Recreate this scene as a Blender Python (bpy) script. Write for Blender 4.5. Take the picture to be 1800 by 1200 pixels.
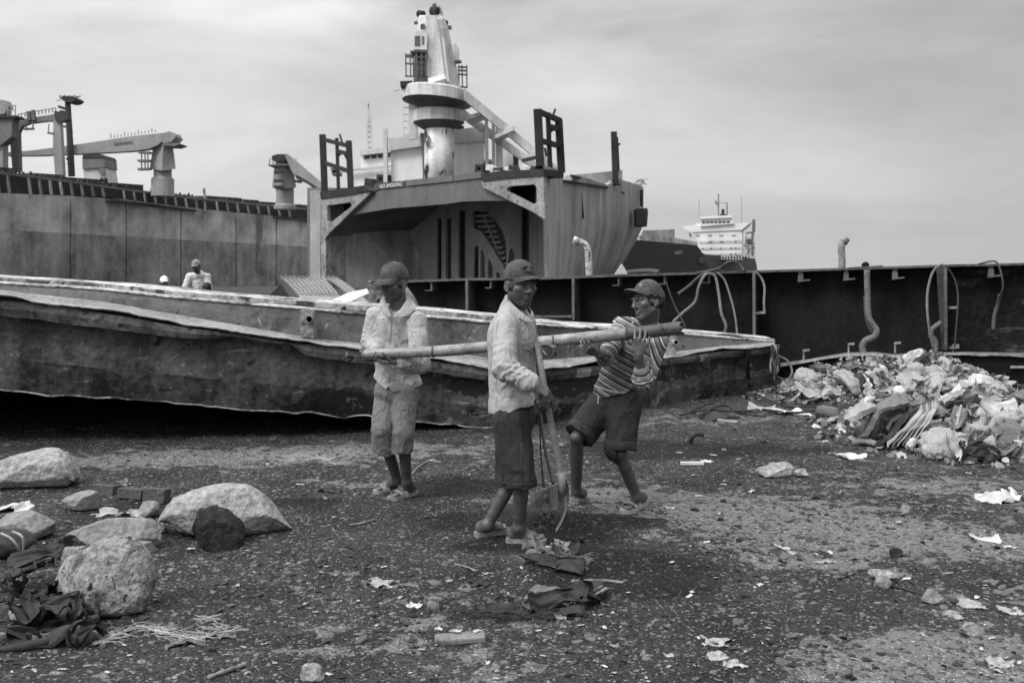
import bpy, math, random
import numpy as np
from mathutils import Vector, Matrix, Euler
from mathutils.bvhtree import BVHTree

SC = bpy.context.scene
for _o in list(bpy.data.objects):
    bpy.data.objects.remove(_o)
COL = SC.collection
R = math.radians

# ------------------------------------------------------------------ camera
F, CX, HZ, CAMZ = 1750.0, 900.0, 485.0, 1.55      # focal length, centre and horizon in photo pixels; eye height in metres
cam_data = bpy.data.cameras.new('camera')
cam = bpy.data.objects.new('camera', cam_data)
COL.objects.link(cam)
cam.location = (0, 0, CAMZ)
cam.rotation_euler = (R(90), 0, 0)
cam_data.sensor_width = 36
cam_data.lens = 35
cam_data.shift_y = -(600 - HZ) / 1800
cam_data.clip_start = 0.1
cam_data.clip_end = 9000
cam_data.dof.use_dof = True
cam_data.dof.focus_distance = 6.1
cam_data.dof.aperture_fstop = 5.0
SC.camera = cam

# ------------------------------------------------------------------ sky, sun, exposure
SUN_EL, SUN_AZ = R(46), R(-138)                    # azimuth from +Y (view direction), negative = viewer's left
sun_vec = Vector((math.sin(SUN_AZ) * math.cos(SUN_EL), math.cos(SUN_AZ) * math.cos(SUN_EL), math.sin(SUN_EL)))
W = bpy.data.worlds.new('World')
SC.world = W
W.use_nodes = True
nt = W.node_tree
nt.nodes.clear()
def wn(t, **kw):
    n = nt.nodes.new(t)
    for k, v in kw.items():
        setattr(n, k, v)
    return n
def wmath(op, a, b=None, c=None, clamp=False):
    n = wn('ShaderNodeMath', operation=op, use_clamp=clamp)
    for i, v in enumerate((a, b, c)):
        if v is None:
            continue
        if isinstance(v, (int, float)):
            n.inputs[i].default_value = v
        else:
            nt.links.new(v, n.inputs[i])
    return n.outputs[0]
sky = wn('ShaderNodeTexSky', sky_type='NISHITA', sun_disc=False)
sky.sun_elevation = SUN_EL
sky.sun_rotation = SUN_AZ
sky.air_density, sky.dust_density, sky.ozone_density = 1.0, 3.0, 1.0
bw = wn('ShaderNodeRGBToBW')
nt.links.new(sky.outputs[0], bw.inputs[0])
tc = wn('ShaderNodeTexCoord')
mp = wn('ShaderNodeMapping')
mp.inputs['Scale'].default_value = (1.1, 1.1, 4.2)
mp.inputs['Rotation'].default_value = (0.10, 0.16, 0.4)
nt.links.new(tc.outputs['Generated'], mp.inputs[0])
n1 = wn('ShaderNodeTexNoise')
n1.inputs['Scale'].default_value = 1.6
n1.inputs['Detail'].default_value = 7
n1.inputs['Roughness'].default_value = 0.56
n1.inputs['Distortion'].default_value = 0.35
nt.links.new(mp.outputs[0], n1.inputs['Vector'])
dot = wn('ShaderNodeVectorMath', operation='DOT_PRODUCT')
nt.links.new(tc.outputs['Generated'], dot.inputs[0])
glow_dir = Vector((-0.58, -0.05, 0.8)).normalized()   # where the cloud layer is thinnest
dot.inputs[1].default_value = glow_dir
dd = wmath('MULTIPLY_ADD', dot.outputs['Value'], 0.5, 0.5)
glow = wmath('POWER', dd, 3.0)
cl = wmath('MULTIPLY_ADD', n1.outputs['Fac'], 2.0, -1.0)
base = wmath('MULTIPLY_ADD', glow, 10.2, 2.5)
layer = wmath('MULTIPLY', base, wmath('MULTIPLY_ADD', cl, 1.0, 1.0))
# far cloud deck is paler just above the horizon
sep = wn('ShaderNodeSeparateXYZ')
nt.links.new(tc.outputs['Generated'], sep.inputs[0])
hz = wmath('SUBTRACT', 1.0, wmath('MULTIPLY', wmath('ABSOLUTE', sep.outputs['Z']), 3.2), clamp=True)
hz = wmath('POWER', hz, 2.0)
# overcast rule: the deck brightens steadily from the horizon to the zenith
zen = wmath('MULTIPLY_ADD', wmath('MAXIMUM', sep.outputs['Z'], 0.0), 2.0, 1.0)
layer = wmath('MULTIPLY', layer, wmath('MULTIPLY', zen, 0.78))
layer = wmath('MULTIPLY_ADD', hz, 2.6, layer)
mixv = wmath('ADD', wmath('MULTIPLY', bw.outputs[0], 0.10), wmath('MULTIPLY', layer, 0.97))
comb = wn('ShaderNodeCombineColor')
for i in range(3):
    nt.links.new(mixv, comb.inputs[i])
bg = wn('ShaderNodeBackground')
bg.inputs['Strength'].default_value = 0.1
nt.links.new(comb.outputs[0], bg.inputs['Color'])
wo = wn('ShaderNodeOutputWorld')
nt.links.new(bg.outputs[0], wo.inputs['Surface'])

sl = bpy.data.lights.new('sun', 'SUN')
sl.energy = 1.5
sl.angle = R(18)
sl.color = (1, 1, 1)
so = bpy.data.objects.new('sun', sl)
COL.objects.link(so)
so.rotation_euler = (-sun_vec).to_track_quat('-Z', 'Y').to_euler()

SC.view_settings.view_transform = 'Standard'
SC.view_settings.look = 'None'
SC.view_settings.exposure = 0.2
SC.view_settings.gamma = 1.0
SC.view_settings.use_curve_mapping = False

# ------------------------------------------------------------------ photo geometry helpers
def P(px, py, d):
    return Vector(((px - CX) / F * d, d, CAMZ - (py - HZ) / F * d))
def G(px, py, z=0.0):
    d = (CAMZ - z) * F / (py - HZ)
    return P(px, py, d)
class Pl:
    """a vertical plane through two points seen at pixel columns a, b and distances da, db"""
    def __init__(s, a, da, b, db):
        A = Vector(((a - CX) / F * da, da)); B = Vector(((b - CX) / F * db, db))
        s.A = A; s.u = (B - A).normalized()
        n = Vector((-s.u.y, s.u.x))
        if n.y < 0: n = -n
        s.n = n
        s.N = Vector((n.x, n.y, 0))
        s.U = Vector((s.u.x, s.u.y, 0))
    def d(s, px, off=0):
        O = s.A + s.n * off
        r = Vector(((px - CX) / F, 1.0))
        return O.dot(s.n) / r.dot(s.n)
    def at(s, px, py, off=0):
        return P(px, py, s.d(px, off))

# ------------------------------------------------------------------ numpy noise
def _h(ix, iy, iz, seed):
    n = (ix * 374761393 + iy * 668265263 + iz * 2147483647 + seed * 1274126177) & 0xFFFFFFFF
    n = ((n ^ (n >> 13)) * 1274126177) & 0xFFFFFFFF
    n = n ^ (n >> 16)
    return (n & 0xFFFF).astype(np.float32) / 65535.0
def vn3(x, y, z, seed=0):
    x = np.asarray(x, np.float64); y = np.asarray(y, np.float64); z = np.asarray(z, np.float64)
    x, y, z = np.broadcast_arrays(x, y, z)
    ix = np.floor(x).astype(np.int64); iy = np.floor(y).astype(np.int64); iz = np.floor(z).astype(np.int64)
    fx = x - ix; fy = y - iy; fz = z - iz
    fx = fx * fx * (3 - 2 * fx); fy = fy * fy * (3 - 2 * fy); fz = fz * fz * (3 - 2 * fz)
    r = 0
    for a in (0, 1):
        wx = fx if a else 1 - fx
        for b in (0, 1):
            wy = fy if b else 1 - fy
            for c in (0, 1):
                wz = fz if c else 1 - fz
                r = r + _h(ix + a, iy + b, iz + c, seed) * wx * wy * wz
    return r
def fbm(x, y, z=0.0, o=4, seed=0, g=0.5):
    r = 0; a = 1.0; t = 0; f = 1.0
    for i in range(o):
        r = r + a * (vn3(x * f, y * f, z * f if not np.isscalar(z) else z + i * 7.3, seed + i) - 0.5)
        t += a; a *= g; f *= 2.03
    return r / t * 2
def ridge(x, y, z, o=3, seed=0):
    r = 0; a = 1.0; t = 0; f = 1.0
    for i in range(o):
        n = vn3(x * f, y * f, z * f, seed + i)
        r = r + a * (1 - np.abs(2 * n - 1)); t += a; a *= 0.5; f *= 2.1
    return r / t

# ------------------------------------------------------------------ materials (all neutral greys: the photograph is black and white)
MATS = {}
def M(name, base, c1=0.5, s1=1.5, c2=0.0, s2=1.0, c3=0.3, s3=25, rough=0.8, bump=0.25, bd=0.01,
      patch=None, attr=None, metal=0.0, spec=0.3, squash=0.12, isl=0.0, crease=None):
    if name in MATS:
        return MATS[name]
    c1, c2, c3 = c1 * 2.0, c2 * 1.9, c3 * 2.1        # noise values cluster near one half
    m = bpy.data.materials.new(name); m.use_nodes = True
    t = m.node_tree; N = t.nodes; L = t.links
    b = N['Principled BSDF']
    b.inputs['Roughness'].default_value = rough
    b.inputs['Metallic'].default_value = metal
    b.inputs['Specular IOR Level'].default_value = spec
    def mth(op, a, c=None, d=None, clamp=False):
        n = N.new('ShaderNodeMath'); n.operation = op; n.use_clamp = clamp
        for i, v in enumerate((a, c, d)):
            if v is None: continue
            if isinstance(v, (int, float)): n.inputs[i].default_value = v
            else: L.new(v, n.inputs[i])
        return n.outputs[0]
    tcn = N.new('ShaderNodeTexCoord')
    def noise(scale, detail, sq=None, rough_=0.6, dist=0.0):
        n = N.new('ShaderNodeTexNoise'); n.inputs['Scale'].default_value = scale
        n.inputs['Detail'].default_value = detail; n.inputs['Roughness'].default_value = rough_
        n.inputs['Distortion'].default_value = dist
        if sq:
            mpn = N.new('ShaderNodeMapping'); mpn.inputs['Scale'].default_value = sq
            L.new(tcn.outputs['Object'], mpn.inputs[0]); L.new(mpn.outputs[0], n.inputs['Vector'])
        else:
            L.new(tcn.outputs['Object'], n.inputs['Vector'])
        return n.outputs['Fac']
    a1 = noise(s1, 6); a3 = noise(s3, 4)
    f = mth('MULTIPLY_ADD', a1, 2 * c1, 1 - c1)
    f = mth('ADD', f, mth('MULTIPLY_ADD', a3, 2 * c3, -c3))
    if c2:
        a2 = noise(s2, 5, (1, 1, squash))
        f = mth('ADD', f, mth('MULTIPLY_ADD', a2, 2 * c2, -c2))
    if isl:
        gi = N.new('ShaderNodeNewGeometry')
        f = mth('MULTIPLY', f, mth('MULTIPLY_ADD', gi.outputs['Random Per Island'], 2 * isl, 1 - isl))
    f = mth('MAXIMUM', f, 0.15)
    if attr:
        an = N.new('ShaderNodeAttribute'); an.attribute_name = attr
        v = mth('MULTIPLY', f, an.outputs['Fac'])
        if base is not None: v = mth('MULTIPLY', v, base)
    else:
        v = mth('MULTIPLY', f, base)
    if patch:
        for pt in (patch if isinstance(patch, list) else [patch]):
            (tone, scale, th, soft, sq) = pt[:5]
            pn = noise(scale, 8, sq, 0.65, 0.6)
            if len(pt) > 5:                     # where on the object the patch lies
                pa = N.new('ShaderNodeAttribute'); pa.attribute_name = pt[5]
                pn = mth('ADD', pn, mth('MULTIPLY_ADD', pa.outputs['Fac'], .5, -.25))
            mr = N.new('ShaderNodeMapRange'); mr.inputs['From Min'].default_value = th; mr.inputs['From Max'].default_value = th + soft
            L.new(pn, mr.inputs['Value'])
            k = mr.outputs[0]
            tv = mth('MULTIPLY', f, tone)
            v = mth('ADD', mth('MULTIPLY', v, mth('SUBTRACT', 1.0, k)), mth('MULTIPLY', tv, k))
    cc = N.new('ShaderNodeCombineColor')
    for i in range(3): L.new(v, cc.inputs[i])
    L.new(cc.outputs[0], b.inputs['Base Color'])
    last = None
    if crease:
        (cs_, csq, cstr, cdist) = crease
        nn = noise(cs_, 3, csq, 0.45, 1.2)
        rd = mth('SUBTRACT', 1.0, mth('MULTIPLY', mth('ABSOLUTE', mth('SUBTRACT', nn, 0.5)), 7.0), clamp=True)
        rd = mth('POWER', rd, 1.6)
        bc_ = N.new('ShaderNodeBump'); bc_.inputs['Strength'].default_value = cstr; bc_.inputs['Distance'].default_value = cdist
        L.new(rd, bc_.inputs['Height']); last = bc_.outputs[0]
        L.new(last, b.inputs['Normal'])
    if bump:
        bn = N.new('ShaderNodeBump'); bn.inputs['Strength'].default_value = bump; bn.inputs['Distance'].default_value = bd
        L.new(mth('ADD', a3, mth('MULTIPLY', a1, 1.5)), bn.inputs['Height']); L.new(bn.outputs[0], b.inputs['Normal'])
        if last is not None: L.new(last, bn.inputs['Normal'])
    MATS[name] = m
    return m

# ------------------------------------------------------------------ objects
ORG = {}
def np_mesh(name, V, faces, mat, smooth=False, attrs=None):
    V = np.asarray(V, np.float32).reshape(-1, 3)
    me = bpy.data.meshes.new(name)
    if isinstance(faces, np.ndarray):
        nf, k = faces.shape
        me.vertices.add(len(V)); me.vertices.foreach_set('co', V.ravel())
        me.loops.add(nf * k); me.loops.foreach_set('vertex_index', faces.astype(np.int32).ravel())
        me.polygons.add(nf); me.polygons.foreach_set('loop_start', np.arange(0, nf * k, k, dtype=np.int32))
        me.update(calc_edges=True)
    else:
        me.from_pydata(V.tolist(), [], faces); me.update()
    if smooth:
        me.polygons.foreach_set('use_smooth', np.ones(len(me.polygons), bool))
    if attrs:
        for k_, v_ in attrs.items():
            at_ = me.attributes.new(k_, 'FLOAT', 'POINT'); at_.data.foreach_set('value', np.asarray(v_, np.float32))
    if mat: me.materials.append(mat)
    return me
def tag(o, label=None, cat=None, group=None, kind=None):
    if label: o['label'] = label
    if cat: o['category'] = cat
    if group: o['group'] = group
    if kind: o['kind'] = kind
    return o
def root(name, loc, label, cat, group=None):
    o = bpy.data.objects.new(name, None); COL.objects.link(o)
    o.location = loc; o.empty_display_size = 0.1
    ORG[o.name] = Vector(loc)
    return tag(o, label, cat, group)
def obj(name, V, faces, mat, parent=None, smooth=False, attrs=None, org=None):
    """one mesh object; vertices in world metres.  Top level: origin at the base centre (or org)."""
    V = np.asarray([tuple(v) for v in V] if not isinstance(V, np.ndarray) else V, np.float64).reshape(-1, 3)
    if parent is not None:
        og = ORG[parent.name]
    elif org is not None:
        og = Vector(org)
    else:
        og = Vector(((V[:, 0].min() + V[:, 0].max()) / 2, (V[:, 1].min() + V[:, 1].max()) / 2, V[:, 2].min()))
    me = np_mesh(name, V - np.array(og), faces, mat, smooth, attrs)
    o = bpy.data.objects.new(name, me); COL.objects.link(o)
    ORG[o.name] = og
    if parent is not None: o.parent = parent
    else: o.location = og
    return o
def copy_tree(o, loc=None, rot=None, scale=None, parent=None):
    c = o.copy(); COL.objects.link(c)
    if parent is not None: c.parent = parent
    if loc is not None: c.location = loc
    if rot is not None: c.rotation_euler = rot
    if scale is not None: c.scale = scale
    for ch in o.children:
        copy_tree(ch, parent=c)
    return c
class MB:
    def __init__(s): s.v = []; s.f = []
    def add(s, vs, fs):
        n = len(s.v); s.v += [Vector(v) for v in vs]; s.f += [[i + n for i in f] for f in fs]; return s
    def quad(s, a, b, c, d): return s.add([a, b, c, d], [[0, 1, 2, 3]])
    def prism(s, pts, vec):
        n = len(pts); vec = Vector(vec); pts = [Vector(p) for p in pts]
        vs = pts + [p + vec for p in pts]
        fs = [list(range(n)), list(range(2 * n - 1, n - 1, -1))] + [[i, i + n, (i + 1) % n + n, (i + 1) % n] for i in range(n)]
        return s.add(vs, fs)
    def ring(s, outer, inner, vec):
        n = len(outer); vec = Vector(vec); o = [Vector(p) for p in outer]; i_ = [Vector(p) for p in inner]
        vs = o + i_ + [p + vec for p in o] + [p + vec for p in i_]; fs = []
        for k in range(n):
            j = (k + 1) % n
            fs += [[k, j, n + j, n + k], [2 * n + k, 3 * n + k, 3 * n + j, 2 * n + j], [k, 2 * n + k, 2 * n + j, j], [n + k, n + j, 3 * n + j, 3 * n + k]]
        return s.add(vs, fs)
    def box(s, c, size, rot=None):
        c = Vector(c); hx, hy, hz_ = size[0] / 2, size[1] / 2, size[2] / 2
        vs = [Vector((x, y, z)) for x in (-hx, hx) for y in (-hy, hy) for z in (-hz_, hz_)]
        if rot is not None:
            m = rot if isinstance(rot, Matrix) else Euler(rot).to_matrix()
            vs = [m @ v for v in vs]
        return s.add([v + c for v in vs], [[0, 1, 3, 2], [4, 6, 7, 5], [0, 4, 5, 1], [2, 3, 7, 6], [0, 2, 6, 4], [1, 5, 7, 3]])
    def bar(s, a, b, w, h=None, up=(0, 0, 1)):
        a = Vector(a); b = Vector(b); h = w if h is None else h
        d = (b - a).normalized(); up = Vector(up)
        if abs(d.dot(up)) > 0.98: up = Vector((0, 1, 0))
        x = d.cross(up).normalized() * (w / 2); y = x.cross(d).normalized() * (h / 2)
        return s.add([a - x - y, a + x - y, a + x + y, a - x + y, b - x - y, b + x - y, b + x + y, b - x + y],
                     [[0, 1, 2, 3], [7, 6, 5, 4], [0, 4, 5, 1], [1, 5, 6, 2], [2, 6, 7, 3], [3, 7, 4, 0]])
    def tube(s, pts, r, n=8, cap=True):
        pts = [Vector(p) for p in pts]; rs = r if isinstance(r, (list, tuple)) else [r] * len(pts)
        vs = []; ref = None
        for i, p in enumerate(pts):
            d = (pts[min(i + 1, len(pts) - 1)] - pts[max(i - 1, 0)]).normalized()
            if ref is None:
                ref = Vector((0, 0, 1)) if abs(d.z) < 0.9 else Vector((1, 0, 0))
            x = (ref - d * ref.dot(d)).normalized(); y = d.cross(x); ref = x
            vs += [p + (x * math.cos(2 * math.pi * k / n) + y * math.sin(2 * math.pi * k / n)) * rs[i] for k in range(n)]
        fs = [[i * n + k, i * n + (k + 1) % n, (i + 1) * n + (k + 1) % n, (i + 1) * n + k] for i in range(len(pts) - 1) for k in range(n)]
        if cap: fs += [list(range(n - 1, -1, -1)), [(len(pts) - 1) * n + k for k in range(n)]]
        return s.add(vs, fs)
    def lathe(s, c, prof, n=20):
        """prof: (radius, z) from bottom to top about a vertical axis through c"""
        c = Vector(c)
        vs = [c + Vector((r * math.cos(2 * math.pi * k / n), r * math.sin(2 * math.pi * k / n), z)) for r, z in prof for k in range(n)]
        m = len(prof)
        fs = [[i * n + k, i * n + (k + 1) % n, (i + 1) * n + (k + 1) % n, (i + 1) * n + k] for i in range(m - 1) for k in range(n)]
        fs += [list(range(n - 1, -1, -1)), [(m - 1) * n + k for k in range(n)]]
        return s.add(vs, fs)
    def loft(s, rows, closed=False):
        m = len(rows[0]); vs = [p for r in rows for p in r]
        fs = [[i * m + k, i * m + (k + 1) % m, (i + 1) * m + (k + 1) % m, (i + 1) * m + k] for i in range(len(rows) - 1) for k in range(m if closed else m - 1)]
        return s.add(vs, fs)
    def build(s, name, mat, parent=None, smooth=False, org=None):
        return obj(name, np.array([tuple(v) for v in s.v]), s.f, mat, parent, smooth, org=org)
def lerp_tab(tab, x):
    return float(np.interp(x, [t[0] for t in tab], [t[1] for t in tab]))
def curve_pts(pts, n=8):
    """Catmull-Rom through points"""
    pts = [Vector(p) for p in pts]; out = []
    for i in range(len(pts) - 1):
        p0 = pts[max(i - 1, 0)]; p1 = pts[i]; p2 = pts[i + 1]; p3 = pts[min(i + 2, len(pts) - 1)]
        for k in range(n):
            t = k / n
            out.append(0.5 * ((2 * p1) + (p2 - p0) * t + (2 * p0 - 5 * p1 + 4 * p2 - p3) * t * t + (3 * p1 - p0 - 3 * p2 + p3) * t ** 3))
    out.append(pts[-1]); return out
def text_mesh(body, size):
    cu = bpy.data.curves.new('lettering', 'FONT'); cu.body = body; cu.size = size; cu.extrude = 0
    cu.resolution_u = 3
    to = bpy.data.objects.new('lettering', cu); COL.objects.link(to)
    me = to.to_mesh(); V = np.array([tuple(v.co) for v in me.vertices]); Fc = [list(p.vertices) for p in me.polygons]
    to.to_mesh_clear(); bpy.data.objects.remove(to); bpy.data.curves.remove(cu)
    return V, Fc
# ================================================================== ground
FLAT = [(-0.85, 6.9, .5), (0.15, 5.8, .55), (0.8, 6.55, .6), (0.42, 6.8, .35)]     # trodden places under the men
MUDS = [(1.75, 6.2, 1.15, .55, 1.0), (1.0, 7.0, 1.0, .4, .8), (2.7, 5.75, .8, .35, .85), (1.75, 4.10, .55, .30, 1.05), (2.2, 3.75, .7, .25, 1.0), (3.2, 7.1, 1.1, .6, .7), (1.6, 5.35, .45, .15, .7),
        (2.6, 4.75, .7, .25, .75), (-.6, 4.3, .8, .4, .30), (-1.2, 5.3, .7, .4, .25), (-2.4, 8.5, 1.3, .35, 1.0), (-1.3, 8.9, .9, .3, 1.0), (-3.2, 8.3, .8, .3, .7), (1.2, 9.2, 1.4, .3, .35), (2.1, 10.8, 1.2, .5, .5), (-.9, 7.3, .7, .2, .5)]
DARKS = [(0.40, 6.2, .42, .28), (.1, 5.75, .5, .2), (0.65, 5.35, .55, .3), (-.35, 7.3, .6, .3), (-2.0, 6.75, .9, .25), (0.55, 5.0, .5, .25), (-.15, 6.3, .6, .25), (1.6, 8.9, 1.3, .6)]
def gh(x, y):
    x = np.asarray(x, float); y = np.asarray(y, float)
    near = np.clip(1 - (np.hypot(x, y - 6) - 14) / 25, 0, 1)
    z = 0.035 * fbm(x * 0.55, y * 0.55, 0.3, 3, 11) + 0.022 * fbm(x * 2.2, y * 2.2, 0.7, 3, 21)
    z = z + 0.014 * fbm(x * 6, y * 6, 0.1, 4, 31) + .016 * (ridge(x * 2.6, y * 3.2, np.full_like(x, .3), 3, 35) - .5)
    fl = np.zeros_like(x)
    for a, b, r, in FLAT:
        fl = np.maximum(fl, np.exp(-(((x - a) ** 2 + (y - b) ** 2) / r ** 2) ** 2))
    z = z * (1 - 0.96 * fl)
    # trodden mud lumps by the barge, a low spill of soil behind the man with the shovel, lumpy right side
    z = z + 0.07 * np.exp(-((x + 1.9) / 1.2) ** 2 - ((y - 8.6) / .35) ** 2) * (0.5 + fbm(x * 3, y * 3, .5, 3, 5))
    z = z + 0.10 * np.exp(-((x - .30) / .30) ** 2 - ((y - 6.22) / .20) ** 2) * (.8 + .6 * fbm(x * 7, y * 7, .4, 3, 88)) + .05 * np.exp(-((x - .62) / .3) ** 2 - ((y - 5.45) / .15) ** 2)
    z = z + 0.03 * np.clip((x - 1.6) / 1.2, 0, 1) * np.abs(fbm(x * 3.1, y * 3.1, .9, 3, 77)) * np.clip((9 - y) / 3, 0, 1)
    z = z * near
    z = z - np.clip((y - 150) / 60, 0, 1) ** 1.5 * 3.0
    return z
def gz(x, y): return float(gh(np.array([x]), np.array([y]))[0])
def mud_at(x, y):
    m = np.zeros_like(x)
    for a, b, rx, ry, s in MUDS:
        m = m + s * np.exp(-((x - a) / rx) ** 2 - ((y - b) / ry) ** 2)
    n = fbm(x * 1.3, y * 2.0, 0.2, 4, 41)
    m = np.clip(m * .95 + n * .55 + .0, -.5, 1)
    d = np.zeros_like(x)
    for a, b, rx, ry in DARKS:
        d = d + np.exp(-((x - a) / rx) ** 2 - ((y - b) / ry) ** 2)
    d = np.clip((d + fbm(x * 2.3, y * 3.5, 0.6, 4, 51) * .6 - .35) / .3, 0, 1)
    return m - d * .8, d
xs = np.concatenate([-np.geomspace(3500, 5.1, 46), np.arange(-5, 6, 0.027), np.geomspace(6.05, 3500, 46)])
ys = [-60, -30, -15, -6, -2, 0, 1.0, 1.6, 2.0]
while ys[-1] < 17: ys.append(ys[-1] * 1.0052)
ys = np.concatenate([ys, np.geomspace(17.3, 6000, 70)])
gx, gy = np.meshgrid(xs, ys)
gzv = gh(gx.ravel(), gy.ravel())
mud, drk = mud_at(gx.ravel(), gy.ravel())
nx, ny = len(xs), len(ys)
ii = (np.arange(ny - 1)[:, None] * nx + np.arange(nx - 1)[None, :]).ravel()
gf = np.stack([ii, ii + 1, ii + nx + 1, ii + nx], 1)

gm = bpy.data.materials.new('gravelly black soil'); gm.use_nodes = True
def ground_nodes(m):
    t = m.node_tree; N = t.nodes; L = t.links; b = N['Principled BSDF']
    b.inputs['Roughness'].default_value = 0.9; b.inputs['Specular IOR Level'].default_value = 0.2
    tcn = N.new('ShaderNodeTexCoord')
    def mth(op, a, c=None, d=None, clamp=False):
        n = N.new('ShaderNodeMath'); n.operation = op; n.use_clamp = clamp
        for i, v in enumerate((a, c, d)):
            if v is None: continue
            if isinstance(v, (int, float)): n.inputs[i].default_value = v
            else: L.new(v, n.inputs[i])
        return n.outputs[0]
    def vor(scale, feat='F1'):
        v = N.new('ShaderNodeTexVoronoi'); v.feature = feat; v.inputs['Scale'].default_value = scale
        v.inputs['Randomness'].default_value = 1.0
        nz = N.new('ShaderNodeTexNoise'); nz.inputs['Scale'].default_value = scale * .7
        mx = N.new('ShaderNodeMix'); mx.data_type = 'VECTOR'; mx.inputs['Factor'].default_value = 0.02
        L.new(tcn.outputs['Object'], mx.inputs[4]); L.new(tcn.outputs['Object'], nz.inputs['Vector']); L.new(nz.outputs['Color'], mx.inputs[5])
        L.new(mx.outputs[1], v.inputs['Vector']); return v
    def nse(scale, det=6, r=.65):
        n = N.new('ShaderNodeTexNoise'); n.inputs['Scale'].default_value = scale; n.inputs['Detail'].default_value = det; n.inputs['Roughness'].default_value = r
        L.new(tcn.outputs['Object'], n.inputs['Vector']); return n.outputs['Fac']
    def sepx(c):
        s = N.new('ShaderNodeSeparateColor'); L.new(c, s.inputs[0]); return s.outputs[0]
    v1 = vor(95); v2 = vor(38)
    r1 = sepx(v1.outputs['Color']); r2 = sepx(v2.outputs['Color'])
    n1 = nse(1.7); n2 = nse(9)
    dark = mth('MULTIPLY', mth('MULTIPLY_ADD', r1, .044, .012), mth('MULTIPLY_ADD', n1, 3.0, -.45))
    bright = mth('MULTIPLY', mth('GREATER_THAN', r1, .93), .13)
    bright2 = mth('MULTIPLY', mth('GREATER_THAN', r2, .965), .12)
    dark = mth('ADD', dark, mth('ADD', bright, bright2))
    a = N.new('ShaderNodeAttribute'); a.attribute_name = 'mud'
    a2 = N.new('ShaderNodeAttribute'); a2.attribute_name = 'dark'
    mudc = mth('ADD', mth('MULTIPLY', mth('MULTIPLY_ADD', n2, .9, .45), .185), mth('MULTIPLY', mth('GREATER_THAN', r1, .9), .12))
    mudc = mth('MULTIPLY', mudc, mth('SUBTRACT', 1.0, mth('MULTIPLY', mth('GREATER_THAN', r2, .86), .6)))
    nm = nse(5.5, 9, .68)
    mr = N.new('ShaderNodeMapRange'); mr.inputs['From Min'].default_value = .40; mr.inputs['From Max'].default_value = .56
    L.new(mth('ADD', a.outputs['Fac'], mth('MULTIPLY_ADD', nm, 3.6, -1.8)), mr.inputs['Value'])
    mk = mth('MULTIPLY', mr.outputs[0], .9)
    col = mth('ADD', mth('MULTIPLY', dark, mth('SUBTRACT', 1.0, mk)), mth('MULTIPLY', mudc, mk))
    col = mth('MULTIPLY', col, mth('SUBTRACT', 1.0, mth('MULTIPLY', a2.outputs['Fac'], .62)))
    cc = N.new('ShaderNodeCombineColor')
    for i in range(3): L.new(col, cc.inputs[i])
    L.new(cc.outputs[0], b.inputs['Base Color'])
    h = mth('ADD', mth('MULTIPLY', v1.outputs['Distance'], -.6), mth('MULTIPLY', v2.outputs['Distance'], -1.0))
    h = mth('ADD', h, mth('MULTIPLY', n2, .8))
    h = mth('ADD', h, mth('MULTIPLY', r1, .35))
    bn = N.new('ShaderNodeBump'); bn.inputs['Strength'].default_value = .8; bn.inputs['Distance'].default_value = .016
    L.new(h, bn.inputs['Height']); L.new(bn.outputs[0], b.inputs['Normal'])
ground_nodes(gm)
ground = obj('ground', np.stack([gx.ravel(), gy.ravel(), gzv], 1), gf, gm, smooth=True, attrs={'mud': mud, 'dark': drk}, org=(0, 0, 0))
tag(ground, kind='structure')

m_sea = M('grey sea water', .12, c1=.2, s1=.1, c3=.1, s3=1.5, rough=.25, bump=.3, bd=.1, spec=.5)
sea = obj('sea', np.array([(-4000, 175, -.35), (4000, 175, -.35), (4000, 7000, -.35), (-4000, 7000, -.35)]), [[0, 1, 2, 3]], m_sea, org=(0, 175, -.35))
tag(sea, kind='structure')

# gravel: chips of stone, shell and slag lying on the soil
rng = np.random.default_rng(5)
NCH = 85000
yy = 3.0 * (15 / 3.0) ** (rng.random(NCH) ** 1.25)
xx = (rng.random(NCH) - .5) * 1.2 * yy
cl_ = fbm(xx * 1.1, yy * 1.1, .4, 3, 61)
keep = rng.random(NCH) < np.clip(.55 + cl_ * 1.4, .12, 1)
xx, yy = xx[keep], yy[keep]
zz = gh(xx, yy)
_, dk = mud_at(xx, yy)
keep = rng.random(len(xx)) > dk * .8
xx, yy, zz = xx[keep], yy[keep], zz[keep]
n = len(xx)
size = .0028 + .0062 * rng.random(n) ** 2.5 + .009 * (rng.random(n) > .985)
size *= np.clip(yy / 5, .85, 1.5)
clod = rng.random(n) < .04 + .09 * np.clip(fbm(xx * .9, yy * 1.2, .7, 3, 66) * 2 + .3, 0, 1)
size = np.where(clod, .009 + .022 * rng.random(n) ** 2.2, size)
oct_ = np.array([(1, 0, 0), (.25, .8, .1), (-.8, .45, 0), (-.75, -.6, .05), (.4, -.85, 0), (.1, .05, .55), (0, 0, -.5)])
ofs = np.array([[0, 1, 5], [1, 2, 5], [2, 3, 5], [3, 4, 5], [4, 0, 5]])
Vb = oct_[None] * (1 + .5 * (rng.random((n, 7, 1)) - .5))
th = rng.random(n) * 2 * np.pi
ct, st = np.cos(th)[:, None], np.sin(th)[:, None]
X = (Vb[..., 0] * ct - Vb[..., 1] * st * .65) * size[:, None]
Y = (Vb[..., 0] * st + Vb[..., 1] * ct * .65) * size[:, None]
Z = Vb[..., 2] * size[:, None] * (.35 + .6 * rng.random(n))[:, None]
tilt = (rng.random(n) - .5) * .9
Z = Z + X * tilt[:, None]
Vg = np.stack([X + xx[:, None], Y + yy[:, None], Z + zz[:, None] + size[:, None] * .18], -1).reshape(-1, 3)
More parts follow.
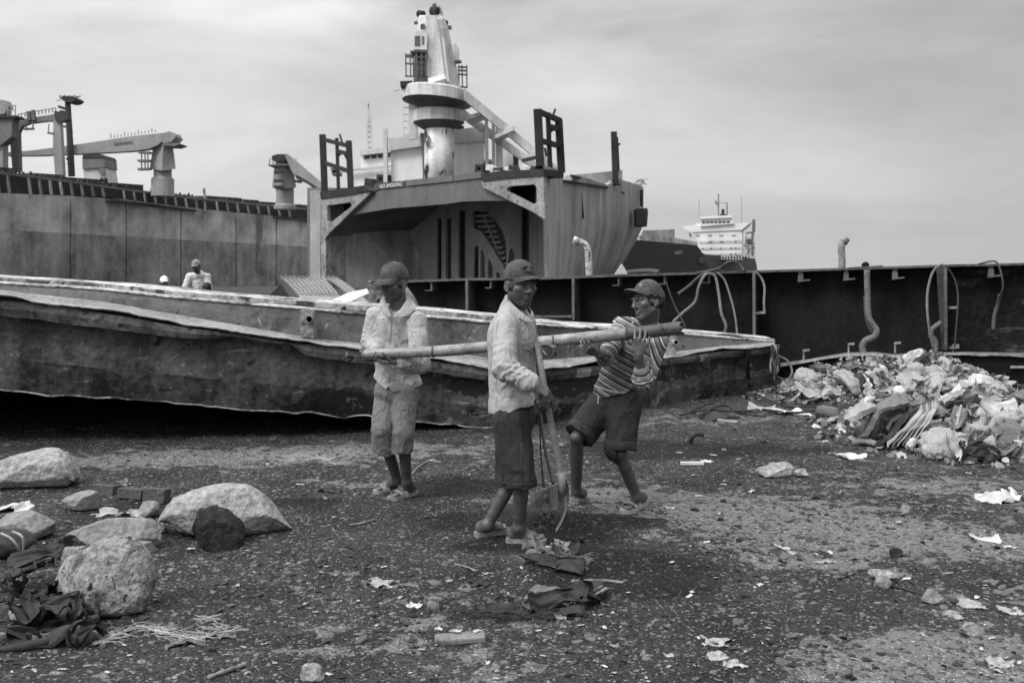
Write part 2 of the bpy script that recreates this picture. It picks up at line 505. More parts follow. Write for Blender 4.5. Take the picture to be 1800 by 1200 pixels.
Fg = (ofs[None] + (np.arange(n) * 7)[:, None, None]).reshape(-1, 3)
brt = np.clip(.03 + .34 * np.clip(fbm(xx * 1.4, yy * 2.2, .2, 4, 97) + .12, 0, 1) + .05 * rng.random(n), 0, .4)
tone = np.where(rng.random(n) < brt, .12 + .36 * rng.random(n) ** 1.5, .012 + .08 * rng.random(n) ** 1.4)
tone = np.where(clod, .018 + .03 * rng.random(n), tone)
m_chip = M('gravel chips', 1.0, c1=.15, s1=30, c3=.2, s3=120, rough=.85, bump=0, attr='tone')
gr = obj('gravel', Vg, Fg, m_chip, attrs={'tone': np.repeat(tone, 7)}, org=(0, 0, 0))
tag(gr, 'loose gravel, slag and shell chips scattered over the soil', kind='stuff')
# ================================================================== cut steel hull pieces lying on the beach
m_hull = M('rusty hull paint', .056, c1=.8, s1=.9, c2=.6, s2=4, c3=.7, s3=16, rough=.58, bump=.5, bd=.02, spec=.4,
           patch=[(.17, 2.6, .60, .06, (1, 1, 1.5), 'scrape'), (.018, 1.6, .60, .05, (1, 1, 2.2)), (.0085, 1.5, .56, .025, (1, 1, 1.4), 'tar'), (.16, 9, .615, .03, (.5, 1, 1.2)), (.010, 11, .605, .03, (.6, 1, 1)), (.17, 26, .635, .03, None)])
m_gunw = M('dark rubbing strake', .064, c1=.9, s1=1.3, c2=.7, s2=5, c3=.7, s3=16, rough=.6, bump=.3, bd=.015, patch=[(.17, 2.4, .60, .05, (1, 1, .8)), (.012, 9, .60, .03, (.6, 1, 1)), (.19, 22, .63, .03, None)])
m_ledge = M('worn pale deck edge', .23, c1=.5, s1=2.0, c2=.0, c3=.6, s3=22, rough=.7, bump=.4, bd=.012, patch=[(.07, 3.0, .56, .08, None), (.4, 4, .62, .05, None)])
m_coam = M('grey coaming paint', .10, c1=.7, s1=1.2, c2=.3, s2=5, c3=.3, s3=24, rough=.6, bump=.25, bd=.012, patch=[(.05, 2.4, .56, .08, None), (.2, 6, .60, .04, None), (.03, 12, .61, .03, (.6, 1, 1))])
m_edge = M('bare cut edge', .24, c1=.8, s1=3, c3=.5, s3=30, rough=.7, bump=.3, patch=[(.03, 2.6, .50, .08, None)])
m_black = M('black oily plate', .012, c1=.6, s1=1.2, c2=.3, s2=3, c3=.4, s3=20, rough=.75, bump=.25, spec=.1, patch=[(.03, 2.2, .66, .1, None)])
m_void = M('near black and painted shade', .012, c1=.3, s1=1, c3=.2, s3=10, rough=.9, bump=.2, spec=.1)  # near black colour carries the darkness of slot, bore and underside

Dt = [(-700, 8.4), (0, 9.0), (330, 9.25), (645, 9.65), (860, 10.0), (1045, 11.0), (1200, 12.2), (1362, 13.2)]
top_far = [(-700, 440), (0, 488), (183, 499), (304, 512), (550, 531), (645, 537), (741, 544), (870, 556), (1000, 571), (1190, 581), (1362, 596)]
coam_t = [(-700, 450), (0, 498), (183, 509), (304, 523), (550, 544), (645, 553), (754, 557), (864, 567), (936, 571), (1062, 578), (1189, 586), (1330, 598), (1362, 601)]
coam_b = [(-700, 467), (0, 509), (37, 514), (183, 530), (271, 546), (488, 583), (550, 594), (645, 604), (750, 614), (860, 628), (957, 632), (1050, 625), (1185, 618), (1265, 608), (1340, 603), (1362, 603)]
lip = [(-700, 475), (0, 517), (37, 523), (60, 530), (227, 550), (330, 571), (513, 597), (645, 616), (750, 628), (860, 646), (957, 648), (1000, 645), (1050, 634), (1100, 632), (1185, 627), (1265, 613), (1354, 609), (1362, 609)]
gun_t = [(-700, 480), (0, 527), (100, 537), (220, 556), (319, 574), (528, 604), (645, 619), (750, 632), (860, 649), (957, 651), (1050, 643), (1159, 630), (1273, 617), (1354, 612), (1362, 612)]
gun_b = [(-700, 508), (0, 554), (183, 578), (312, 594), (420, 598), (513, 607), (539, 626), (645, 640), (750, 652), (860, 669), (957, 671), (1045, 660), (1159, 644), (1273, 629), (1358, 621), (1362, 621)]
hull_m = [(-700, 600), (0, 630), (264, 655), (440, 672), (645, 690), (750, 704), (860, 716), (978, 712), (1125, 694), (1231, 678), (1362, 655)]
hull_b = [(-700, 655), (0, 683), (92, 694), (264, 703), (440, 721), (550, 724), (601, 732), (645, 729), (720, 740), (851, 750), (978, 745), (1125, 722), (1231, 709), (1315, 695), (1362, 686)]
BR = root('barge', (-.6, 10.6, 0), 'long low rusty steel barge hull with crumpled gunwale lying behind the three men', 'barge')
pxs = list(range(-700, 1362, 9)) + [1362]
def rowp(tab, off, jag=0, seed=0, offn=None):
    out = []
    for i, p in enumerate(pxs):
        d = lerp_tab(Dt, p) + off
        y = lerp_tab(tab, p)
        if jag: y += jag * float(fbm(p * .035, seed, .5, 3, seed))
        dd_ = d + (offn * float(fbm(p * .012, seed + 3, .2, 3, seed + 9)) if offn else 0)
        # keep the cross-section solid: same column, own depth
        q = P(p, y, lerp_tab(Dt, p)); k = dd_ / lerp_tab(Dt, p)
        out.append(P(p, y, dd_))
    return out
def strip(name, mat, rows, smooth=True):
    b = MB()
    for r0, r1 in zip(rows[:-1], rows[1:]): b.loft([r0, r1])      # hard edges between the plates, smooth along them
    o = b.build(name, mat, BR, smooth)
    return o
# side plating, split where the photo shows welded seams
r_top = rowp(gun_b, .0, 0, 1); r_mid = rowp(hull_m, -.03, 0, 2, .06); r_bot = rowp(hull_b, .04, 4, 3, .05)
r_q1 = [a.lerp(b_, .5) + Vector((0, float(fbm(i * .12, 3.3, .1, 3, 8)) * .035, 0)) for i, (a, b_) in enumerate(zip(r_top, r_mid))]
r_q2 = [a.lerp(b_, .5) + Vector((0, float(fbm(i * .15, 5.3, .1, 3, 18)) * .035, 0)) for i, (a, b_) in enumerate(zip(r_mid, r_bot))]
seams = [0] + [min(range(len(pxs)), key=lambda i: abs(pxs[i] - s)) for s in (-300, 130, 520, 745, 1000, 1245)] + [len(pxs) - 1]
def hull_attr(rows, vs):
    tar, scr = [], []
    for v in rows:
        for p in v:
            x = CX + p.x / p.y * F; y = HZ - (p.z - CAMZ) / p.y * F
            t = lerp_tab(gun_b, x); b0 = lerp_tab(hull_b, x); f = (y - t) / max(b0 - t, 1)
            tt = math.exp(-((x - 620) / 170) ** 2) * min(max((f - .42) / .2, 0), 1) * .9 + .55 * math.exp(-((x - 75) / 45) ** 2) * max(0, (f - .6) * 2.2)
            if x > 730: tt = max(tt * (1 - min((x - 730) / 25, 1)), .62 * (f < .52) * min((x - 730) / 40, 1)) + (.45 if x > 1300 else 0) * (f < .5)
            tar.append(tt); scr.append(.30 * max(0, 1 - abs(f - .95) * 5) + (.42 * (f > .5) if x > 730 else .12 * f) + .1)
    return {'tar': tar, 'scrape': scr}
for a, b_ in zip(seams[:-1], seams[1:]):
    for nm_, rws in (('side_plate', (r_top, r_q1, r_mid)), ('bottom_plate', (r_mid, r_q2, r_bot))):
        rr = [[v + Vector((0, -.003 if nm_ == 'bottom_plate' else 0, 0)) for v in r[a:b_ + 1]] for r in rws]
        q = MB(); q.loft(rr); at_ = hull_attr(rr, q.v)
        obj(nm_, np.array([tuple(v) for v in q.v]), q.f, m_hull, BR, True, at_)
# ragged bottom lip
r_bl = [v + Vector((0, .006, -.013 - .010 * float(fbm(i * .3, 1.1, .3, 2, 4)))) for i, v in enumerate(r_bot)]
strip('torn_bottom_edge', m_edge, [[v + Vector((0, -.008, .004)) for v in r_bot], [v + Vector((0, -.018, -.006)) for v in r_bot], [v + Vector((0, -.004, 0)) for v in r_bl]])
# rubbing strake: a proud box girder, buckled
g_t = rowp(gun_t, -.14, 2.0, 6, .03); g_b = rowp(gun_b, -.13, 2.5, 7, .05)
g_t2 = rowp(gun_t, .02); g_b2 = [v + Vector((0, .16, -.01)) for v in g_b]
strip('rubbing_strake', m_gunw, [g_t2, g_t, [a.lerp(b_, .5) + Vector((0, -.012, 0)) for a, b_ in zip(g_t, g_b)], g_b, g_b2])
# deck edge: pale ledge with a wavy torn lip over the strake
l_in = rowp(coam_b, .42); l_mid = [a.lerp(b_, .55) + Vector((0, 0, .012 * float(fbm(i * .2, .5, .5, 3, 12)))) for i, (a, b_) in enumerate(zip(l_in, rowp(lip, -.10)))]
l_out = rowp(lip, -.17, 4, 15, .03); l_un = [v + Vector((0, .006, -.010)) for v in l_out]
strip('deck_edge', m_ledge, [l_in, l_mid, l_out, l_un, [v + Vector((0, .28, -.012)) for v in l_un]])
# coaming plate and its bright upper edge
c_t = rowp(coam_t, .50); c_b = rowp(coam_b, .43)
strip('coaming', m_coam, [c_t, [a.lerp(b_, .5) + Vector((0, float(fbm(i * .1, .2, .8, 2, 3)) * .02, 0)) for i, (a, b_) in enumerate(zip(c_t, c_b))], c_b])
e1 = [v + Vector((0, -.018, .010 + .006 * float(fbm(i * .25, .7, .2, 2, 5)))) for i, v in enumerate(c_t)]
m_rim = M('bare bright rim', .40, c1=.8, s1=2.5, c3=.6, s3=20, rough=.65, bump=.3, patch=[(.07, 2.2, .545, .06, None), (.03, 7, .60, .05, None)])
strip('coaming_rim', m_rim, [[v + Vector((0, -.02, -.004)) for v in c_t], e1, [v + Vector((0, .16, .004)) for v in e1]], False)
# hatch opening: a slot with its shade put in as near black, then the far rim and deck
d0 = [v + Vector((0, .20, -.09)) for v in c_t]
far1 = rowp(top_far, 1.0, 1.6, 21)
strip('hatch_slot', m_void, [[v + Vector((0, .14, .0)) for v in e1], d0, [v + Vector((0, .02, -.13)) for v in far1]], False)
strip('far_rim', m_rim, [[v + Vector((0, .0, -.06)) for v in far1], far1, [v + Vector((0, .5, .012)) for v in far1], [v + Vector((0, 1.1, -.01)) for v in far1]], False)
strip('deck', m_coam, [[v + Vector((0, 1.1, -.012)) for v in far1], [v + Vector((0, 2.2, -.05)) for v in far1], [Vector((v.x, v.y + 2.25, 0.0)) for v in far1]], False)
# closed underside and end plates (shade below; the keel plate is also coloured near black)
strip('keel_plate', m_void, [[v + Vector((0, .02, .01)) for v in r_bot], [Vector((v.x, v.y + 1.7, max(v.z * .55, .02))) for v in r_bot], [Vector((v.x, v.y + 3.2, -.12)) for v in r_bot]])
i = -1
b = MB(); b.add([r_top[i], r_mid[i], r_bot[i], r_bot[i] + Vector((-.5, 2.2, 0)), r_top[i] + Vector((-.4, 2.0, .0)), c_t[i]], [[0, 1, 2, 3, 4, 5]])
b.add([c_t[i], g_t[i], g_b[i], r_top[i], r_top[i] + Vector((0, .4, 0))], [[0, 1, 2, 3, 4]])
b.build('end_plate', m_gunw, BR)
# rust flakes and torn strips hanging off the bow end
rs_ = random.Random(3)
b = MB()
for k in range(46):
    x, y = 1352 + rs_.random() * 18, 604 + rs_.random() * 78
    p = P(x, y, 13.05 + rs_.random() * .3); s = .012 + .03 * rs_.random()
    b.add([p + Vector((rs_.uniform(-s, s), rs_.uniform(-s, s), rs_.uniform(-s * 2.5, s * 2.5))) for _ in range(3)], [[0, 1, 2]])
b.build('rust_flakes', m_edge, BR)
for k in range(5):
    pts = [P(1356 + 4 * math.sin(k * 2.1 + j * .6) + k * 2.4, 606 + j * (8 + k), 13.0 - .02 * k + .03 * math.sin(j)) for j in range(7)]
    b = MB(); b.tube(pts, .012 + .004 * (k % 3), 6); b.build('torn_strip', m_edge if k % 2 else m_gunw, BR, True)
# mooring pipe stubs on the coaming, strake knees
def pipe_stub(px, py0, py1, d, w):
    b = MB()
    b.prism([P(px - w, py0, d), P(px + w, py0, d), P(px + w, py1 + 6, d), P(px - w * .9, py1, d)], (0, .18, 0))
    o = b.build('fairlead', m_ledge, BR)
    b = MB(); c = P(px + w * .35, (py0 * .62 + py1 * .38), d - .005); r = w / F * d * .62
    pts = [c + Vector((.02, -.10, .01)), c + Vector((.01, 0, 0)), c + Vector((0, .1, 0))]
    n_ = 14
    ring_o = [pts[0] + Vector((r * math.cos(a_ * 2 * math.pi / n_), 0, r * math.sin(a_ * 2 * math.pi / n_))) for a_ in range(n_)]
    ring_b = [v + Vector((-.02, .11, 0)) for v in ring_o]
    ring_i = [pts[0] + Vector((.72 * r * math.cos(a_ * 2 * math.pi / n_), .0, .72 * r * math.sin(a_ * 2 * math.pi / n_))) for a_ in range(n_)]
    ring_j = [v + Vector((0, .1, 0)) for v in ring_i]
    b.loft([ring_b, ring_o, ring_i, ring_j], closed=True)
    b.build('pipe_mouth', m_ledge, o, True)
    b = MB(); b.add(ring_j, [list(range(n_))]); b.build('pipe_bore', m_void, o)
pipe_stub(539, 545, 590, 9.72, 12)
pipe_stub(1181, 588, 626, 12.05, 8)
for px in (271, 505, 1145, 1240):
    d = lerp_tab(Dt, px); y = lerp_tab(gun_b, px)
    b = MB(); b.prism([P(px - 9, y - 2, d - .1), P(px + 9, y - 2, d - .1), P(px + 2, y + 18, d - .02), P(px - 9, y + 16, d - .01)], (0, .03, 0)); b.build('knee', m_gunw, BR)
for px in (1314, 1317, 1312):
    d = lerp_tab(Dt, px) - .16; y = lerp_tab(gun_t, px)
    b = MB(); b.tube([P(px, y - 2, d), P(px + 2, y + 14, d - .01), P(px - 1, y + 30, d), P(px + 1, y + 52, d + .05)], .011, 6); b.build('hanging_wire', m_void, BR)

# ------------------------------------------------------------------ dark hull wall behind
WP = Pl(700, 17.2, 1800, 14.0)
m_wallstain = M('flaked pale paint on black plate', .014, c1=.5, s1=2, c2=.3, s2=5, c3=.5, s3=16, rough=.8, bump=.2, spec=.1, patch=[(.075, 1.5, .545, .10, (.45, .45, 2.6))])
w_top = [(700, 493), (820, 489), (940, 488), (1090, 482), (1240, 478), (1330, 475), (1480, 471), (1660, 465), (1800, 462), (2600, 448)]
w_bot = [(700, 640), (1370, 640), (1420, 633), (1490, 621), (1540, 620), (1570, 624), (1640, 620), (1700, 620), (1800, 622), (2600, 622)]
WL = root('hull_wall', WP.at(1400, 660), 'tall black steel hull side section with upright frames standing behind the barge', 'hull section')
cols = [704, 820, 1007, 1165, 1325, 1495, 1660, 1800, 2150, 2600]
for a, b_ in zip(cols[:-1], cols[1:]):
    q = MB(); n_ = 8
    rows = []
    for k in range(7):
        rows.append([])
        for j in range(n_ + 1):
            x = a + (b_ - a) * j / n_
            y = lerp_tab(w_top, x) * (1 - k / 6) + lerp_tab(w_bot, x) * k / 6
            rows[-1].append(WP.at(x, y, .25 + .04 * math.sin(j / n_ * math.pi) * math.sin(k / 6 * math.pi)))
    q.loft(rows); q.build('wall_plate', m_wallstain if a >= 1660 else m_black, WL, True)
q = MB(); rows = [[], [], [], []]
for x in range(704, 2604, 20):
    y = lerp_tab(w_top, x)
    rows[0].append(WP.at(x, y + 4, -.06)); rows[1].append(WP.at(x, y, -.06)); rows[2].append(WP.at(x, y, .0) + Vector((0, .5, .0))); rows[3].append(WP.at(x, y + 6, .0) + Vector((0, .5, 0)))
q.loft(rows); m_flange = M('rusted top flange', .085, c1=.6, s1=2, c3=.5, s3=14, rough=.7)
q.build('top_flange', m_flange, WL)
# bottom shelf (bent flange) and the plate under it
xsb = list(range(1366, 2600, 12))
sh_f = [WP.at(x, lerp_tab(w_bot, x) + 3 * float(fbm(x * .02, .4, .1, 3, 6)), -.35) for x in xsb]
q = MB(); q.loft([[WP.at(x, lerp_tab(w_bot, x) - 2, .26) for x in xsb], sh_f, [v + Vector((0, -.01, -.035)) for v in sh_f], [v + Vector((0, .05, -.04)) for v in sh_f]])
q.build('bent_bottom_flange', M('pale bent flange', .2, c1=.7, s1=1.5, c3=.5, s3=18, rough=.7), WL, False)
q = MB(); q.loft([[v + Vector((0, .06, -.03)) for v in sh_f], [WP.at(x, 668, -.25) for x in xsb], [WP.at(x, 700, -.25) for x in xsb]]); q.build('lower_plate', m_black, WL)
q = MB(); q.prism([WP.at(1776, 643, -.34), WP.at(1802, 643, -.34), WP.at(1800, 647, -.34), WP.at(1776, 647, -.34)], WP.N * .03); q.build('bright_scrape', m_ledge, WL)
# upright web frames
m_web = M('web frame face', .10, c1=.6, s1=2.0, c2=.4, s2=4, c3=.4, s3=18, rough=.7)
m_webd = M('web frame side', .05, c1=.6, s1=2.0, c2=.4, s2=4, c3=.4, s3=18, rough=.75)
for (x, w, yb, dep) in ((1007, 4, 562, .42), (1325, 4.5, 594, .5), (1662, 5.0, 615, .6), (2150, 5, 618, .6), (820, 4, 545, .4)):
    yt = lerp_tab(w_top, x) + 2
    q = MB(); q.prism([WP.at(x - 1, yt, -dep + .25), WP.at(x + 1, yt, -dep + .25), WP.at(x + 1, yb, -dep + .25), WP.at(x - 1, yb, -dep + .25)], WP.N * (dep - .01)); o = q.build('web_frame', m_webd, WL)
    q = MB(); q.prism([WP.at(x - w * .55, yt, -dep + .2), WP.at(x + w * .55, yt, -dep + .2), WP.at(x + w * .7, yb, -dep + .2), WP.at(x - w * .4, yb, -dep + .2)], WP.N * .035); q.build('frame_flange', m_web, o)
q = MB(); q.prism([WP.at(1646, 468, -.1), WP.at(1660, 468, -.1), WP.at(1665, 614, -.1), WP.at(1655, 614, -.1)], WP.N * .04); q.build('web_frame', m_webd, WL)
# angle-iron brackets under the top flange
for x, s in ((758, 1.0), (862, .9), (1087, 1), (1168, 1), (1246, 1), (1408, 1.1), (1488, 1.1), (1574, 1.15), (1743, 1.2), (1900, 1.2)):
    yt = lerp_tab(w_top, x)
    q = MB()
    if x < 1300:
        q.prism([WP.at(x - 1.2 * s, yt + 3, -.02), WP.at(x + 1.6 * s, yt + 3, -.02), WP.at(x + 1.6 * s, yt + 20 * s, -.02), WP.at(x - 1.2 * s, yt + 20 * s, -.02)], WP.N * .2)
        q.prism([WP.at(x - 11 * s, yt + 18.5 * s, -.03), WP.at(x + 1.5 * s, yt + 18.5 * s, -.03), WP.at(x + 1.5 * s, yt + 20.2 * s, -.03), WP.at(x - 11 * s, yt + 20.2 * s, -.03)], WP.N * .16)
    else:
        q.prism([WP.at(x - 4 * s, yt + 3, -.02), WP.at(x + 2.5 * s, yt + 3, -.02), WP.at(x + 4 * s, yt + 18 * s, -.02), WP.at(x - 5.5 * s, yt + 21 * s, -.02)], WP.N * .2)
        q.prism([WP.at(x - 3 * s, yt + 17.5 * s, -.03), WP.at(x + 14 * s, yt + 16.2 * s, -.03), WP.at(x + 14 * s, yt + 18.2 * s, -.03), WP.at(x - 3 * s, yt + 20.5 * s, -.03)], WP.N * .16)
    q.build('angle_bracket', m_web, WL)
for x, y in ((1415, 615), (1494, 604), (1576, 602), (1678, 606)):
    q = MB()
    q.prism([WP.at(x - 4, y, -.2), WP.at(x - 1, y, -.2), WP.at(x - 1, y + 18, -.2), WP.at(x - 4, y + 18, -.2)], WP.N * .12)
    q.prism([WP.at(x - 4, y, -.22), WP.at(x + 8, y - 1, -.22), WP.at(x + 8, y + 2, -.22), WP.at(x - 4, y + 3, -.22)], WP.N * .12)
    q.build('stiffener_stub', m_ledge, WL)
for x0, y0, x1 in ((1328, 550, 1346), (1667, 541, 1684), (1668, 611, 1686), (805, 556, 1006), (1328, 560, 1329)):
    q = MB(); q.bar(WP.at(x0, y0, -.22), WP.at(x1, y0 - (1 if x1 - x0 < 30 else 0), -.22), .035); q.build('rung', m_ledge if x1 < 1700 and x1 - x0 < 40 else m_web, WL)
# bent pipe bolted to the wall
pp = [(1524, 474), (1525, 520), (1527, 555), (1533, 568), (1541, 580), (1537, 591), (1522, 598), (1516, 607), (1517, 617), (1522, 628), (1524, 648)]
m_pipe = M('rusty grey pipe', .13, c1=.6, s1=3, c3=.4, s3=25, rough=.6)
q = MB(); q.tube(curve_pts([WP.at(x, y, -.2) for x, y in pp], 5), [.045] * 20 + [.05] * 31, 8); q.build('drain_pipe', m_pipe, WL, True)
q = MB(); q.tube(curve_pts([WP.at(x, y, -.16) for x, y in ((1522, 520), (1525, 560), (1534, 585))], 5), .04, 8); q.build('drain_pipe', m_webd, WL, True)
q = MB(); q.tube(curve_pts([WP.at(x, y, -.25) for x, y in ((1655, 567), (1640, 578), (1637, 590), (1645, 600), (1646, 614))], 5), .04, 8); q.build('drain_pipe', m_pipe, WL, True)
# odds and ends on top of the wall
q = MB(); q.prism([WP.at(1491, 470, .0), WP.at(1552, 466, .0), WP.at(1552, 469.5, .0), WP.at(1491, 473, .0)], WP.N * .3)
o = q.build('plank', m_flange, org=None); tag(o, 'dark plank lying on top of the black hull wall', 'plank')
ico = None
def lump(name, c, s, mat, seed, label, cat, amp=.25, rz=0, sub=3, group=None, parent=None, freq=1.6, facet=0):
    import bmesh
    bm = bmesh.new(); bmesh.ops.create_icosphere(bm, subdivisions=sub, radius=1.0)
    V = np.array([tuple(v.co) for v in bm.verts]); Fc = np.array([[v.index for v in f.verts] for f in bm.faces]); bm.free()
    V = shape_lump(V, seed, amp, freq, facet)
    V = V * np.array(s)
    ca, sa = math.cos(rz), math.sin(rz)
    V = np.stack([V[:, 0] * ca - V[:, 1] * sa, V[:, 0] * sa + V[:, 1] * ca, V[:, 2]], 1) + np.array(c)
    o = obj(name, V, Fc, mat, parent, smooth=True)
    if parent is None: tag(o, label, cat, group)
    return o
def shape_lump(V, seed, amp, freq, facet):
    rg = np.random.default_rng(seed)
    n = V / np.linalg.norm(V, axis=1, keepdims=True)
    r = 1 + amp * fbm(n[:, 0] * freq + seed, n[:, 1] * freq, n[:, 2] * freq, 4, seed) + amp * .18 * fbm(n[:, 0] * freq * 5 + seed, n[:, 1] * freq * 5, n[:, 2] * freq * 5, 3, seed + 5)
    V = n * r[:, None]
    for k in range(facet):
        a = rg.normal(size=3); a /= np.linalg.norm(a); h = (.52 + .36 * rg.random())
        dd_ = V @ a - h
        V = V - np.outer(np.maximum(dd_, 0) * .93, a)
    return V
o = lump('bundle', WP.at(1521, 466, .1), (.055, .06, .05), m_void, 4, 'small dark bundle sitting on the plank on the hull wall', 'bundle', sub=2)
# goosenecks rising behind the wall
def gooseneck(pts, r, d, label, mat):
    rt = root('vent_pipe', P(pts[0][0], pts[0][1] + 20, d), label, 'vent pipe')
    q = MB(); q.tube(curve_pts([P(x, y, d) for x, y in pts], 5), r, 12); q.build('pipe', mat, rt, True)
    x, y = pts[-1]; x2, y2 = pts[-2]
    dv = (P(x, y, d) - P(x2, y2, d)).normalized()
    q = MB(); q.tube([P(x, y, d) - dv * .03, P(x, y, d) + dv * .07], r * 1.18, 12); q.build('pipe_flange', mat, rt, True)
m_goose = M('flaking white paint pipe', .42, c1=.5, s1=4, c2=.3, s2=6, c3=.4, s3=20, patch=[(.08, 7, .55, .05, None)], rough=.6)
gooseneck([(1480, 490), (1480, 455), (1479, 440), (1480, 429), (1484, 424)], .062, 17.5, 'grey gooseneck vent pipe rising above the hull wall against the sky', M('weathered pipe', .22, c1=.5, s1=4, c3=.4, s3=20, rough=.6, patch=[(.1, 6, .58, .06, None)]))
gooseneck([(1036, 500), (1035, 460), (1033, 440), (1026, 428), (1014, 424)], .065, 18.5, 'blotchy white curved vent pipe standing before the cut ship bow', m_goose)
q = MB(); q.prism([P(1078, 486, 20), P(1093, 463, 20), P(1107, 486, 20)], (0, .06, 0)); m_white = M('white painted plate', .5, c1=.1, s1=2, c3=.1, s3=20)
o = q.build('steel_plate', m_white); tag(o, 'white pointed plate corner showing above the black hull wall', 'steel plate')
# hoses and wires hanging over the wall
m_hose = M('grey rubber hose', .15, c1=.3, s1=4, c3=.3, s3=30, rough=.55)
m_hosed = M('dark rubber hose', .05, c1=.3, s1=4, c3=.3, s3=30, rough=.6)
def hose(pts, r, off, label, mat, cat='hose', plane=WP):
    q = MB(); q.tube(curve_pts([plane.at(x, y, off + .05 * math.sin(i * 1.3)) for i, (x, y) in enumerate(pts)], 7), r, 7)
    o = q.build('hose' if cat == 'hose' else cat, mat, smooth=True); tag(o, label, cat); return o
hose([(1183, 566), (1200, 550), (1222, 530), (1228, 505), (1238, 485), (1248, 481), (1258, 488), (1264, 520), (1268, 550), (1276, 572), (1272, 586), (1262, 596)], .022, -.55, 'thick pale hose arching over the wall down to the barge bow', m_hose)
hose([(1262, 480), (1274, 493), (1284, 522), (1292, 555), (1296, 588)], .016, -.5, 'thin grey hose curving down beside the thick pale hose', m_hose)
hose([(1166, 482), (1172, 500), (1185, 535), (1198, 560), (1206, 576)], .012, -.5, 'thin dark wire slanting down behind the striped shirt man', m_hosed, 'wire')
hose([(1192, 517), (1212, 502), (1230, 486), (1246, 478)], .025, -.4, 'dark flat strap slanting up to the hose knot on the wall', m_hosed, 'strap')
hose([(1225, 480), (1250, 476), (1268, 470), (1272, 466), (1280, 461), (1290, 460), (1300, 465), (1308, 476)], .022, -.1, 'dark cable knotted over the top of the black wall', m_hosed, 'cable')
hose([(1103, 480), (1120, 478), (1140, 477), (1158, 479)], .045, .0, 'dark rolled hose lying along the wall top behind the cap', m_hosed)
hose([(1328, 478), (1338, 488), (1344, 505), (1343, 530), (1344, 552)], .018, -.45, 'grey hose hooked on the upright frame above the barge bow', m_hose)
hose([(1656, 464), (1640, 478), (1631, 510), (1630, 545), (1634, 580), (1641, 612), (1652, 640), (1664, 655)], .018, -.85, 'long pale looped hose hanging left of the wide web frame', m_hose)
hose([(1662, 466), (1678, 490), (1684, 520), (1682, 560), (1678, 610)], .011, -.7, 'thin dark hose hanging right of the wide web frame', m_hosed)
hose([(1720, 464), (1745, 459), (1754, 464), (1761, 485), (1763, 505), (1758, 520)], .013, -.4, 'thin cable hooked over the wall top at its far end', m_hosed, 'cable')
hose([(1758, 518), (1754, 535), (1748, 555), (1746, 580)], .03, -.35, 'frayed rope end hanging below the thin cable', m_hosed, 'rope')
hose([(1367, 625), (1384, 634), (1392, 650), (1389, 663), (1378, 667), (1366, 662)], .018, -.9, 'dark hose loop lying at the torn barge bow', m_hose)
# ================================================================== cut bow ship with crane ("NO SMOKING")
m_int = M('bare hold steel', .30, c1=.3, s1=.12, c2=.22, s2=.5, c3=.2, s3=3, rough=.8, bump=.1)
m_cut = M('torch cut pale steel', .25, c1=.45, s1=.35, c2=.3, s2=.8, c3=.4, s3=2.5, rough=.8, patch=[(.06, .9, .6, .08, None)], bump=.1)
m_side = M('streaked hull side paint', .27, c1=.35, s1=.12, c2=.5, s2=.45, c3=.2, s3=2.5, rough=.7, bump=.1, patch=[(.46, .30, .57, .08, (1, 1, .22))])
m_coamd = M('dark hatch beam paint and recess shade', .13, c1=.3, s1=.15, c2=.2, s2=.7, c3=.15, s3=2, rough=.7, bump=.1)
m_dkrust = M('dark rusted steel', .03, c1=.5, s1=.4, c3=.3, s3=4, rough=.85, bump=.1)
m_hold = M('black opening shade', .02, c1=.4, s1=.3, c3=.3, s3=4, rough=.9, bump=0)  # near black stands for the shade seen through openings
m_crane = M('weathered white crane paint', .54, c1=.3, s1=.22, c2=.45, s2=.8, c3=.15, s3=3, rough=.6, bump=.08, patch=[(.12, .55, .635, .05, (1, 1, .35))])
m_crund = M('dark crane grey', .10, c1=.4, s1=.4, c3=.3, s3=3, rough=.7, bump=.05)  # darker grey for crane undersides, scaffolds and small dark fittings
m_house = M('white deckhouse paint', .86, c1=.10, s1=.2, c2=.15, s2=.7, c3=.06, s3=3, rough=.6, bump=.05)
m_housed = M('grey deckhouse band and shade', .56, c1=.25, s1=.2, c2=.15, s2=.7, c3=.1, s3=3, rough=.6, bump=.05)
m_glass = M('dark window glass', .015, c1=.1, s1=1, c3=.1, s3=5, rough=.15, bump=0, spec=.5)
m_int2_ = M('tank plate steel', .15, c1=.3, s1=.15, c2=.22, s2=.5, c3=.2, s3=3, rough=.8, bump=.1)
CP = Pl(563, 128, 955, 100)
SB = root('ship_bow', CP.at(760, 512), 'beached ship bow cut open across the hold with a big white deck crane', 'ship')
def pp_(name, poly, off, th_, mat, par=SB, pl=CP):
    q = MB(); q.prism([pl.at(x, y, off) for x, y in poly], pl.N * th_); return q.build(name, mat, par)
pp_('side_plate_edge', [(563, 342), (570, 342), (573, 420), (573, 520), (565, 520)], 0, 9, m_cut)
def ringp(name, outer, inner, off, th_, mat, par=SB, pl=CP):
    q = MB(); q.ring([pl.at(x, y, off) for x, y in outer], [pl.at(x, y, off) for x, y in inner], pl.N * th_); return q.build(name, mat, par)
ringp('topside_frame', [(564, 349), (623, 341), (652, 338), (623, 366), (596, 393), (578, 410), (571, 421), (564, 412)],
      [(575, 361), (605, 357), (616, 355.5), (618.5, 362), (600, 377), (582, 391), (578, 391), (575, 388)], -.2, .5, m_cut)
ringp('topside_frame', [(846, 318), (890, 313), (955, 309), (957, 352), (957.5, 385), (936, 372), (905, 357), (848, 329)],
      [(890, 332), (897, 327), (939, 324), (943, 329), (943.5, 356), (937, 360), (925, 354), (892, 337)], -.2, .5, m_cut)
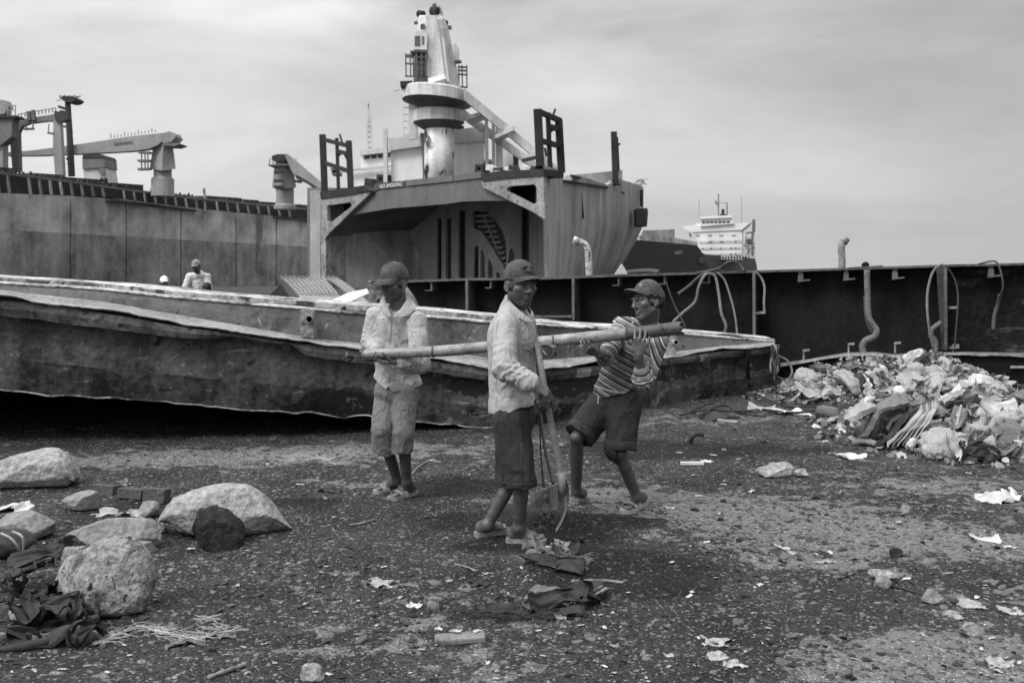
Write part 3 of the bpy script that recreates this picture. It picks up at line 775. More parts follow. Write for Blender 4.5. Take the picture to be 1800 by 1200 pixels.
pp_('tank_plate', [(568, 352), (620, 348), (614, 372), (576, 404)], 3.0, .3, m_hold)  # black backing so the frame hole reads as shade
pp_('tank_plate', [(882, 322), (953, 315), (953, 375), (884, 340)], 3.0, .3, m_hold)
pp_('deck_edge', [(562, 337), (598, 332), (640, 326), (652, 336), (623, 341.5), (564, 350)], -.35, 3, m_dkrust)
pp_('deck_edge', [(846, 305), (880, 301), (918, 299), (955, 297), (955.5, 309), (890, 314), (847, 319)], -.35, 3, m_dkrust)
pp_('hatch_beam', [(650, 341), (665, 332), (711, 327), (780, 320), (845, 313), (847, 328), (893, 353), (850, 353), (811, 354.5), (780, 359), (690, 366), (640, 374), (608, 381)], .4, .5, m_coamd)
pp_('no_smoking_plate', [(650, 341), (660, 322), (712, 317.5), (712, 328), (665, 333)], .25, .5, M('dark plate', .075, c1=.2, s1=.3, c3=.15, s3=3, bump=0))
pp_('coaming_plate', [(713.5, 317), (780, 310), (796, 308.5), (796, 318.5), (713.5, 327)], .2, .5, m_coamd)
pp_('coaming_plate', [(798, 308), (844, 301.5), (846, 312.5), (798, 318.3)], .2, .5, m_coamd)
TV, TF = text_mesh('NO SMOKING', 1.0)
tw, thh = TV[:, 0].max() - TV[:, 0].min(), TV[:, 1].max() - TV[:, 1].min()
tv = [CP.at(667.5 + (v[0] - TV[:, 0].min()) / tw * 38.5, 331.0 - (v[0] - TV[:, 0].min()) / tw * 4.5 - (v[1] - TV[:, 1].min()) / thh * 6.2, .2) for v in TV]
nsp = [o for o in SB.children if o.name.startswith('no_smoking_plate')][0]
obj('lettering', np.array([tuple(v) for v in tv]), TF, M('white lettering paint', .8, c1=.1, s1=2, c3=.1, s3=4, bump=0), nsp)
for x, y in ((668, 313), (841, 295)):
    ringp('mooring_roller', [(x - 6, y - 6), (x + 8, y - 6), (x + 9, y + 8), (x - 7, y + 8)], [(x - 2, y - 1), (x + 3, y - 1), (x + 3, y + 4), (x - 2, y + 4)], 1, 1.0, m_dkrust)
pp_('winch', [(641, 313), (652, 315), (656, 330), (645, 334), (640, 326)], .6, 1.5, m_dkrust)
rsx = random.Random(8)
for k in range(9):
    x = 860 + k * 10 + rsx.uniform(-3, 3); h_ = rsx.uniform(4, 10)
    pp_('deck_scrap', [(x - 5, 299), (x - 4, 299 - h_), (x + 3, 299 - h_ * .7), (x + 6, 300)], .5 + rsx.random(), 1.0, m_dkrust if k % 3 else m_housed)
q = MB(); q.prism([CP.at(574, 415, .25), CP.at(597, 391, .25), CP.at(624, 364, .25), CP.at(650, 341, .25), CP.at(646, 341, .25), CP.at(590, 392, .25), CP.at(572, 412, .25)], CP.N * 12.5); q.build('sloping_tank_plate', m_int2_, SB)
q = MB(); q.prism([CP.at(848, 329, .25), CP.at(905, 357, .25), CP.at(936, 372, .25), CP.at(955, 388, .25), CP.at(956, 384, .25), CP.at(937, 370, .25), CP.at(850, 326, .25)], (1.6, 9.0, 0)); q.build('sloping_tank_plate', m_int2_, SB)
# hold interior: bulkhead panels with open gaps between them
BO = 13.0
def bulk(poly, mat=m_int): return pp_('bulkhead_panel', poly, BO, .35, mat)
m_int2 = M('paler hold panel', .32, c1=.3, s1=.15, c2=.22, s2=.5, c3=.2, s3=3, rough=.8, bump=.1)
for a, b_, mt in ((545, 602, m_int), (602.6, 617, m_int2), (617.6, 638, m_int), (638.5, 653, m_int2), (654, 706, m_int), (706.4, 768, m_int), (776, 784, m_int2), (793, 806, m_int2)):
    bulk([(a, 335), (b_, 335), (b_, 530), (a, 530)], mt)
bulk([(818, 350), (831, 350), (831, 372), (832, 401), (846, 406), (866, 436), (886, 470), (886, 520), (880, 520), (879, 484), (876, 478), (872, 480), (872, 520), (867, 520), (866, 470), (862, 458), (858, 455), (857, 520), (853, 520), (852, 450), (848, 438), (845, 440), (844, 520), (841, 520), (841, 436), (837, 430), (833, 436), (832, 520), (818, 520)], m_int2)
bulk([(831.3, 350), (916, 350), (916, 520), (905, 520), (904, 450), (900, 436), (896, 440), (893, 460), (892, 520), (889, 520), (891, 470), (889, 425), (884, 408), (872, 390), (858, 372), (831.3, 371)], m_int2)
bulk([(930, 350), (944, 350), (944, 530), (930, 530)])
bulk([(944.6, 350), (1000, 350), (1000, 530), (944.6, 530)])
bulk([(768.3, 335), (775.8, 335), (775.8, 384), (768.3, 384)]); bulk([(784.2, 335), (792.8, 335), (792.8, 384), (784.2, 384)]); bulk([(806.2, 335), (817.8, 335), (817.8, 370), (806.2, 370)])
for k in range(10):
    t_ = k / 9; x0 = 832 + t_ * 48; x1 = 864 + t_ * 27; y = 380 + t_ * 84
    q = MB(); q.bar(CP.at(x0 - 2, y, BO + .6), CP.at(x1 + 2, y - 1, BO + .6), .35, .28); q.build('stair_tread', m_int2, SB)
q = MB(); q.bar(CP.at(851, 378, BO + .7), CP.at(884, 462, BO + .7), .25, .25); q.build('stair_rail', m_int2, SB)
pp_('recess_shade', [(540, 330), (1000, 330), (1000, 530), (540, 530)], BO + 1.2, .3, m_coamd)  # darker back plate puts the shade of the gaps into its colour
# weather deck closing the hold, hull side, bow
zd = CP.at(955, 300).z
stn = [(955, 100.2, 291, 0), (975, 104.5, 296, 0), (990, 108, 302, 0), (991, 108.3, 317, 0), (1005, 111.5, 317, 0), (1006, 111.8, 308, 0), (1040, 120, 317, 0), (1068, 127, 325, 0), (1088, 132.5, 315, 0), (1110, 139, 321, 0), (1131, 146, 329, 0)]
def shell(py, pxs_):
    return [P(x, py, s[1]) for x, s in zip(pxs_, stn)]
X0 = [s[0] for s in stn]
rowsH = [[P(s[0], s[2], s[1]) for s in stn], shell(350, X0), shell(395, X0),
         shell(420, [955.5, 974, 989, 990, 1003, 1004, 1036, 1063, 1081, 1101, 1120]),
         shell(455, [956, 973, 986, 987, 999, 1000, 1030, 1054, 1069, 1086, 1101]),
         shell(490, [956.5, 972, 984, 985, 995, 996, 1022, 1042, 1054, 1067, 1078]),
         shell(512, [957, 972, 983, 984, 992, 993, 1015, 1032, 1042, 1052, 1061])]
for a, b_ in ((0, 2), (2, 6), (6, 7), (7, 10)):
    q = MB(); q.loft([r[a:b_ + 1] for r in rowsH]); q.build('hull_plate', m_side, SB, True)
q = MB(); q.loft([rowsH[0], [v + Vector((-.8, .6, 0)) for v in rowsH[0]], [v + Vector((-.8, .6, -4)) for v in rowsH[0]]]); q.build('bulwark', m_side, SB)
pA = P(563, 344, 128); stem = rowsH[0][-1]
q = MB()
port = [pA.lerp(stem, t_) for t_ in (0, .3, .6, .8, 1)]
hts = [0, .3, .6, 3.2, 3.0]
q.loft([[Vector((v.x, v.y + 6 * math.sin(t_ * 3), zd + h_)) for v, h_, t_ in zip(port, hts, (0, .3, .6, .8, 1))], [Vector((v.x, v.y, 0)) for v in port[:3]] + [P(1040, 512, 150), P(1061, 512, 146)]]); q.build('port_side', m_side, SB)
dk_ = [CP.at(563, 485, .8), CP.at(955, 485, .8), P(1040, 485, 121), P(1125, 485, 144), P(1131, 485, 146)]
q = MB(); q.prism([Vector((v.x, v.y, zd - 1.2)) for v in dk_] + [Vector((pA.x, pA.y + 3, zd - 1.2))], (0, 0, .3)); q.build('weather_deck', m_dkrust, SB)
q = MB(); q.prism([Vector((v.x, v.y, 12.6)) for v in (P(1000, 485, 137), P(1092, 485, 133.5), P(1125, 485, 144.5), P(1000, 485, 145))], (0, 0, .3)); q.build('forecastle_deck', m_dkrust, SB)
q = MB(); q.prism([P(994, 309, 138), P(1060, 302.5, 138), P(1094, 299, 138), P(1094, 322, 138), P(994, 322, 138)], (0, .3, 0)); q.build('forecastle_bulwark', m_side, SB)
for xa in (1021, 1117):
    q = MB(); d_ = 116 if xa < 1100 else 139.3
    if xa < 1100: q.prism([P(1012, 329, d_), P(1022, 332, d_), P(1027, 384, d_), P(1018, 384, d_)], (0, -.3, 0))
    else: q.prism([P(1114, 369, d_), P(1134, 367, d_), P(1136, 374, d_), P(1134, 399, d_), P(1115, 400, d_)], (0, -2.0, 0))
    q.build('anchor_pocket', m_dkrust, SB)
pp3 = Pl.__new__(Pl)
q = MB(); q.prism([P(1124, 333, 142.5), P(1131, 335, 142.5), P(1130, 364, 142.5), P(1125, 362, 142.5)], (0, -.2, 0)); q.build('hull_opening_shade', m_hold, SB)  # black plate on the hull side stands for a shaded opening
for (x0, y0, x1, y1, d_) in ((991, 318, 1068, 330, 112), (1004, 309, 1040, 318, 112)):
    q = MB(); q.bar(P(x0, y0, 107.9), P(x1, y1, 126.8), .2, .25); q.build('rubbing_bar', m_dkrust, SB)
q = MB()
for k in range(12):
    q.bar(P(1112 + rsx.uniform(0, 22), 318 + rsx.uniform(-2, 8), 143), P(1112 + rsx.uniform(0, 30), 316 + rsx.uniform(-3, 10), 143), .06)
q.build('tangled_rail', m_dkrust, SB)
# dark upright frames left standing on the deck
def upframe(lp, mp_, rp, bars, pl, off, w):
    q = MB()
    for (x0, y0, x1, y1, ww) in (lp, mp_, rp):
        q.bar(pl.at(x0, y0, off), pl.at(x1, y1, off), ww * w, ww * w)
    for (x0, y0, x1, y1) in bars:
        q.bar(pl.at(x0, y0, off), pl.at(x1, y1, off), (.45 if max(abs(x1 - x0), abs(y1 - y0)) > 16 else .18) * w, (.5 if max(abs(x1 - x0), abs(y1 - y0)) > 16 else .18) * w)
    q.build('standing_frame', m_dkrust, SB)
upframe((567, 237, 571, 345, .75), (592, 243, 595, 332, .4), (613, 248, 617, 338, .7), [(567, 245, 614, 257), (569, 286, 616, 302), (593, 266, 614, 271), (597, 236, 602, 252), (593, 277, 601, 268), (610, 280, 605, 270)], CP, .5, 1.0)
upframe((945, 192, 950, 300, .85), (963, 198, 967, 296, .5), (982, 210, 987, 304, .8), [(946, 196, 984, 212), (948, 247, 985, 257), (964, 222, 984, 228), (971, 207, 976, 192), (964, 236, 972, 228), (958, 260, 960, 275)], Pl(945, 100.6, 987, 106), .1, 1.0)
q = MB(); q.bar(P(1079, 232, 130), P(1082, 325, 130), .75); q.bar(P(1084, 241, 130), P(1087, 300, 130), .35); q.bar(P(1077, 232, 130), P(1083, 234, 130), .15); q.prism([P(1068, 326, 129.8), P(1078, 314, 129.8), P(1092, 326, 129.8)], (0, .3, 0)); q.bar(P(1086, 253, 130), P(1088, 256, 130), .5)
q.build('standing_post', m_dkrust, SB)
# deckhouse
def fr(name, poly, d, th_, mat, par=SB):
    q = MB(); q.prism([P(x, y, d) for x, y in poly], (0, th_, 0)); return q.build(name, mat, par)
DH = fr('deckhouse', [(688, 262), (742, 256), (745, 252), (748, 340), (686, 345)], 121, 7, m_house)
fr('roof_band', [(683, 243), (738, 237), (739, 257), (685, 265)], 120.2, 8, m_housed, DH)
fr('corner_post', [(673, 226), (680, 226), (681, 330), (674, 330)], 120, 1.0, m_housed, DH)
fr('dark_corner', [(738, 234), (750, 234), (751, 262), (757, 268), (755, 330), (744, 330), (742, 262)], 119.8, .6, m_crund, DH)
D2 = fr('deckhouse', [(796, 252), (850, 246), (853, 340), (796, 340)], 121, 7, m_house)
fr('roof_band', [(795, 229), (853, 221), (856, 247), (796, 252)], 120.2, 8, m_housed, D2)
fr('bollard', [(801, 221), (815, 221), (815, 228), (801, 228)], 121, 1, m_dkrust, D2)
for x in (852, 864, 871, 877):
    fr('rail_post', [(x, 210 if x < 870 else 216), (x + 6, 210 if x < 870 else 218), (x + 7, 312), (x + 1, 312)], 118, .6, m_crane, D2)
fr('rail_beam', [(848, 236), (866, 234), (866, 240), (848, 242)], 118.2, 1, m_housed, D2)
fr('platform', [(849, 281), (866, 280), (866, 284), (849, 285)], 118.3, 3, m_housed, D2)
D3 = fr('deckhouse', [(878, 258), (926, 262), (933, 330), (876, 330)], 124, 6, m_house)
fr('doorway', [(902, 272), (911, 273), (911, 300), (903, 298)], 123.9, .2, m_glass, D3)
fr('wall_shade_strip', [(892, 258), (900, 260), (903, 330), (892, 330)], 123.8, .2, m_housed, D3)  # grey strip paints shade onto the white wall
# bridge wing and lattice mast further aft
D4 = fr('bridge', [(634, 276), (690, 270), (692, 330), (620, 335), (615, 300), (634, 296)], 150, 8, m_house)
fr('bridge_roof', [(632, 264), (690, 258), (692, 267), (633, 273)], 149, 10, m_housed, D4)
for k in range(4): fr('window', [(640 + k * 12, 272 - k), (649 + k * 12, 271 - k), (650 + k * 12, 279 - k), (641 + k * 12, 280 - k)], 149.9, .2, m_glass, D4)
fr('wing_rail', [(585, 300), (690, 290), (690, 293), (585, 304)], 149, .5, m_housed, D4)
fr('lifeboat_davit', [(581, 296), (596, 294), (598, 308), (584, 308)], 149, 2, m_crund, D4)
q = MB()
for x0 in (645.5, 655): q.bar(P(x0, 265, 152), P(647 if x0 < 650 else 648.5, 182, 152), .28)
for k in range(9):
    y = 262 - k * 9; t_ = k / 9
    q.bar(P(645.5 + 1.5 * t_, y, 152), P(655 - 6.5 * t_, y - 5, 152), .18); q.bar(P(645.5 + 1.5 * t_, y - 5, 152), P(655 - 6.5 * t_, y, 152), .18)
q.bar(P(643, 184, 152), P(650, 184, 152), .2); q.bar(P(646.5, 176, 152), P(647, 184, 152), .18)
q.build('lattice_mast', m_housed, SB)
# the deck crane
dC = 116.0; s_ = dC / F
m_crcol = M('rust eaten white column', .72, c1=.25, s1=.3, c2=.4, s2=.7, c3=.15, s3=3, rough=.6, bump=.1, patch=[(.05, .42, .565, .05, (1, 1, .55))])
CR = obj('crane', *((lambda b_: (np.array([tuple(v) for v in b_.v]), b_.f))(MB().lathe(P(772, 330, dC), [(26.5 * s_, 0), (26.5 * s_, 110 * s_)], 24))), m_crcol, SB, smooth=True)
q = MB(); q.lathe(P(771, 216, dC), [(45 * s_, 0), (45 * s_, 20 * s_), (38 * s_, 23 * s_), (33 * s_, 27 * s_), (32 * s_, 36 * s_)], 28); q.build('slewing_ring', m_crane, CR)
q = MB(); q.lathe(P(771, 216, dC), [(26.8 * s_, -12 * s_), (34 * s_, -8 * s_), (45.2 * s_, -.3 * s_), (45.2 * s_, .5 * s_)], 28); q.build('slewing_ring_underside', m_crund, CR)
# platform drum: wide disc with a straight side, bottom dished
n_ = 32
def drum(rx, z, cx_):
    out = []
    for k in range(n_):
        a_ = 2 * math.pi * k / n_
        out.append(P(cx_, 485, dC) * 1.0 + Vector((math.cos(a_) * rx, math.sin(a_) * rx * 1.25, 0)) - Vector((0, 0, CAMZ)) + Vector((0, 0, z)))
    return out
zz_ = lambda y: CAMZ + (485 - y) * s_
def tiltring(rx, ztop, cx_, slope=.16):
    return [v + Vector((0, 0, -(v.x - (cx_ - CX) * s_) * slope)) for v in drum(rx * s_, zz_(ztop), cx_)]
q = MB(); q.loft([tiltring(60.5, 181, 768, .085)[::-1], tiltring(60.5, 162, 768, .085)[::-1], tiltring(57, 159, 768, .08)[::-1]], closed=True); q.add(tiltring(57, 159, 768, .08), [list(range(n_))]); q.build('crane_platform', m_crane, CR)
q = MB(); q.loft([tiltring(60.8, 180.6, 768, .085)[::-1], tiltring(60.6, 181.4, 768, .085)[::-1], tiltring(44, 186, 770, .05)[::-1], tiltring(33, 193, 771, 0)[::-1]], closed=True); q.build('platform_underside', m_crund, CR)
dT = dC - 1.0
q = MB(); rows = []
for (y, x0, x1) in ((158, 727, 809), (120, 730, 803), (80, 733, 795), (50, 734, 788), (34, 735, 782), (27, 737, 776)):
    w_ = (x1 - x0) * s_
    rows.append([P(x0, y, dT - 1), P(x0 + .30 * (x1 - x0), y, dT - 2.3), P(x0 + .68 * (x1 - x0), y, dT - 2.5), P(x1, y, dT - .6), P(x1, y, dT + 2.5), P(x0, y, dT + 2.5)])
q.loft(rows, closed=True); q.add(rows[-1], [list(range(6))]); q.build('crane_tower', m_crane, CR)
q = MB(); q.prism([P(752, 138, dT - 2.9), P(782, 132, dT - 2.9), P(784, 138, dT - 2.9), P(753, 147, dT - 2.9)], (0, .8, 0)); q.build('bent_plate', m_house, CR)
q = MB(); q.prism([P(776, 65, dT - 2.65), P(780, 65, dT - 2.65), P(790, 143, dT - 2.75), P(785, 143, dT - 2.75)], (0, .4, 0)); q.build('tower_rib', m_housed, CR)
cab = MB(); cab.prism([P(726, 62, dT - 2.6), P(734, 54, dT - 2.6), P(748, 55, dT - 2.6), P(751, 62, dT - 2.6), P(750, 88, dT - 2.6), P(727, 87, dT - 2.6)], (0, 2.0, 0)); cab.build('crane_cab', m_housed, CR)
q = MB(); q.prism([P(729, 64, dT - 2.7), P(738, 63, dT - 2.7), P(738, 80, dT - 2.7), P(729, 80, dT - 2.7)], (0, .15, 0)); q.prism([P(742, 63, dT - 2.7), P(745, 64, dT - 2.7), P(745, 78, dT - 2.7), P(742, 78, dT - 2.7)], (0, .15, 0)); q.prism([P(739, 43, dT - 2.4), P(746, 42, dT - 2.4), P(746, 51, dT - 2.4), P(739, 52, dT - 2.4)], (0, .3, 0)); q.build('cab_window', m_crund, CR)
q = MB(); q.prism([P(721, 89, dT - 3), P(750, 90, dT - 3), P(750, 92, dT - 3), P(721, 91, dT - 3)], (0, 2.5, 0)); q.prism([P(728, 133, dT - 2.5), P(751, 133, dT - 2.5), P(752, 147, dT - 2.5), P(726, 148, dT - 2.5)], (0, .5, 0))
q.prism([P(729, 93, dT - 2.2), P(750, 94, dT - 2.2), P(750, 132, dT - 2.2), P(727, 132, dT - 2.2)], (0, .3, 0)); q.build('cab_walkway', m_crund, CR)
q = MB()
for x in (732, 741, 749): q.bar(P(x, 91, dT - 2.8), P(x, 134, dT - 2.8), .18)
for y in (100, 110, 121): q.bar(P(728, y, dT - 2.8), P(750, y + 1, dT - 2.8), .12)
q.build('scaffold', m_crund, CR)
for xs_, ys_ in (((713, 721, 726), (97, 100, 112, 134)), ((806, 812, 820), (118, 124, 131, 153))):
    q = MB()
    for x in xs_: q.bar(P(x, ys_[0] - 3, dT), P(x + 1, ys_[3] + 2, dT), .14)
    for y in ys_: q.bar(P(xs_[0] - 1, y, dT), P(xs_[2] + 2, y + 1, dT), .18)
    q.build('scaffold', m_crund, CR)
q = MB(); q.prism([P(797, 78, dT - .5), P(801, 76, dT - .5), P(806, 84, dT - .5), P(806, 108, dT - .5), P(800, 108, dT - .5)], (0, 1.5, 0)); q.build('side_cab', m_housed, CR)
q = MB(); q.bar(P(800, 109, dT - .6), P(811, 109, dT - .6), .9, .2); q.bar(P(785, 49, dT), P(794, 49, dT), .4); q.bar(P(728, 41, dT), P(736, 40, dT), .3); q.build('bracket', m_crund, CR)
for (x, y, r_) in ((740, 25, 6.5), (764, 20, 8), (781, 40, 5)):
    q = MB(); c = P(x, y, dT)
    pts = [c + Vector((-r_ * s_ * .7, .2, .1)), c + Vector((r_ * s_ * .7, -.2, -.1))]
    q.tube(pts, r_ * s_ * .95, 14); q.prism([P(x - 5, y + 3, dT + .2), P(x + 6, y + 3, dT + .2), P(x + 7, y + 11, dT + .2), P(x - 4, y + 11, dT + .2)], (0, .6, 0)); q.build('sheave', m_dkrust, CR)
q = MB(); q.bar(P(771, 12, dT), P(776, 28, dT), .1); q.bar(P(763, 8, dT), P(766, 16, dT), .5)
for k in range(3): q.bar(P(773 + k * 2, 10 + k * 4, dT), P(774 + k * 2, 22 + k * 5, dT), .07)
q.build('aerial', m_crund, CR)
q = MB(); q.prism([P(703, 143, dC - 3), P(724, 142, dC - 3), P(727, 149, dC - 3), P(704, 153, dC - 3)], (0, 2, 0)); q.build('hose_box', m_dkrust, CR)
q = MB(); q.bar(P(692, 160, dC), P(708, 157, dC), .12); q.bar(P(726, 185, dC), P(727, 245, dC), 1.0, .5)
for k in range(5): q.bar(P(709, 189 + k * 12, dC), P(724, 190 + k * 12, dC), .14)
q.bar(P(709, 186, dC), P(710, 240, dC), .05); q.build('ladder', m_crane, CR)
# jib: two box girders with cross members, lowered to the right
q = MB()
def girder(x0, y0, x1, y1, d0, d1, h0, h1):
    a_, b_ = P(x0, y0, d0), P(x1, y1, d1)
    q.prism([P(x0, y0 - h0, d0), P(x1, y1 - h1, d1), P(x1, y1 + h1, d1), P(x0, y0 + h0, d0)], (0, 1.0, 0))
girder(815, 165, 985, 305, 112, 118, 10, 8)
girder(800, 190, 960, 305, 117.5, 121, 9, 7)
for (x0, y0, x1, y1) in ((822, 206, 862, 196), (870, 240, 905, 225), (918, 275, 955, 268)):
    q.prism([P(x0, y0 - 3, 114), P(x1, y1 - 4, 114), P(x1, y1 + 3, 114), P(x0, y0 + 4, 114)], (0, 4, 0))
q.build('jib', m_crane, CR)

# ================================================================== long ship on the left
LP = Pl(0, 130, 565, 213)
m_lhi = M('left ship upper paint', .38, c1=.55, s1=.22, c2=.42, s2=.35, c3=.12, s3=2, rough=.8, bump=.05, patch=[(.16, .10, .60, .05, (1, 1, .1)), (.42, .2, .64, .08, (1, 1, 1))])
m_llo = M('left ship lower paint', .23, c1=.55, s1=.25, c2=.4, s2=.35, c3=.15, s3=2, rough=.8, bump=.05, patch=[(.11, .10, .59, .05, (1, 1, .08)), (.3, .3, .64, .06, (.4, .4, 1))])
m_ldk = M('left ship deck rust and shade', .045, c1=.5, s1=.15, c3=.3, s3=2, rough=.85, bump=.05)
m_lcr = M('left ship grey crane', .28, c1=.25, s1=.15, c2=.2, s2=.6, c3=.12, s3=2, rough=.7, bump=.05)
m_lcrd = M('left ship dark crane', .15, c1=.25, s1=.15, c2=.2, s2=.6, c3=.12, s3=2, rough=.7, bump=.05)
LS = root('cargo_ship', LP.at(250, 507), 'long grey beached cargo ship with deck cranes and funnel filling the distance', 'ship')
hl_t = [(-900, 290), (0, 340), (193, 347), (344, 367), (565, 387), (640, 392)]
hl_m = [(-900, 370), (0, 403), (207, 415), (565, 435), (640, 439)]
cuts = [-900, -500, -240, -40, 124, 222, 318, 415, 486, 548, 640]
for a, b_ in zip(cuts[:-1], cuts[1:]):
    a2, b2 = a + 1.2, b_ - 1.2
    pp_('hull_plate', [(a2, lerp_tab(hl_t, a2)), (b2, lerp_tab(hl_t, b2)), (b2, lerp_tab(hl_m, b2)), (a2, lerp_tab(hl_m, a2))], 0, .4, m_lhi, LS, LP)
    pp_('hull_plate', [(a2, lerp_tab(hl_m, a2) + .05), (b2, lerp_tab(hl_m, b2) + .05), (b2, 520), (a2, 520)], -.03, .4, m_llo, LS, LP)
pp_('inner_shell', [(-900, 300), (0, 345), (193, 352), (344, 372), (640, 396), (640, 520), (-900, 520)], .6, 14, m_ldk, LS, LP)
dk_t = [(-900, 230), (0, 303), (110, 316), (193, 328), (344, 348), (565, 369), (640, 376)]
pp_('deck_edge', [(-900, 240), (0, 307), (110, 319), (193, 331), (344, 350), (565, 371), (640, 378), (640, 392), (565, 387), (344, 367), (193, 347), (0, 340), (-900, 290)], .9, 12, m_ldk, LS, LP)  # dark belt: its colour holds the shade below the deck edge
pp_('deck_shelf', [(193, 349), (344, 368), (350, 372), (193, 354)], -.8, 1.2, m_ldk, LS, LP)
pp_('deck_shelf', [(486, 379), (566, 387), (566, 391), (486, 383)], -.8, 1.2, m_ldk, LS, LP)
for k in range(34):
    x = -40 + k * 18.5 - max(0, (k - 14)) * .35
    if x > 560: break
    yt, yb = lerp_tab(dk_t, x) + 3, lerp_tab(hl_t, x) - 1
    if k % 9 == 4: continue
    w_ = 3.2 if x < 200 else 2.2
    pp_('frame_bracket', [(x - w_ * .6, yt), (x + w_ * .2, yt), (x + w_ * 1.2, yb), (x + w_ * .2, yb)], .2, .25, m_lhi if k % 3 else m_lcr, LS, LP)
pp_('deck_rail', [(-900, 228), (0, 302), (110, 315), (193, 327.5), (344, 347), (565, 368.5), (565, 371.5), (344, 350.5), (193, 331), (110, 319), (0, 306), (-900, 234)], -.7, .6, m_lcrd, LS, LP)
for (x0, x1, h_, y) in ((0, 30, 10, 304), (60, 112, 8, 312), (112, 190, 11, 322), (195, 252, 13, 334), (262, 330, 8, 346), (365, 425, 12, 356), (425, 455, 9, 359), (455, 500, 8, 362), (520, 560, 9, 368)):
    pp_('hatch_cover', [(x0, y - h_), (x1, y - h_ + (x1 - x0) * .07), (x1, y + 4 + (x1 - x0) * .09), (x0, y + 4)], 5, 14, m_ldk, LS, LP)
# streak of scrap rails along the deck
rsl = random.Random(12)
q = MB()
for k in range(60):
    x = rsl.uniform(0, 560); y = lerp_tab(dk_t, x); h_ = rsl.uniform(2, 7)
    q.bar(LP.at(x, y + 2, .5), LP.at(x + rsl.uniform(-4, 4), y - h_, .5), .25)
q.build('deck_stanchions', m_ldk, LS)
q = MB(); q.bar(LP.at(359, 330, -.2), LP.at(361, 372, -.2), .3); q.bar(LP.at(357, 333, -.2), LP.at(361, 345, -.2), .25); q.build('deck_post', m_lcr, LS)
def lf(name, poly, d, th_, mat, par):
    q = MB(); q.prism([P(x, y, d) for x, y in poly], (0, th_, 0)); return q.build(name, mat, par)
# gantry at the far left
GA = lf('gantry', [(30, 232), (33, 215), (42, 209), (60, 206), (95, 201), (93, 213), (82, 213), (50, 217), (38, 222), (31, 234)], 150, 1.0, m_lcrd, LS)
lf('gantry_leg', [(20, 203), (31, 205), (32, 240), (34, 302), (22, 302), (18, 255)], 150, 1.0, m_lcrd, GA)
lf('gantry_leg', [(94, 200), (105, 200), (108, 260), (111, 312), (97, 312), (93, 255)], 150, 1.0, m_lcr, GA)
lf('gantry_head', [(95, 195), (118, 198), (120, 210), (108, 214), (96, 212)], 149.5, 1.2, m_ldk, GA)
q = MB()
for k in range(12): q.bar(P(32 + k * 6, 208 - k * 1.0, 150), P(32 + k * 6, 201 - k * 1.0, 150), .12)
q.bar(P(32, 201, 150), P(98, 190, 150), .1); q.bar(P(46, 217, 149.5), P(46, 228, 149.5), .15); q.bar(P(58, 214, 149.5), P(58, 227, 149.5), .15); q.bar(P(43, 227.5, 149.5), P(60, 226.5, 149.5), .3); q.bar(P(50, 196, 150), P(52, 212, 150), .5); q.bar(P(58, 194, 150), P(60, 212, 150), .5)
q.bar(P(84, 234, 150), P(94, 235, 150), .3); q.bar(P(86, 218, 150), P(85, 235, 150), .12)
q.build('gantry_railing', m_lcrd, GA)
C1 = lf('crane', [(-60, 200), (22, 203), (20, 240), (0, 256), (-60, 262)], 146, 2.0, m_lcrd, LS)
lf('crane_head', [(-10, 180), (2, 175), (10, 177), (14, 187), (8, 200), (-10, 202)], 146, 1.6, m_lcr, C1)
lf('crane_platform', [(-60, 200), (29, 203), (29, 207), (-60, 205)], 145.5, 2.4, m_ldk, C1)
lf('crane_pedestal', [(-45, 256), (5, 256), (5, 300), (-45, 300)], 146.5, 1.6, m_lcr, C1)
q = MB()
for x in (14, 20, 27): q.bar(P(x, 186, 146), P(x, 203, 146), .12)
q.bar(P(10, 185, 146), P(28, 186, 146), .12); q.bar(P(12, 194, 146), P(28, 195, 146), .1); q.build('crane_railing', m_lcr, C1)
# mast with crow's nest
MA = obj('mast', *((lambda b_: (np.array([tuple(v) for v in b_.v]), b_.f))(MB().tube([P(126, 310, 155), P(122, 230, 155), P(119, 178, 155)], [.55, .5, .45], 8))), m_ldk, LS)
lf('crows_nest', [(106, 173), (111, 169), (130, 170), (134, 174), (129, 178), (121, 180), (112, 178)], 154, 3, m_ldk, MA)
q = MB()
for k in range(8): q.bar(P(106 + k * 4, 173, 154), P(105 + k * 4.3, 167.5 + (k % 2), 154), .15)
q.bar(P(100, 177, 154), P(108, 176, 154), .1); q.bar(P(132, 173, 154), P(142, 169, 154), .12); q.bar(P(104, 188, 155), P(120, 193, 155), .8, .4); q.bar(P(106, 196, 155), P(121, 199, 155), .5, .4); q.bar(P(106, 213, 155), P(122, 216, 155), .5, .3); q.bar(P(108, 222, 155), P(124, 224, 155), .3, .3)
for k in range(8): q.bar(P(118, 232 + k * 8, 155), P(128, 232 + k * 8, 155), .12)
q.bar(P(117, 278, 155), P(125, 286, 155), .3); q.build('mast_platform', m_ldk, MA)
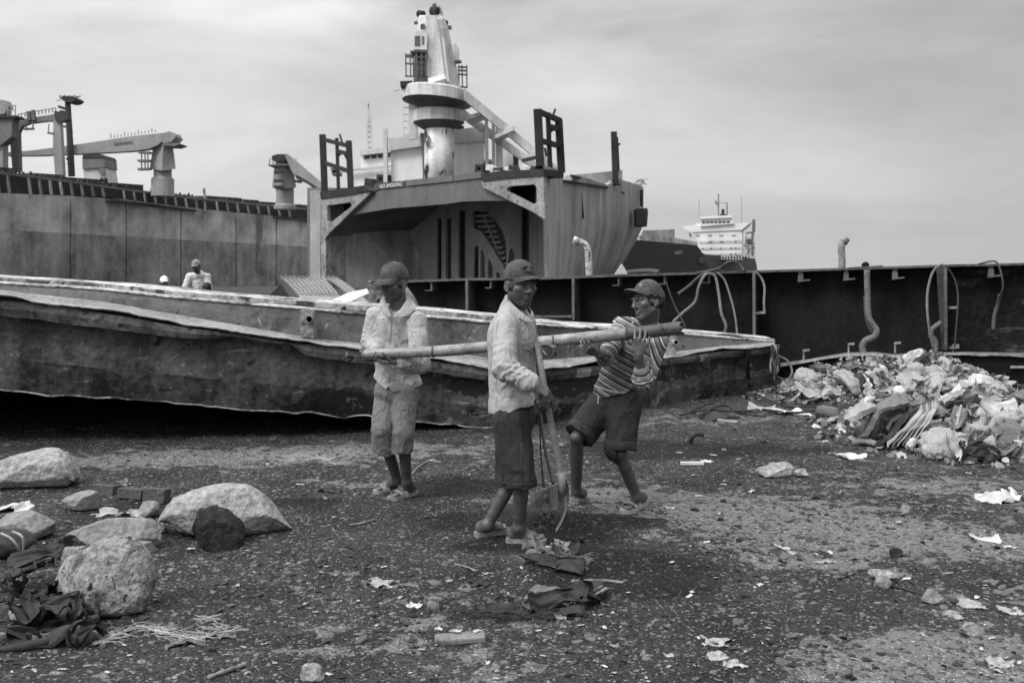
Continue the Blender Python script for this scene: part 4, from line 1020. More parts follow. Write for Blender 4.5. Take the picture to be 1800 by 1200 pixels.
# crane with its long jib lowered to the left
C2 = obj('crane', *((lambda b_: (np.array([tuple(v) for v in b_.v]), b_.f))(MB().lathe(P(286, 345, 158), [(1.75, 0), (1.75, 2.7), (1.38, 3.1), (1.38, 5.2), (1.75, 5.8)], 16))), m_lcr, LS, smooth=False)
q = MB(); d_ = 157
rows = [[P(x0, y, d_), P(xm, y + ym, d_ - 1.4), P(x1, y, d_), P(x1, y, d_ + 2.6), P(x0, y, d_ + 2.6)] for (x0, xm, x1, y, ym) in ((263, 285, 309, 297, 3), (267, 286, 306, 272, 0), (270, 288, 303, 252, 0), (283, 292, 303, 241, 0))]
q.loft(rows, closed=True); q.add(rows[-1], [[0, 1, 2, 3, 4]]); q.build('crane_housing', m_lcr, C2)
lf('jib', [(8, 268.5), (30, 267), (60, 264), (150, 252), (228, 240), (284, 234), (292, 233), (290, 245), (275, 256), (260, 262), (225, 266), (150, 270), (60, 273.5), (34, 273.5), (10, 271.5)], 155.4, 1.6, m_lcr, C2)
lf('jib_tip', [(8, 268), (24, 267), (34, 269), (24, 275), (10, 274)], 155.0, 2.2, m_lcrd, C2)
for (x0, y0, w_, n_c) in ((200, 251, 33, 9), (117, 263, 14, 4)):
    q = MB()
    for k in range(n_c):
        xa = x0 + w_ * k / n_c; ya = y0 - (xa - x0) * .10
        q.prism([P(xa, ya, 155.3), P(xa + w_ / n_c * .72, ya - .3, 155.3), P(xa + w_ / n_c * .72, ya + 4, 155.3), P(xa, ya + 4.4, 155.3)], (0, .15, 0))
    q.build('worn_lettering', m_lcrd, C2)
lf('jib_head', [(284, 238), (296, 231), (304, 233), (309, 240), (300, 250), (286, 252)], 155.2, 3.5, m_lcr, C2)
lf('head_platform', [(286, 252), (313, 251), (318, 253), (306, 257), (287, 256)], 155, 3.5, m_lcrd, C2)
q = MB()
for k in range(3):
    q.bar(P(244, 268 + k * 15, 156), P(265, 269 + k * 14, 156), 1.2, .3)
for x in (249, 255, 260): q.bar(P(x, 266, 156), P(x, 300, 156), .15)
for x in (306, 311, 316): q.bar(P(x, 238, 156), P(x, 252, 156), .12)
q.bar(P(304, 238, 156), P(317, 238, 156), .1)
for k in range(14): q.bar(P(195 + k * 6, 244 - k * .9, 156), P(195 + k * 6, 238.5 - k * .8 if k % 4 else 235 - k * .8, 156), .1)
q.build('cab_ladder', m_lcrd, C2)
# funnel
FU = lf('funnel', [(145, 296), (184, 293), (188, 318), (196, 328), (150, 326)], 175, 5, M('funnel white', .5, c1=.15, s1=.2, c3=.1, s3=2, bump=0), LS)
lf('funnel_band', [(144.5, 276), (183, 276), (184.5, 294), (145, 297)], 174.6, 5.5, m_lcrd, FU)
lf('funnel_top', [(146, 270), (165, 269), (180, 272), (183, 277), (145, 277)], 174.4, 5.6, m_ldk, FU)
q = MB(); c = P(179, 301, 174.6)
q.prism([c + Vector((.62 * math.cos(k * math.pi / 8), 0, .62 * math.sin(k * math.pi / 8))) for k in range(16)], (0, .2, 0)); q.build('funnel_emblem', m_lcrd, FU)
for x in (176, 183): lf('funnel_vent', [(x, 312), (x + 4, 312.5), (x + 5, 317), (x + 1, 317)], 174.6, .3, m_glass, FU)
# third crane beside the cut bow
C3 = obj('crane', *((lambda b_: (np.array([tuple(v) for v in b_.v]), b_.f))(MB().lathe(P(501, 368, 180), [(2.0, 0), (2.0, .6), (1.6, 1.0), (1.6, 4.0), (1.9, 4.6)], 16))), m_lcr, LS, smooth=False)
q = MB(); rows = [[P(x0, y, 179), P((x0 + x1) / 2, y + 1, 177.6), P(x1, y, 179), P(x1, y, 182), P(x0, y, 182)] for (x0, x1, y) in ((478, 521, 330), (482, 515, 295), (485, 512, 278))]
q.loft(rows, closed=True); q.add(rows[-1], [[0, 1, 2, 3, 4]]); q.build('crane_housing', m_lcr, C3)
lf('jib', [(500, 272), (508, 273), (566, 322), (640, 372), (640, 384), (566, 342), (540, 322), (520, 312), (512, 300)], 176.5, 1.8, m_lcr, C3)
lf('jib_underside', [(518, 306), (530, 312), (566, 334), (566, 343), (540, 323), (520, 314)], 176.2, .3, m_ldk, C3)
lf('crane_head', [(478, 274), (488, 271), (504, 271), (505, 282), (486, 284), (477, 281)], 177, 3.5, m_ldk, C3)
lf('head_platform', [(470, 289), (522, 288), (522, 291), (471, 291)], 176.8, 4, m_lcrd, C3)
q = MB()
for x in (474, 480, 520): q.bar(P(x, 279, 177), P(x, 290, 177), .12)
for y in (303, 318, 329): q.bar(P(482, y, 177), P(498, y, 177), .6, .5)
q.bar(P(515, 318, 177), P(530, 320, 177), .8, .4); q.bar(P(524, 308, 177), P(524, 322, 177), .12)
q.build('crane_fittings', m_ldk, C3)

# ================================================================== ship far out on the right
m_fh = M('far ship black hull', .026, c1=.3, s1=.05, c3=.2, s3=1, rough=.8, bump=0, patch=[(.05, .08, .6, .1, None)])
m_fh2 = M('far ship grey hull', .07, c1=.3, s1=.05, c2=.2, s2=.4, c3=.2, s3=1, rough=.8, bump=0)
m_fw = M('far ship white paint', .68, c1=.1, s1=.1, c2=.1, s2=.3, c3=.05, s3=1, rough=.6, bump=0)
FS = root('far_ship', (55, 262, -.4), 'black hulled ship with white wheelhouse moored far out beyond the hull wall', 'ship')
FP = Pl(1105, 215, 1330, 285)
pp_('hull', [(1090, 420), (1124, 422), (1225, 431), (1232, 440), (1240, 458), (1252, 486), (1240, 500), (1090, 500)], 0, 12, m_fh, FS, FP)
pp_('hull_after_part', [(1228, 440), (1240, 447), (1300, 452), (1327, 454), (1331, 470), (1328, 500), (1225, 500)], 3, 10, m_fh2, FS, FP)
pp_('bulwark', [(1124, 414), (1187, 418), (1226, 426), (1226, 432), (1124, 422.5)], .1, .5, m_lhi, FS, FP)
pp_('forecastle_bulwark', [(1130, 405), (1186, 403), (1186, 421), (1124, 421)], 4, .5, m_lhi, FS, FP)
pp_('anchor', [(1228, 453), (1237, 452), (1239, 463), (1230, 463)], -.3, .4, m_fh2, FS, FP)
TV2, TF2 = text_mesh('LADY', 1.0)
t2 = [FP.at(1186 + (v[0] - TV2[:, 0].min()) / (TV2[:, 0].max() - TV2[:, 0].min()) * 15, 446.5 - (v[1] - TV2[:, 1].min()) / (TV2[:, 1].max() - TV2[:, 1].min()) * 6, -.15) for v in TV2]
ns = obj('name_lettering', np.array([tuple(v) for v in t2]), TF2, m_lhi, FS)
SP = Pl.__new__(Pl); SP = Pl(1200, 272, 1330, 267)
HS = pp_('superstructure', [(1222, 393), (1305, 392), (1304, 456), (1226, 456), (1226, 428)], 0, 10, m_fw, FS, SP)
pp_('bridge_wing', [(1200, 397), (1320, 391), (1306, 402), (1304, 404), (1216, 408), (1204, 404)], -.4, 8, m_fw, HS, SP)
pp_('wheelhouse', [(1230, 384), (1286, 382), (1290, 393), (1231, 398)], -1.2, 7, m_fw, HS, SP)
pp_('wheelhouse_roof', [(1229, 381), (1286, 378), (1287, 382.5), (1230, 385)], -1.8, 8, m_fw, HS, SP)
for k in range(7): pp_('window', [(1234 + k * 7.2, 389.4 - k * .15), (1239.4 + k * 7.2, 389.2 - k * .15), (1239.4 + k * 7.2, 392 - k * .15), (1234 + k * 7.2, 392.2 - k * .15)], -1.35, .1, m_glass, HS, SP)
for y, xs_ in ((402.5, (1224, 1235, 1239, 1249, 1253, 1263, 1267, 1277, 1281, 1292)), (414, (1224, 1228, 1246, 1250, 1266, 1270, 1288, 1292)), (425, (1247, 1250.5, 1267, 1270.5, 1293)), (436.5, (1236, 1250, 1267, 1285, 1293)), (446.5, (1285, 1293))):
    for x in xs_: pp_('window', [(x - 1, y - 1.3), (x + 1, y - 1.3), (x + 1, y + 1.3), (x - 1, y + 1.3)], -.15, .1, m_glass, HS, SP)
for y in (423, 434.5, 445): pp_('deck_rail', [(1228, y + 1), (1305, y - .5), (1305, y + .3), (1228, y + 1.8)], -.6, .3, m_lhi, HS, SP)
q = MB()
for x, y0, y1 in ((1263, 341, 380), (1278, 357, 378), (1229, 350, 385), (1303.5, 346, 392)): q.bar(SP.at(x, y0, 2), SP.at(x, y1, 2), .3 if x < 1290 and x > 1240 else .1)
q.bar(SP.at(1255, 357, 2), SP.at(1278, 356.5, 2), .15); q.bar(SP.at(1258, 353, 2), SP.at(1262, 362, 2), .5); q.build('aerial_mast', m_lcrd, HS)
pp_('exhaust_stack', [(1268, 369), (1270, 367), (1273, 368), (1273, 376), (1279, 377), (1279, 379), (1265, 379), (1265, 377), (1268, 376)], 1, 2, m_fh, HS, SP)
pp_('side_boat', [(1211, 410), (1213, 409), (1215.5, 415), (1213, 417)], -.5, 1, m_ldk, HS, SP)
q = MB()
q.bar(SP.at(1325, 386, 0), SP.at(1325, 408, 0), .7); q.bar(SP.at(1303, 408, 0), SP.at(1318, 396, 0), .35); q.bar(SP.at(1311, 410, 0), SP.at(1326, 408, 0), .5); q.bar(SP.at(1323, 408, 0), SP.at(1323, 450, 0), .5)
for k in range(16): q.bar(SP.at(1306 + rsl.uniform(0, 18), 412 + rsl.uniform(0, 40), 0), SP.at(1306 + rsl.uniform(0, 22), 412 + rsl.uniform(0, 44), 0), .22)
q.build('stern_gear', m_lcrd, HS)
pp_('life_raft', [(1312, 421), (1323, 420), (1324, 429), (1313, 430)], .2, 2, m_ldk, HS, SP)
q = MB()
for k in range(16): q.bar(SP.at(1236 + k * 5, 448 + rsl.uniform(0, 3), -2), SP.at(1236 + k * 5, 456, -2), .35)
q.bar(SP.at(1234, 453, -2), SP.at(1314, 453, -2), .2); q.build('deck_railing', m_ldk, HS)
q = MB()
for k in range(7): q.bar(SP.at(1306, 430 + k * 4, 0), SP.at(1328, 429 + k * 4.4, 0), .15)
q.bar(SP.at(1316, 429, 0), SP.at(1316, 456, 0), .15); q.build('stern_ladder', m_ldk, HS)

# ================================================================== plates lying between the barge and the cut ship
m_rib = M('ribbed pale plate', .22, c1=.3, s1=.5, c3=.3, s3=5, rough=.7, bump=.1)
RB = root('curved_plate', P(545, 530, 40), 'curved ribbed hull plate lying before the cut ship with its stiffeners upward', 'hull plate')
def cplate(x0, x1, ya, yb, bow, d0, d1, nm, seg=10):
    q = MB(); rows = []
    for k in range(seg + 1):
        t_ = k / seg
        rows.append([P(x0 + t_ * bow, ya + (yb - ya) * t_ ** 1.25, d0 + (d1 - d0) * t_), P(x1 + t_ * bow, ya + 2 + (yb - ya) * t_ ** 1.25, d0 + (d1 - d0) * t_)])
    q.loft(rows); return q.build(nm, m_rib, RB, True)
cplate(492, 566, 488, 532, 42, 40, 34, 'shell_plate'); cplate(566, 590, 487, 532, 62, 41, 35, 'shell_plate')
for k in range(13):
    q = MB(); x = 492 + k * 7.6; bw_ = 42 if k < 10 else 62
    q.loft([[P(x + t_ * bw_, 486 + (532 - 488) * t_ ** 1.25 - 1.5, 40 - 6 * t_ - .05), P(x + t_ * bw_ + 1.6, 486 + 44 * t_ ** 1.25 - 1.5, 40 - 6 * t_ - .1), P(x + t_ * bw_ + 2.2, 487.5 + 44 * t_ ** 1.25, 40 - 6 * t_ + .05)] for t_ in [j / 8 for j in range(7)]])
    q.build('stiffener', m_cut, RB)
fb = MB(); fb.prism([P(462, 530, 41), P(493, 500, 41), P(512, 530, 41)], (0, .3, 0)); o = fb.build('steel_offcut', m_ldk); tag(o, 'dark triangular steel offcut lying against the ribbed plate', 'steel offcut')
q = MB(); q.prism([P(576, 531, 30), P(612, 514, 31), P(645, 507, 32), P(649, 515, 31.5), P(612, 532, 30)], (0, .05, -.02)); o = q.build('steel_plate', m_white); tag(o, 'white flat steel plate tilted beside the ribbed plate', 'steel plate')
# ================================================================== people: smooth-union volumes turned into one continuous surface each
class SDF:
    def __init__(s, lo, hi, h):
        s.lo = np.array(lo, np.float64); s.h = h
        s.n = np.ceil((np.array(hi) - s.lo) / h).astype(int) + 1
        s.f = np.full(tuple(s.n), 1.0, np.float32)
    def _sub(s, lo, hi):
        a = np.maximum(np.floor((np.array(lo) - s.lo) / s.h).astype(int), 0)
        b = np.minimum(np.ceil((np.array(hi) - s.lo) / s.h).astype(int) + 1, s.n)
        if np.any(b <= a): return None
        sl_ = tuple(slice(a[i], b[i]) for i in range(3))
        ax = [(s.lo[i] + s.h * np.arange(a[i], b[i])).astype(np.float32) for i in range(3)]
        return sl_, ax[0][:, None, None], ax[1][None, :, None], ax[2][None, None, :]
    def _mix(s, sl_, d, k, mode):
        f = s.f[sl_]
        if mode == 'u':
            h = np.maximum(k - np.abs(f - d), 0) / max(k, 1e-6)
            s.f[sl_] = np.minimum(f, d) - h * h * k * .25
        else:
            d = -d
            h = np.maximum(k - np.abs(f - d), 0) / max(k, 1e-6)
            s.f[sl_] = np.maximum(f, d) + h * h * k * .25
    def cap(s, a, b, ra, rb=None, k=.01, mode='u', flat=None):
        a = np.array(a, np.float64); b = np.array(b, np.float64); rb = ra if rb is None else rb
        m = max(ra, rb) + k + 3 * s.h
        q = s._sub(np.minimum(a, b) - m, np.maximum(a, b) + m)
        if q is None: return
        sl_, X, Y, Z = q
        ab = b - a; L2 = float(ab @ ab) + 1e-12
        px, py, pz = X - a[0], Y - a[1], Z - a[2]
        t = np.clip((px * ab[0] + py * ab[1] + pz * ab[2]) / L2, 0, 1)
        dx, dy, dz = px - t * ab[0], py - t * ab[1], pz - t * ab[2]
        if flat is not None:           # flat = (axis, factor): thinner along axis
            ax_, fa = np.array(flat[0]), flat[1]
            dn = dx * ax_[0] + dy * ax_[1] + dz * ax_[2]
            e = (1 / fa - 1)
            dx, dy, dz = dx + dn * e * ax_[0], dy + dn * e * ax_[1], dz + dn * e * ax_[2]
        d = np.sqrt(dx * dx + dy * dy + dz * dz) - (ra + (rb - ra) * t)
        if flat is not None: d = d * max(flat[1], .6)
        s._mix(sl_, d.astype(np.float32), k, mode)
    def ell(s, c, r, Rm=None, k=.01, mode='u'):
        c = np.array(c, np.float64); r = np.array(r, np.float64)
        Rm = np.eye(3) if Rm is None else np.array(Rm)
        ext = np.abs(Rm) @ r + k + 3 * s.h
        q = s._sub(c - ext, c + ext)
        if q is None: return
        sl_, X, Y, Z = q
        px, py, pz = X - c[0], Y - c[1], Z - c[2]
        l = [(px * Rm[0, i] + py * Rm[1, i] + pz * Rm[2, i]) / r[i] for i in range(3)]
        k0 = np.sqrt(l[0] ** 2 + l[1] ** 2 + l[2] ** 2)
        k1 = np.sqrt((l[0] / r[0]) ** 2 + (l[1] / r[1]) ** 2 + (l[2] / r[2]) ** 2) + 1e-6
        s._mix(sl_, (k0 * (k0 - 1) / k1).astype(np.float32), k, mode)
    def plane(s, p, n, wob=None):
        """keep the side the normal points away from"""
        n = np.array(n, np.float64); n /= np.linalg.norm(n)
        X = (s.lo[0] + s.h * np.arange(s.n[0]))[:, None, None]; Y = (s.lo[1] + s.h * np.arange(s.n[1]))[None, :, None]; Z = (s.lo[2] + s.h * np.arange(s.n[2]))[None, None, :]
        d = (X - p[0]) * n[0] + (Y - p[1]) * n[1] + (Z - p[2]) * n[2]
        if wob is not None: d = d + wob(X, Y, Z)
        s.f = np.maximum(s.f, d.astype(np.float32))
    def disp(s, fn, band=.03):
        idx = np.argwhere(np.abs(s.f) < band)
        if len(idx) == 0: return
        p = s.lo + idx * s.h
        s.f[idx[:, 0], idx[:, 1], idx[:, 2]] += fn(p).astype(np.float32)
    def mesh(s):
        f = s.f; n = f.shape
        ins = f < 0
        c = np.zeros((n[0] - 1, n[1] - 1, n[2] - 1), np.uint8)
        for i in (0, 1):
            for j in (0, 1):
                for k in (0, 1):
                    c += ins[i:n[0] - 1 + i, j:n[1] - 1 + j, k:n[2] - 1 + k]
        act = np.argwhere((c > 0) & (c < 8))
        vid = np.full(c.shape, -1, np.int32); vid[act[:, 0], act[:, 1], act[:, 2]] = np.arange(len(act))
        corners = np.array([(i, j, k) for i in (0, 1) for j in (0, 1) for k in (0, 1)])
        fv = np.stack([f[act[:, 0] + o[0], act[:, 1] + o[1], act[:, 2] + o[2]] for o in corners], 1)
        acc = np.zeros((len(act), 3)); cnt = np.zeros(len(act))
        for a in range(8):
            for b in range(a + 1, 8):
                if np.abs(corners[a] - corners[b]).sum() != 1: continue
                m = (fv[:, a] < 0) != (fv[:, b] < 0)
                t = np.where(m, fv[:, a] / np.where(m, fv[:, a] - fv[:, b], 1), 0)
                p = corners[a] + t[:, None] * (corners[b] - corners[a])
                acc += p * m[:, None]; cnt += m
        V = s.lo + (act + acc / cnt[:, None]) * s.h
        quads = []
        for ax in range(3):
            o = [1, 1, 1]; o[ax] = 0
            sh = [n[0] - 1, n[1] - 1, n[2] - 1]
            A = ins[tuple(slice(1 if i != ax else 0, n[i] - 1) for i in range(3))]
            B = ins[tuple(slice(1, n[i] - (0 if i == ax else 1)) for i in range(3))]
            e = np.argwhere(A != B)
            if len(e) == 0: continue
            aa = A[e[:, 0], e[:, 1], e[:, 2]]
            base_ = e.copy()
            for i in range(3):
                if i != ax: base_[:, i] += 1
            u, v = [(1, 2), (2, 0), (0, 1)][ax]
            ids = []
            for du, dv in ((-1, -1), (0, -1), (0, 0), (-1, 0)):
                q = base_.copy(); q[:, u] += du; q[:, v] += dv
                ids.append(vid[q[:, 0], q[:, 1], q[:, 2]])
            Q = np.stack(ids, 1)
            Q[~aa] = Q[~aa][:, ::-1]
            quads.append(Q)
        Fq = np.concatenate(quads)
        Fq = Fq[(Fq >= 0).all(1)]
        return V, Fq

def nz(v): v = np.array(v, float); return v / np.linalg.norm(v)
def frame(fwd, roll=0.0):
    """columns: left(x), forward(y), up(z)"""
    f = nz(fwd); up = np.array([0, 0, 1.0]); l = nz(np.cross(up, f)) * 1.0
    u = np.cross(f, l)
    if roll:
        l2 = l * math.cos(roll) + u * math.sin(roll); u = np.cross(f, l2); l = l2
    return np.stack([-l, f, u], 1)            # x axis points to the person's right

# ------------------------------------------------ anatomy
def head(S, c, Rm, s=1.0, ear=1.0):
    c = np.array(c)
    def W_(x, y, z): return c + Rm @ (np.array((x, y, z)) * s)
    E = lambda p, r, k=.012, mode='u', R2=None: S.ell(W_(*p), np.array(r) * s, Rm if R2 is None else Rm @ R2, k * s, mode)
    C = lambda a, b, ra, rb=None, k=.01, mode='u': S.cap(W_(*a), W_(*b), ra * s, (ra if rb is None else rb) * s, k * s, mode)
    E((0, -.012, .030), (.074, .094, .082)); E((0, .030, -.030), (.060, .062, .080), .03)
    E((0, .066, -.098), (.023, .019, .019), .02)
    for q in (-1, 1):
        C((q * .054, .0, -.058), (q * .012, .062, -.101), .016, .015, .02)
        E((q * .043, .062, -.020), (.022, .018, .017), .02)
        E((q * .033, .100, .000), (.019, .017, .0115), .012, 's')
        E((q * .031, .0755, -.001), (.0125, .0125, .0105), .003)
        C((q * .016, .0895, .0085), (q * .047, .078, .0085), .0042, .0036, .005)
        C((q * .018, .0885, -.0115), (q * .046, .076, -.0095), .0036, .0030, .005)
        C((q * .012, .0925, .019), (q * .050, .077, .020), .0085, .007, .012)
        E((q * .0115, .102, -.035), (.0085, .010, .0075), .008)
        E((q * .040, .048, -.055), (.014, .016, .02), .02, 's') if False else None
        E((q * .078, -.008, -.008), (.008 * ear, .020, .031), .006, R2=np.array(Euler((R(-12), 0, R(q * 18))).to_matrix()))
        E((q * .087, -.002, -.004), (.006, .010, .017), .006, 's')
        E((q * .0785, .001, -.035), (.006, .008, .009), .006)
    C((0, .090, .016), (0, .108, -.026), .0075, .0105, .012); E((0, .112, -.031), (.0095, .0095, .0085), .008)
    C((-.019, .0850, -.0635), (0, .0915, -.060), .0045, .0052, .009); C((.019, .0850, -.0635), (0, .0915, -.060), .0045, .0052, .009)
    C((-.016, .0845, -.0755), (0, .0895, -.0765), .0044, .0052, .009); C((.016, .0845, -.0755), (0, .0895, -.0765), .0044, .0052, .009)
    C((-.021, .0890, -.0690), (0, .0965, -.0685), .0012, .0012, .003, 's'); C((.021, .0890, -.0690), (0, .0965, -.0685), .0012, .0012, .003, 's')
    return W_
def head_tone(V, c, Rm, s, beard=.5, skin=1.0):
    """local skin colour: lips, brows, stubble, moustache, eyes, hair under the cap"""
    q = (V - np.array(c)) @ Rm / s
    x, y, z = np.abs(q[:, 0]), q[:, 1], q[:, 2]
    t = np.full(len(V), skin)
    inh = (np.hypot(np.hypot(q[:, 0] / .1, (y - .01) / .135), (z - .0) / .13) < 1.0)
    fr_ = inh & (y > .045)
    g = lambda a, b, r: np.exp(-(((x - a[0]) / r[0]) ** 2 + ((z - a[1]) / r[1]) ** 2)) * b
    br = g((.031, .0215), 1, (.020, .006)) * fr_; t = t * (1 - .75 * br)
    lip = g((0, -.0695), 1, (.019, .010)) * (inh & (y > .08)); t = t * (1 - .30 * lip)
    mo = g((0, -.054), 1, (.024, .0075)) * (inh & (y > .07)); t = t * (1 - beard * .8 * mo)
    bd_ = inh & (y > .0) & (z < -.04)
    st = np.clip((-.042 - z + .35 * np.clip(.05 - y, 0, .05)) / .025, 0, 1) * bd_ * (1 - g((0, -.0695), 1, (.026, .013))); t = t * (1 - beard * .68 * np.clip(st, 0, 1))
    sock = g((.031, .0), 1, (.020, .011)) * fr_; t = t * (1 - .25 * sock)
    eye = fr_ & (((x - .031) / .0115) ** 2 + ((z + .001) / .0052) ** 2 < 1)
    t = np.where(eye, 2.4, t)
    iris = fr_ & (((x - .031) / .0052) ** 2 + ((z + .001) / .0055) ** 2 < 1); t = np.where(iris, .12, t)
    lid = fr_ & (np.abs(z - .0055) < .0018) & (np.abs(x - .031) < .014); t = np.where(lid, .35, t)
    hair = inh & (z > -.035) & (y < .045 - np.clip(-z, 0, .05) * .5) & ~((x > .066) & (y > -.035) & (z < .022)); hair |= inh & (z > .045)
    t = np.where(hair, .16, t)
    return t
def hand(S, w, d, n, curl, side, s=1.0, spread=.10, thumb=(.55, .65, .35), thumb_bend=.5, tones=None):
    w = np.array(w); d = nz(d); n = np.array(n, float); n = nz(n - d * (n @ d)); lat = np.cross(d, n) * side    # lat points to the thumb side
    offs = [.030, .010, -.010, -.028]; L0 = [.088, .092, .088, .080]
    Ls = [(.040, .026, .020), (.045, .029, .021), (.041, .027, .021), (.032, .021, .018)]
    rr = [.0092, .0095, .0090, .0080]
    tips = []
    for i in range(4):
        dd_ = nz(d + lat * spread * (1.2 - .8 * i))
        a = w + lat * offs[i] * .55 * s + d * .012 * s; b = w + dd_ * L0[i] * s + lat * offs[i] * .75 * s
        S.cap(a, b, .0135 * s, .0115 * s, .010 * s)
        ang = 0; p = b
        cu = curl[i] if isinstance(curl[0], (list, tuple)) else curl
        for j in range(3):
            ang += cu[j]
            v = dd_ * math.cos(ang) + n * math.sin(ang); q = p + v * Ls[i][j] * s
            S.cap(p, q, rr[i] * s * (1 - .07 * j), rr[i] * s * (.93 - .09 * j), .004 * s); p = q
        tips.append(p)
    p = w + d * .022 * s + lat * .022 * s
    v = nz(d * thumb[0] + lat * thumb[1] + n * thumb[2])
    for j, (l_, r0, r1) in enumerate(((.045, .0145, .0115), (.033, .011, .0100), (.027, .0100, .0078))):
        q = p + v * l_ * s; S.cap(p, q, r0 * s, r1 * s, .008 * s); p = q
        v = nz(v + (d * .5 + n * .6 - lat * .3) * thumb_bend * .6)
    tips.append(p)
    S.cap(w - d * .02 * s, w + d * .03 * s, .024 * s, .022 * s, .012 * s, flat=(n, .72))
    return tips
def foot(S, ank, heel, toe, s=1.0, lift=.024):
    heel = np.array(heel); toe = np.array(toe); ank = np.array(ank)
    h = heel + (0, 0, lift); t = toe + (0, 0, lift); ax = nz(t - h); L = np.linalg.norm(t - h); lat = nz(np.cross((0, 0, 1), ax))
    S.ell(h + ax * .034 + (0, 0, .026), (.028, .033, .028), None, .02)
    S.cap(h + ax * .04 + (0, 0, .034), h + ax * L * .70 + (0, 0, .022), .033, .024, .03)
    S.cap(h + ax * L * .55 + lat * .016 + (0, 0, .018), h + ax * L * .74 + lat * .024 + (0, 0, .013), .022, .017, .02)
    S.cap(h + ax * L * .50 - lat * .016 + (0, 0, .018), h + ax * L * .70 - lat * .026 + (0, 0, .012), .022, .016, .02)
    S.cap(ank, h + ax * .05 + (0, 0, .04), .030, .030, .010); S.cap(ank, h + ax * .022 + (0, 0, .030), .030, .026, .018); S.cap(ank, h + ax * L * .45 + (0, 0, .028), .027, .024, .025)
    for i, (o, l_, r_) in enumerate(((.027, 1.0, .0125), (.011, .99, .0095), (-.004, .96, .009), (-.018, .92, .0085), (-.031, .87, .008))):
        S.cap(h + ax * L * .72 + lat * o * .9 + (0, 0, .012), h + ax * (L * l_ - r_) + lat * o + (0, 0, r_ * .9), r_, r_, .003)
def limb(S, pts, rs, k=.02):
    for i in range(len(pts) - 1): S.cap(pts[i], pts[i + 1], rs[i], rs[i + 1], k)
def leg(S, hip, knee, ank, s=1.0):
    hip, knee, ank = map(np.array, (hip, knee, ank))
    limb(S, [hip, knee], [.080 * s, .051 * s], .006); S.ell(knee, (.051 * s,) * 3, None, .006)
    back = nz(np.cross(nz(knee - ank), np.cross((knee - hip), (0, 0, 1.0)))) if False else np.zeros(3)
    m = knee * .68 + ank * .32 + back * .02
    limb(S, [knee, m, ank * .75 + knee * .25, ank], [.047 * s, .0485 * s, .041 * s, .035 * s], .005)
    S.ell(ank, (.034 * s, .035 * s, .034 * s), None, .005)
def arm(S, sh, el, wr, s=1.0):
    limb(S, [sh, el], [.046 * s, .037 * s], .006)
    sh, el, wr = map(np.array, (sh, el, wr)); m = el * .7 + wr * .3
    limb(S, [el, m, wr], [.037 * s, .039 * s, .0255 * s], .005)
def folds(amp, sc, seed, warp=.35, amp2=0.0, sc2=30):
    def fn(p):
        q = p * np.array(sc)
        wx = fbm(q[:, 0] * .6 + 5, q[:, 1] * .6, q[:, 2] * .6, 2, seed + 50) * warp * 3
        r = ridge(q[:, 0] + wx, q[:, 1] + wx * .7, q[:, 2] - wx, 2, seed)
        r2 = ridge(q[:, 0] * 2.1 - wx * 1.5, q[:, 1] * 2.1 + wx, q[:, 2] * 2.1 + wx * 1.3, 2, seed + 4)
        out = -(np.clip(r, 0, 1) ** 2.0 - .33) * amp - (np.clip(r2, 0, 1) ** 2.5 - .25) * amp * .28
        if amp2: out = out - amp2 * fbm(p[:, 0] * sc2, p[:, 1] * sc2, p[:, 2] * sc2, 2, seed + 9)
        return out
    return fn
def creases(joints, base_fn):
    """cloth bunched round bent joints, over the general folds"""
    def fn(p):
        out = base_fn(p)
        for c, ax, rad, amp, fr_ in joints:
            c = np.array(c); ax = nz(ax); q = p - c
            w = np.exp(-(np.linalg.norm(q, axis=1) / rad) ** 2)
            s_ = q @ ax * fr_ + fbm(p[:, 0] * 11, p[:, 1] * 11, p[:, 2] * 11, 2, 7) * 1.3
            tri = np.abs((s_ % 1) * 2 - 1)
            out = out - w * amp * (tri ** 1.5 - .4)
        return out
    return fn
ar = lambda v: np.array(tuple(v))

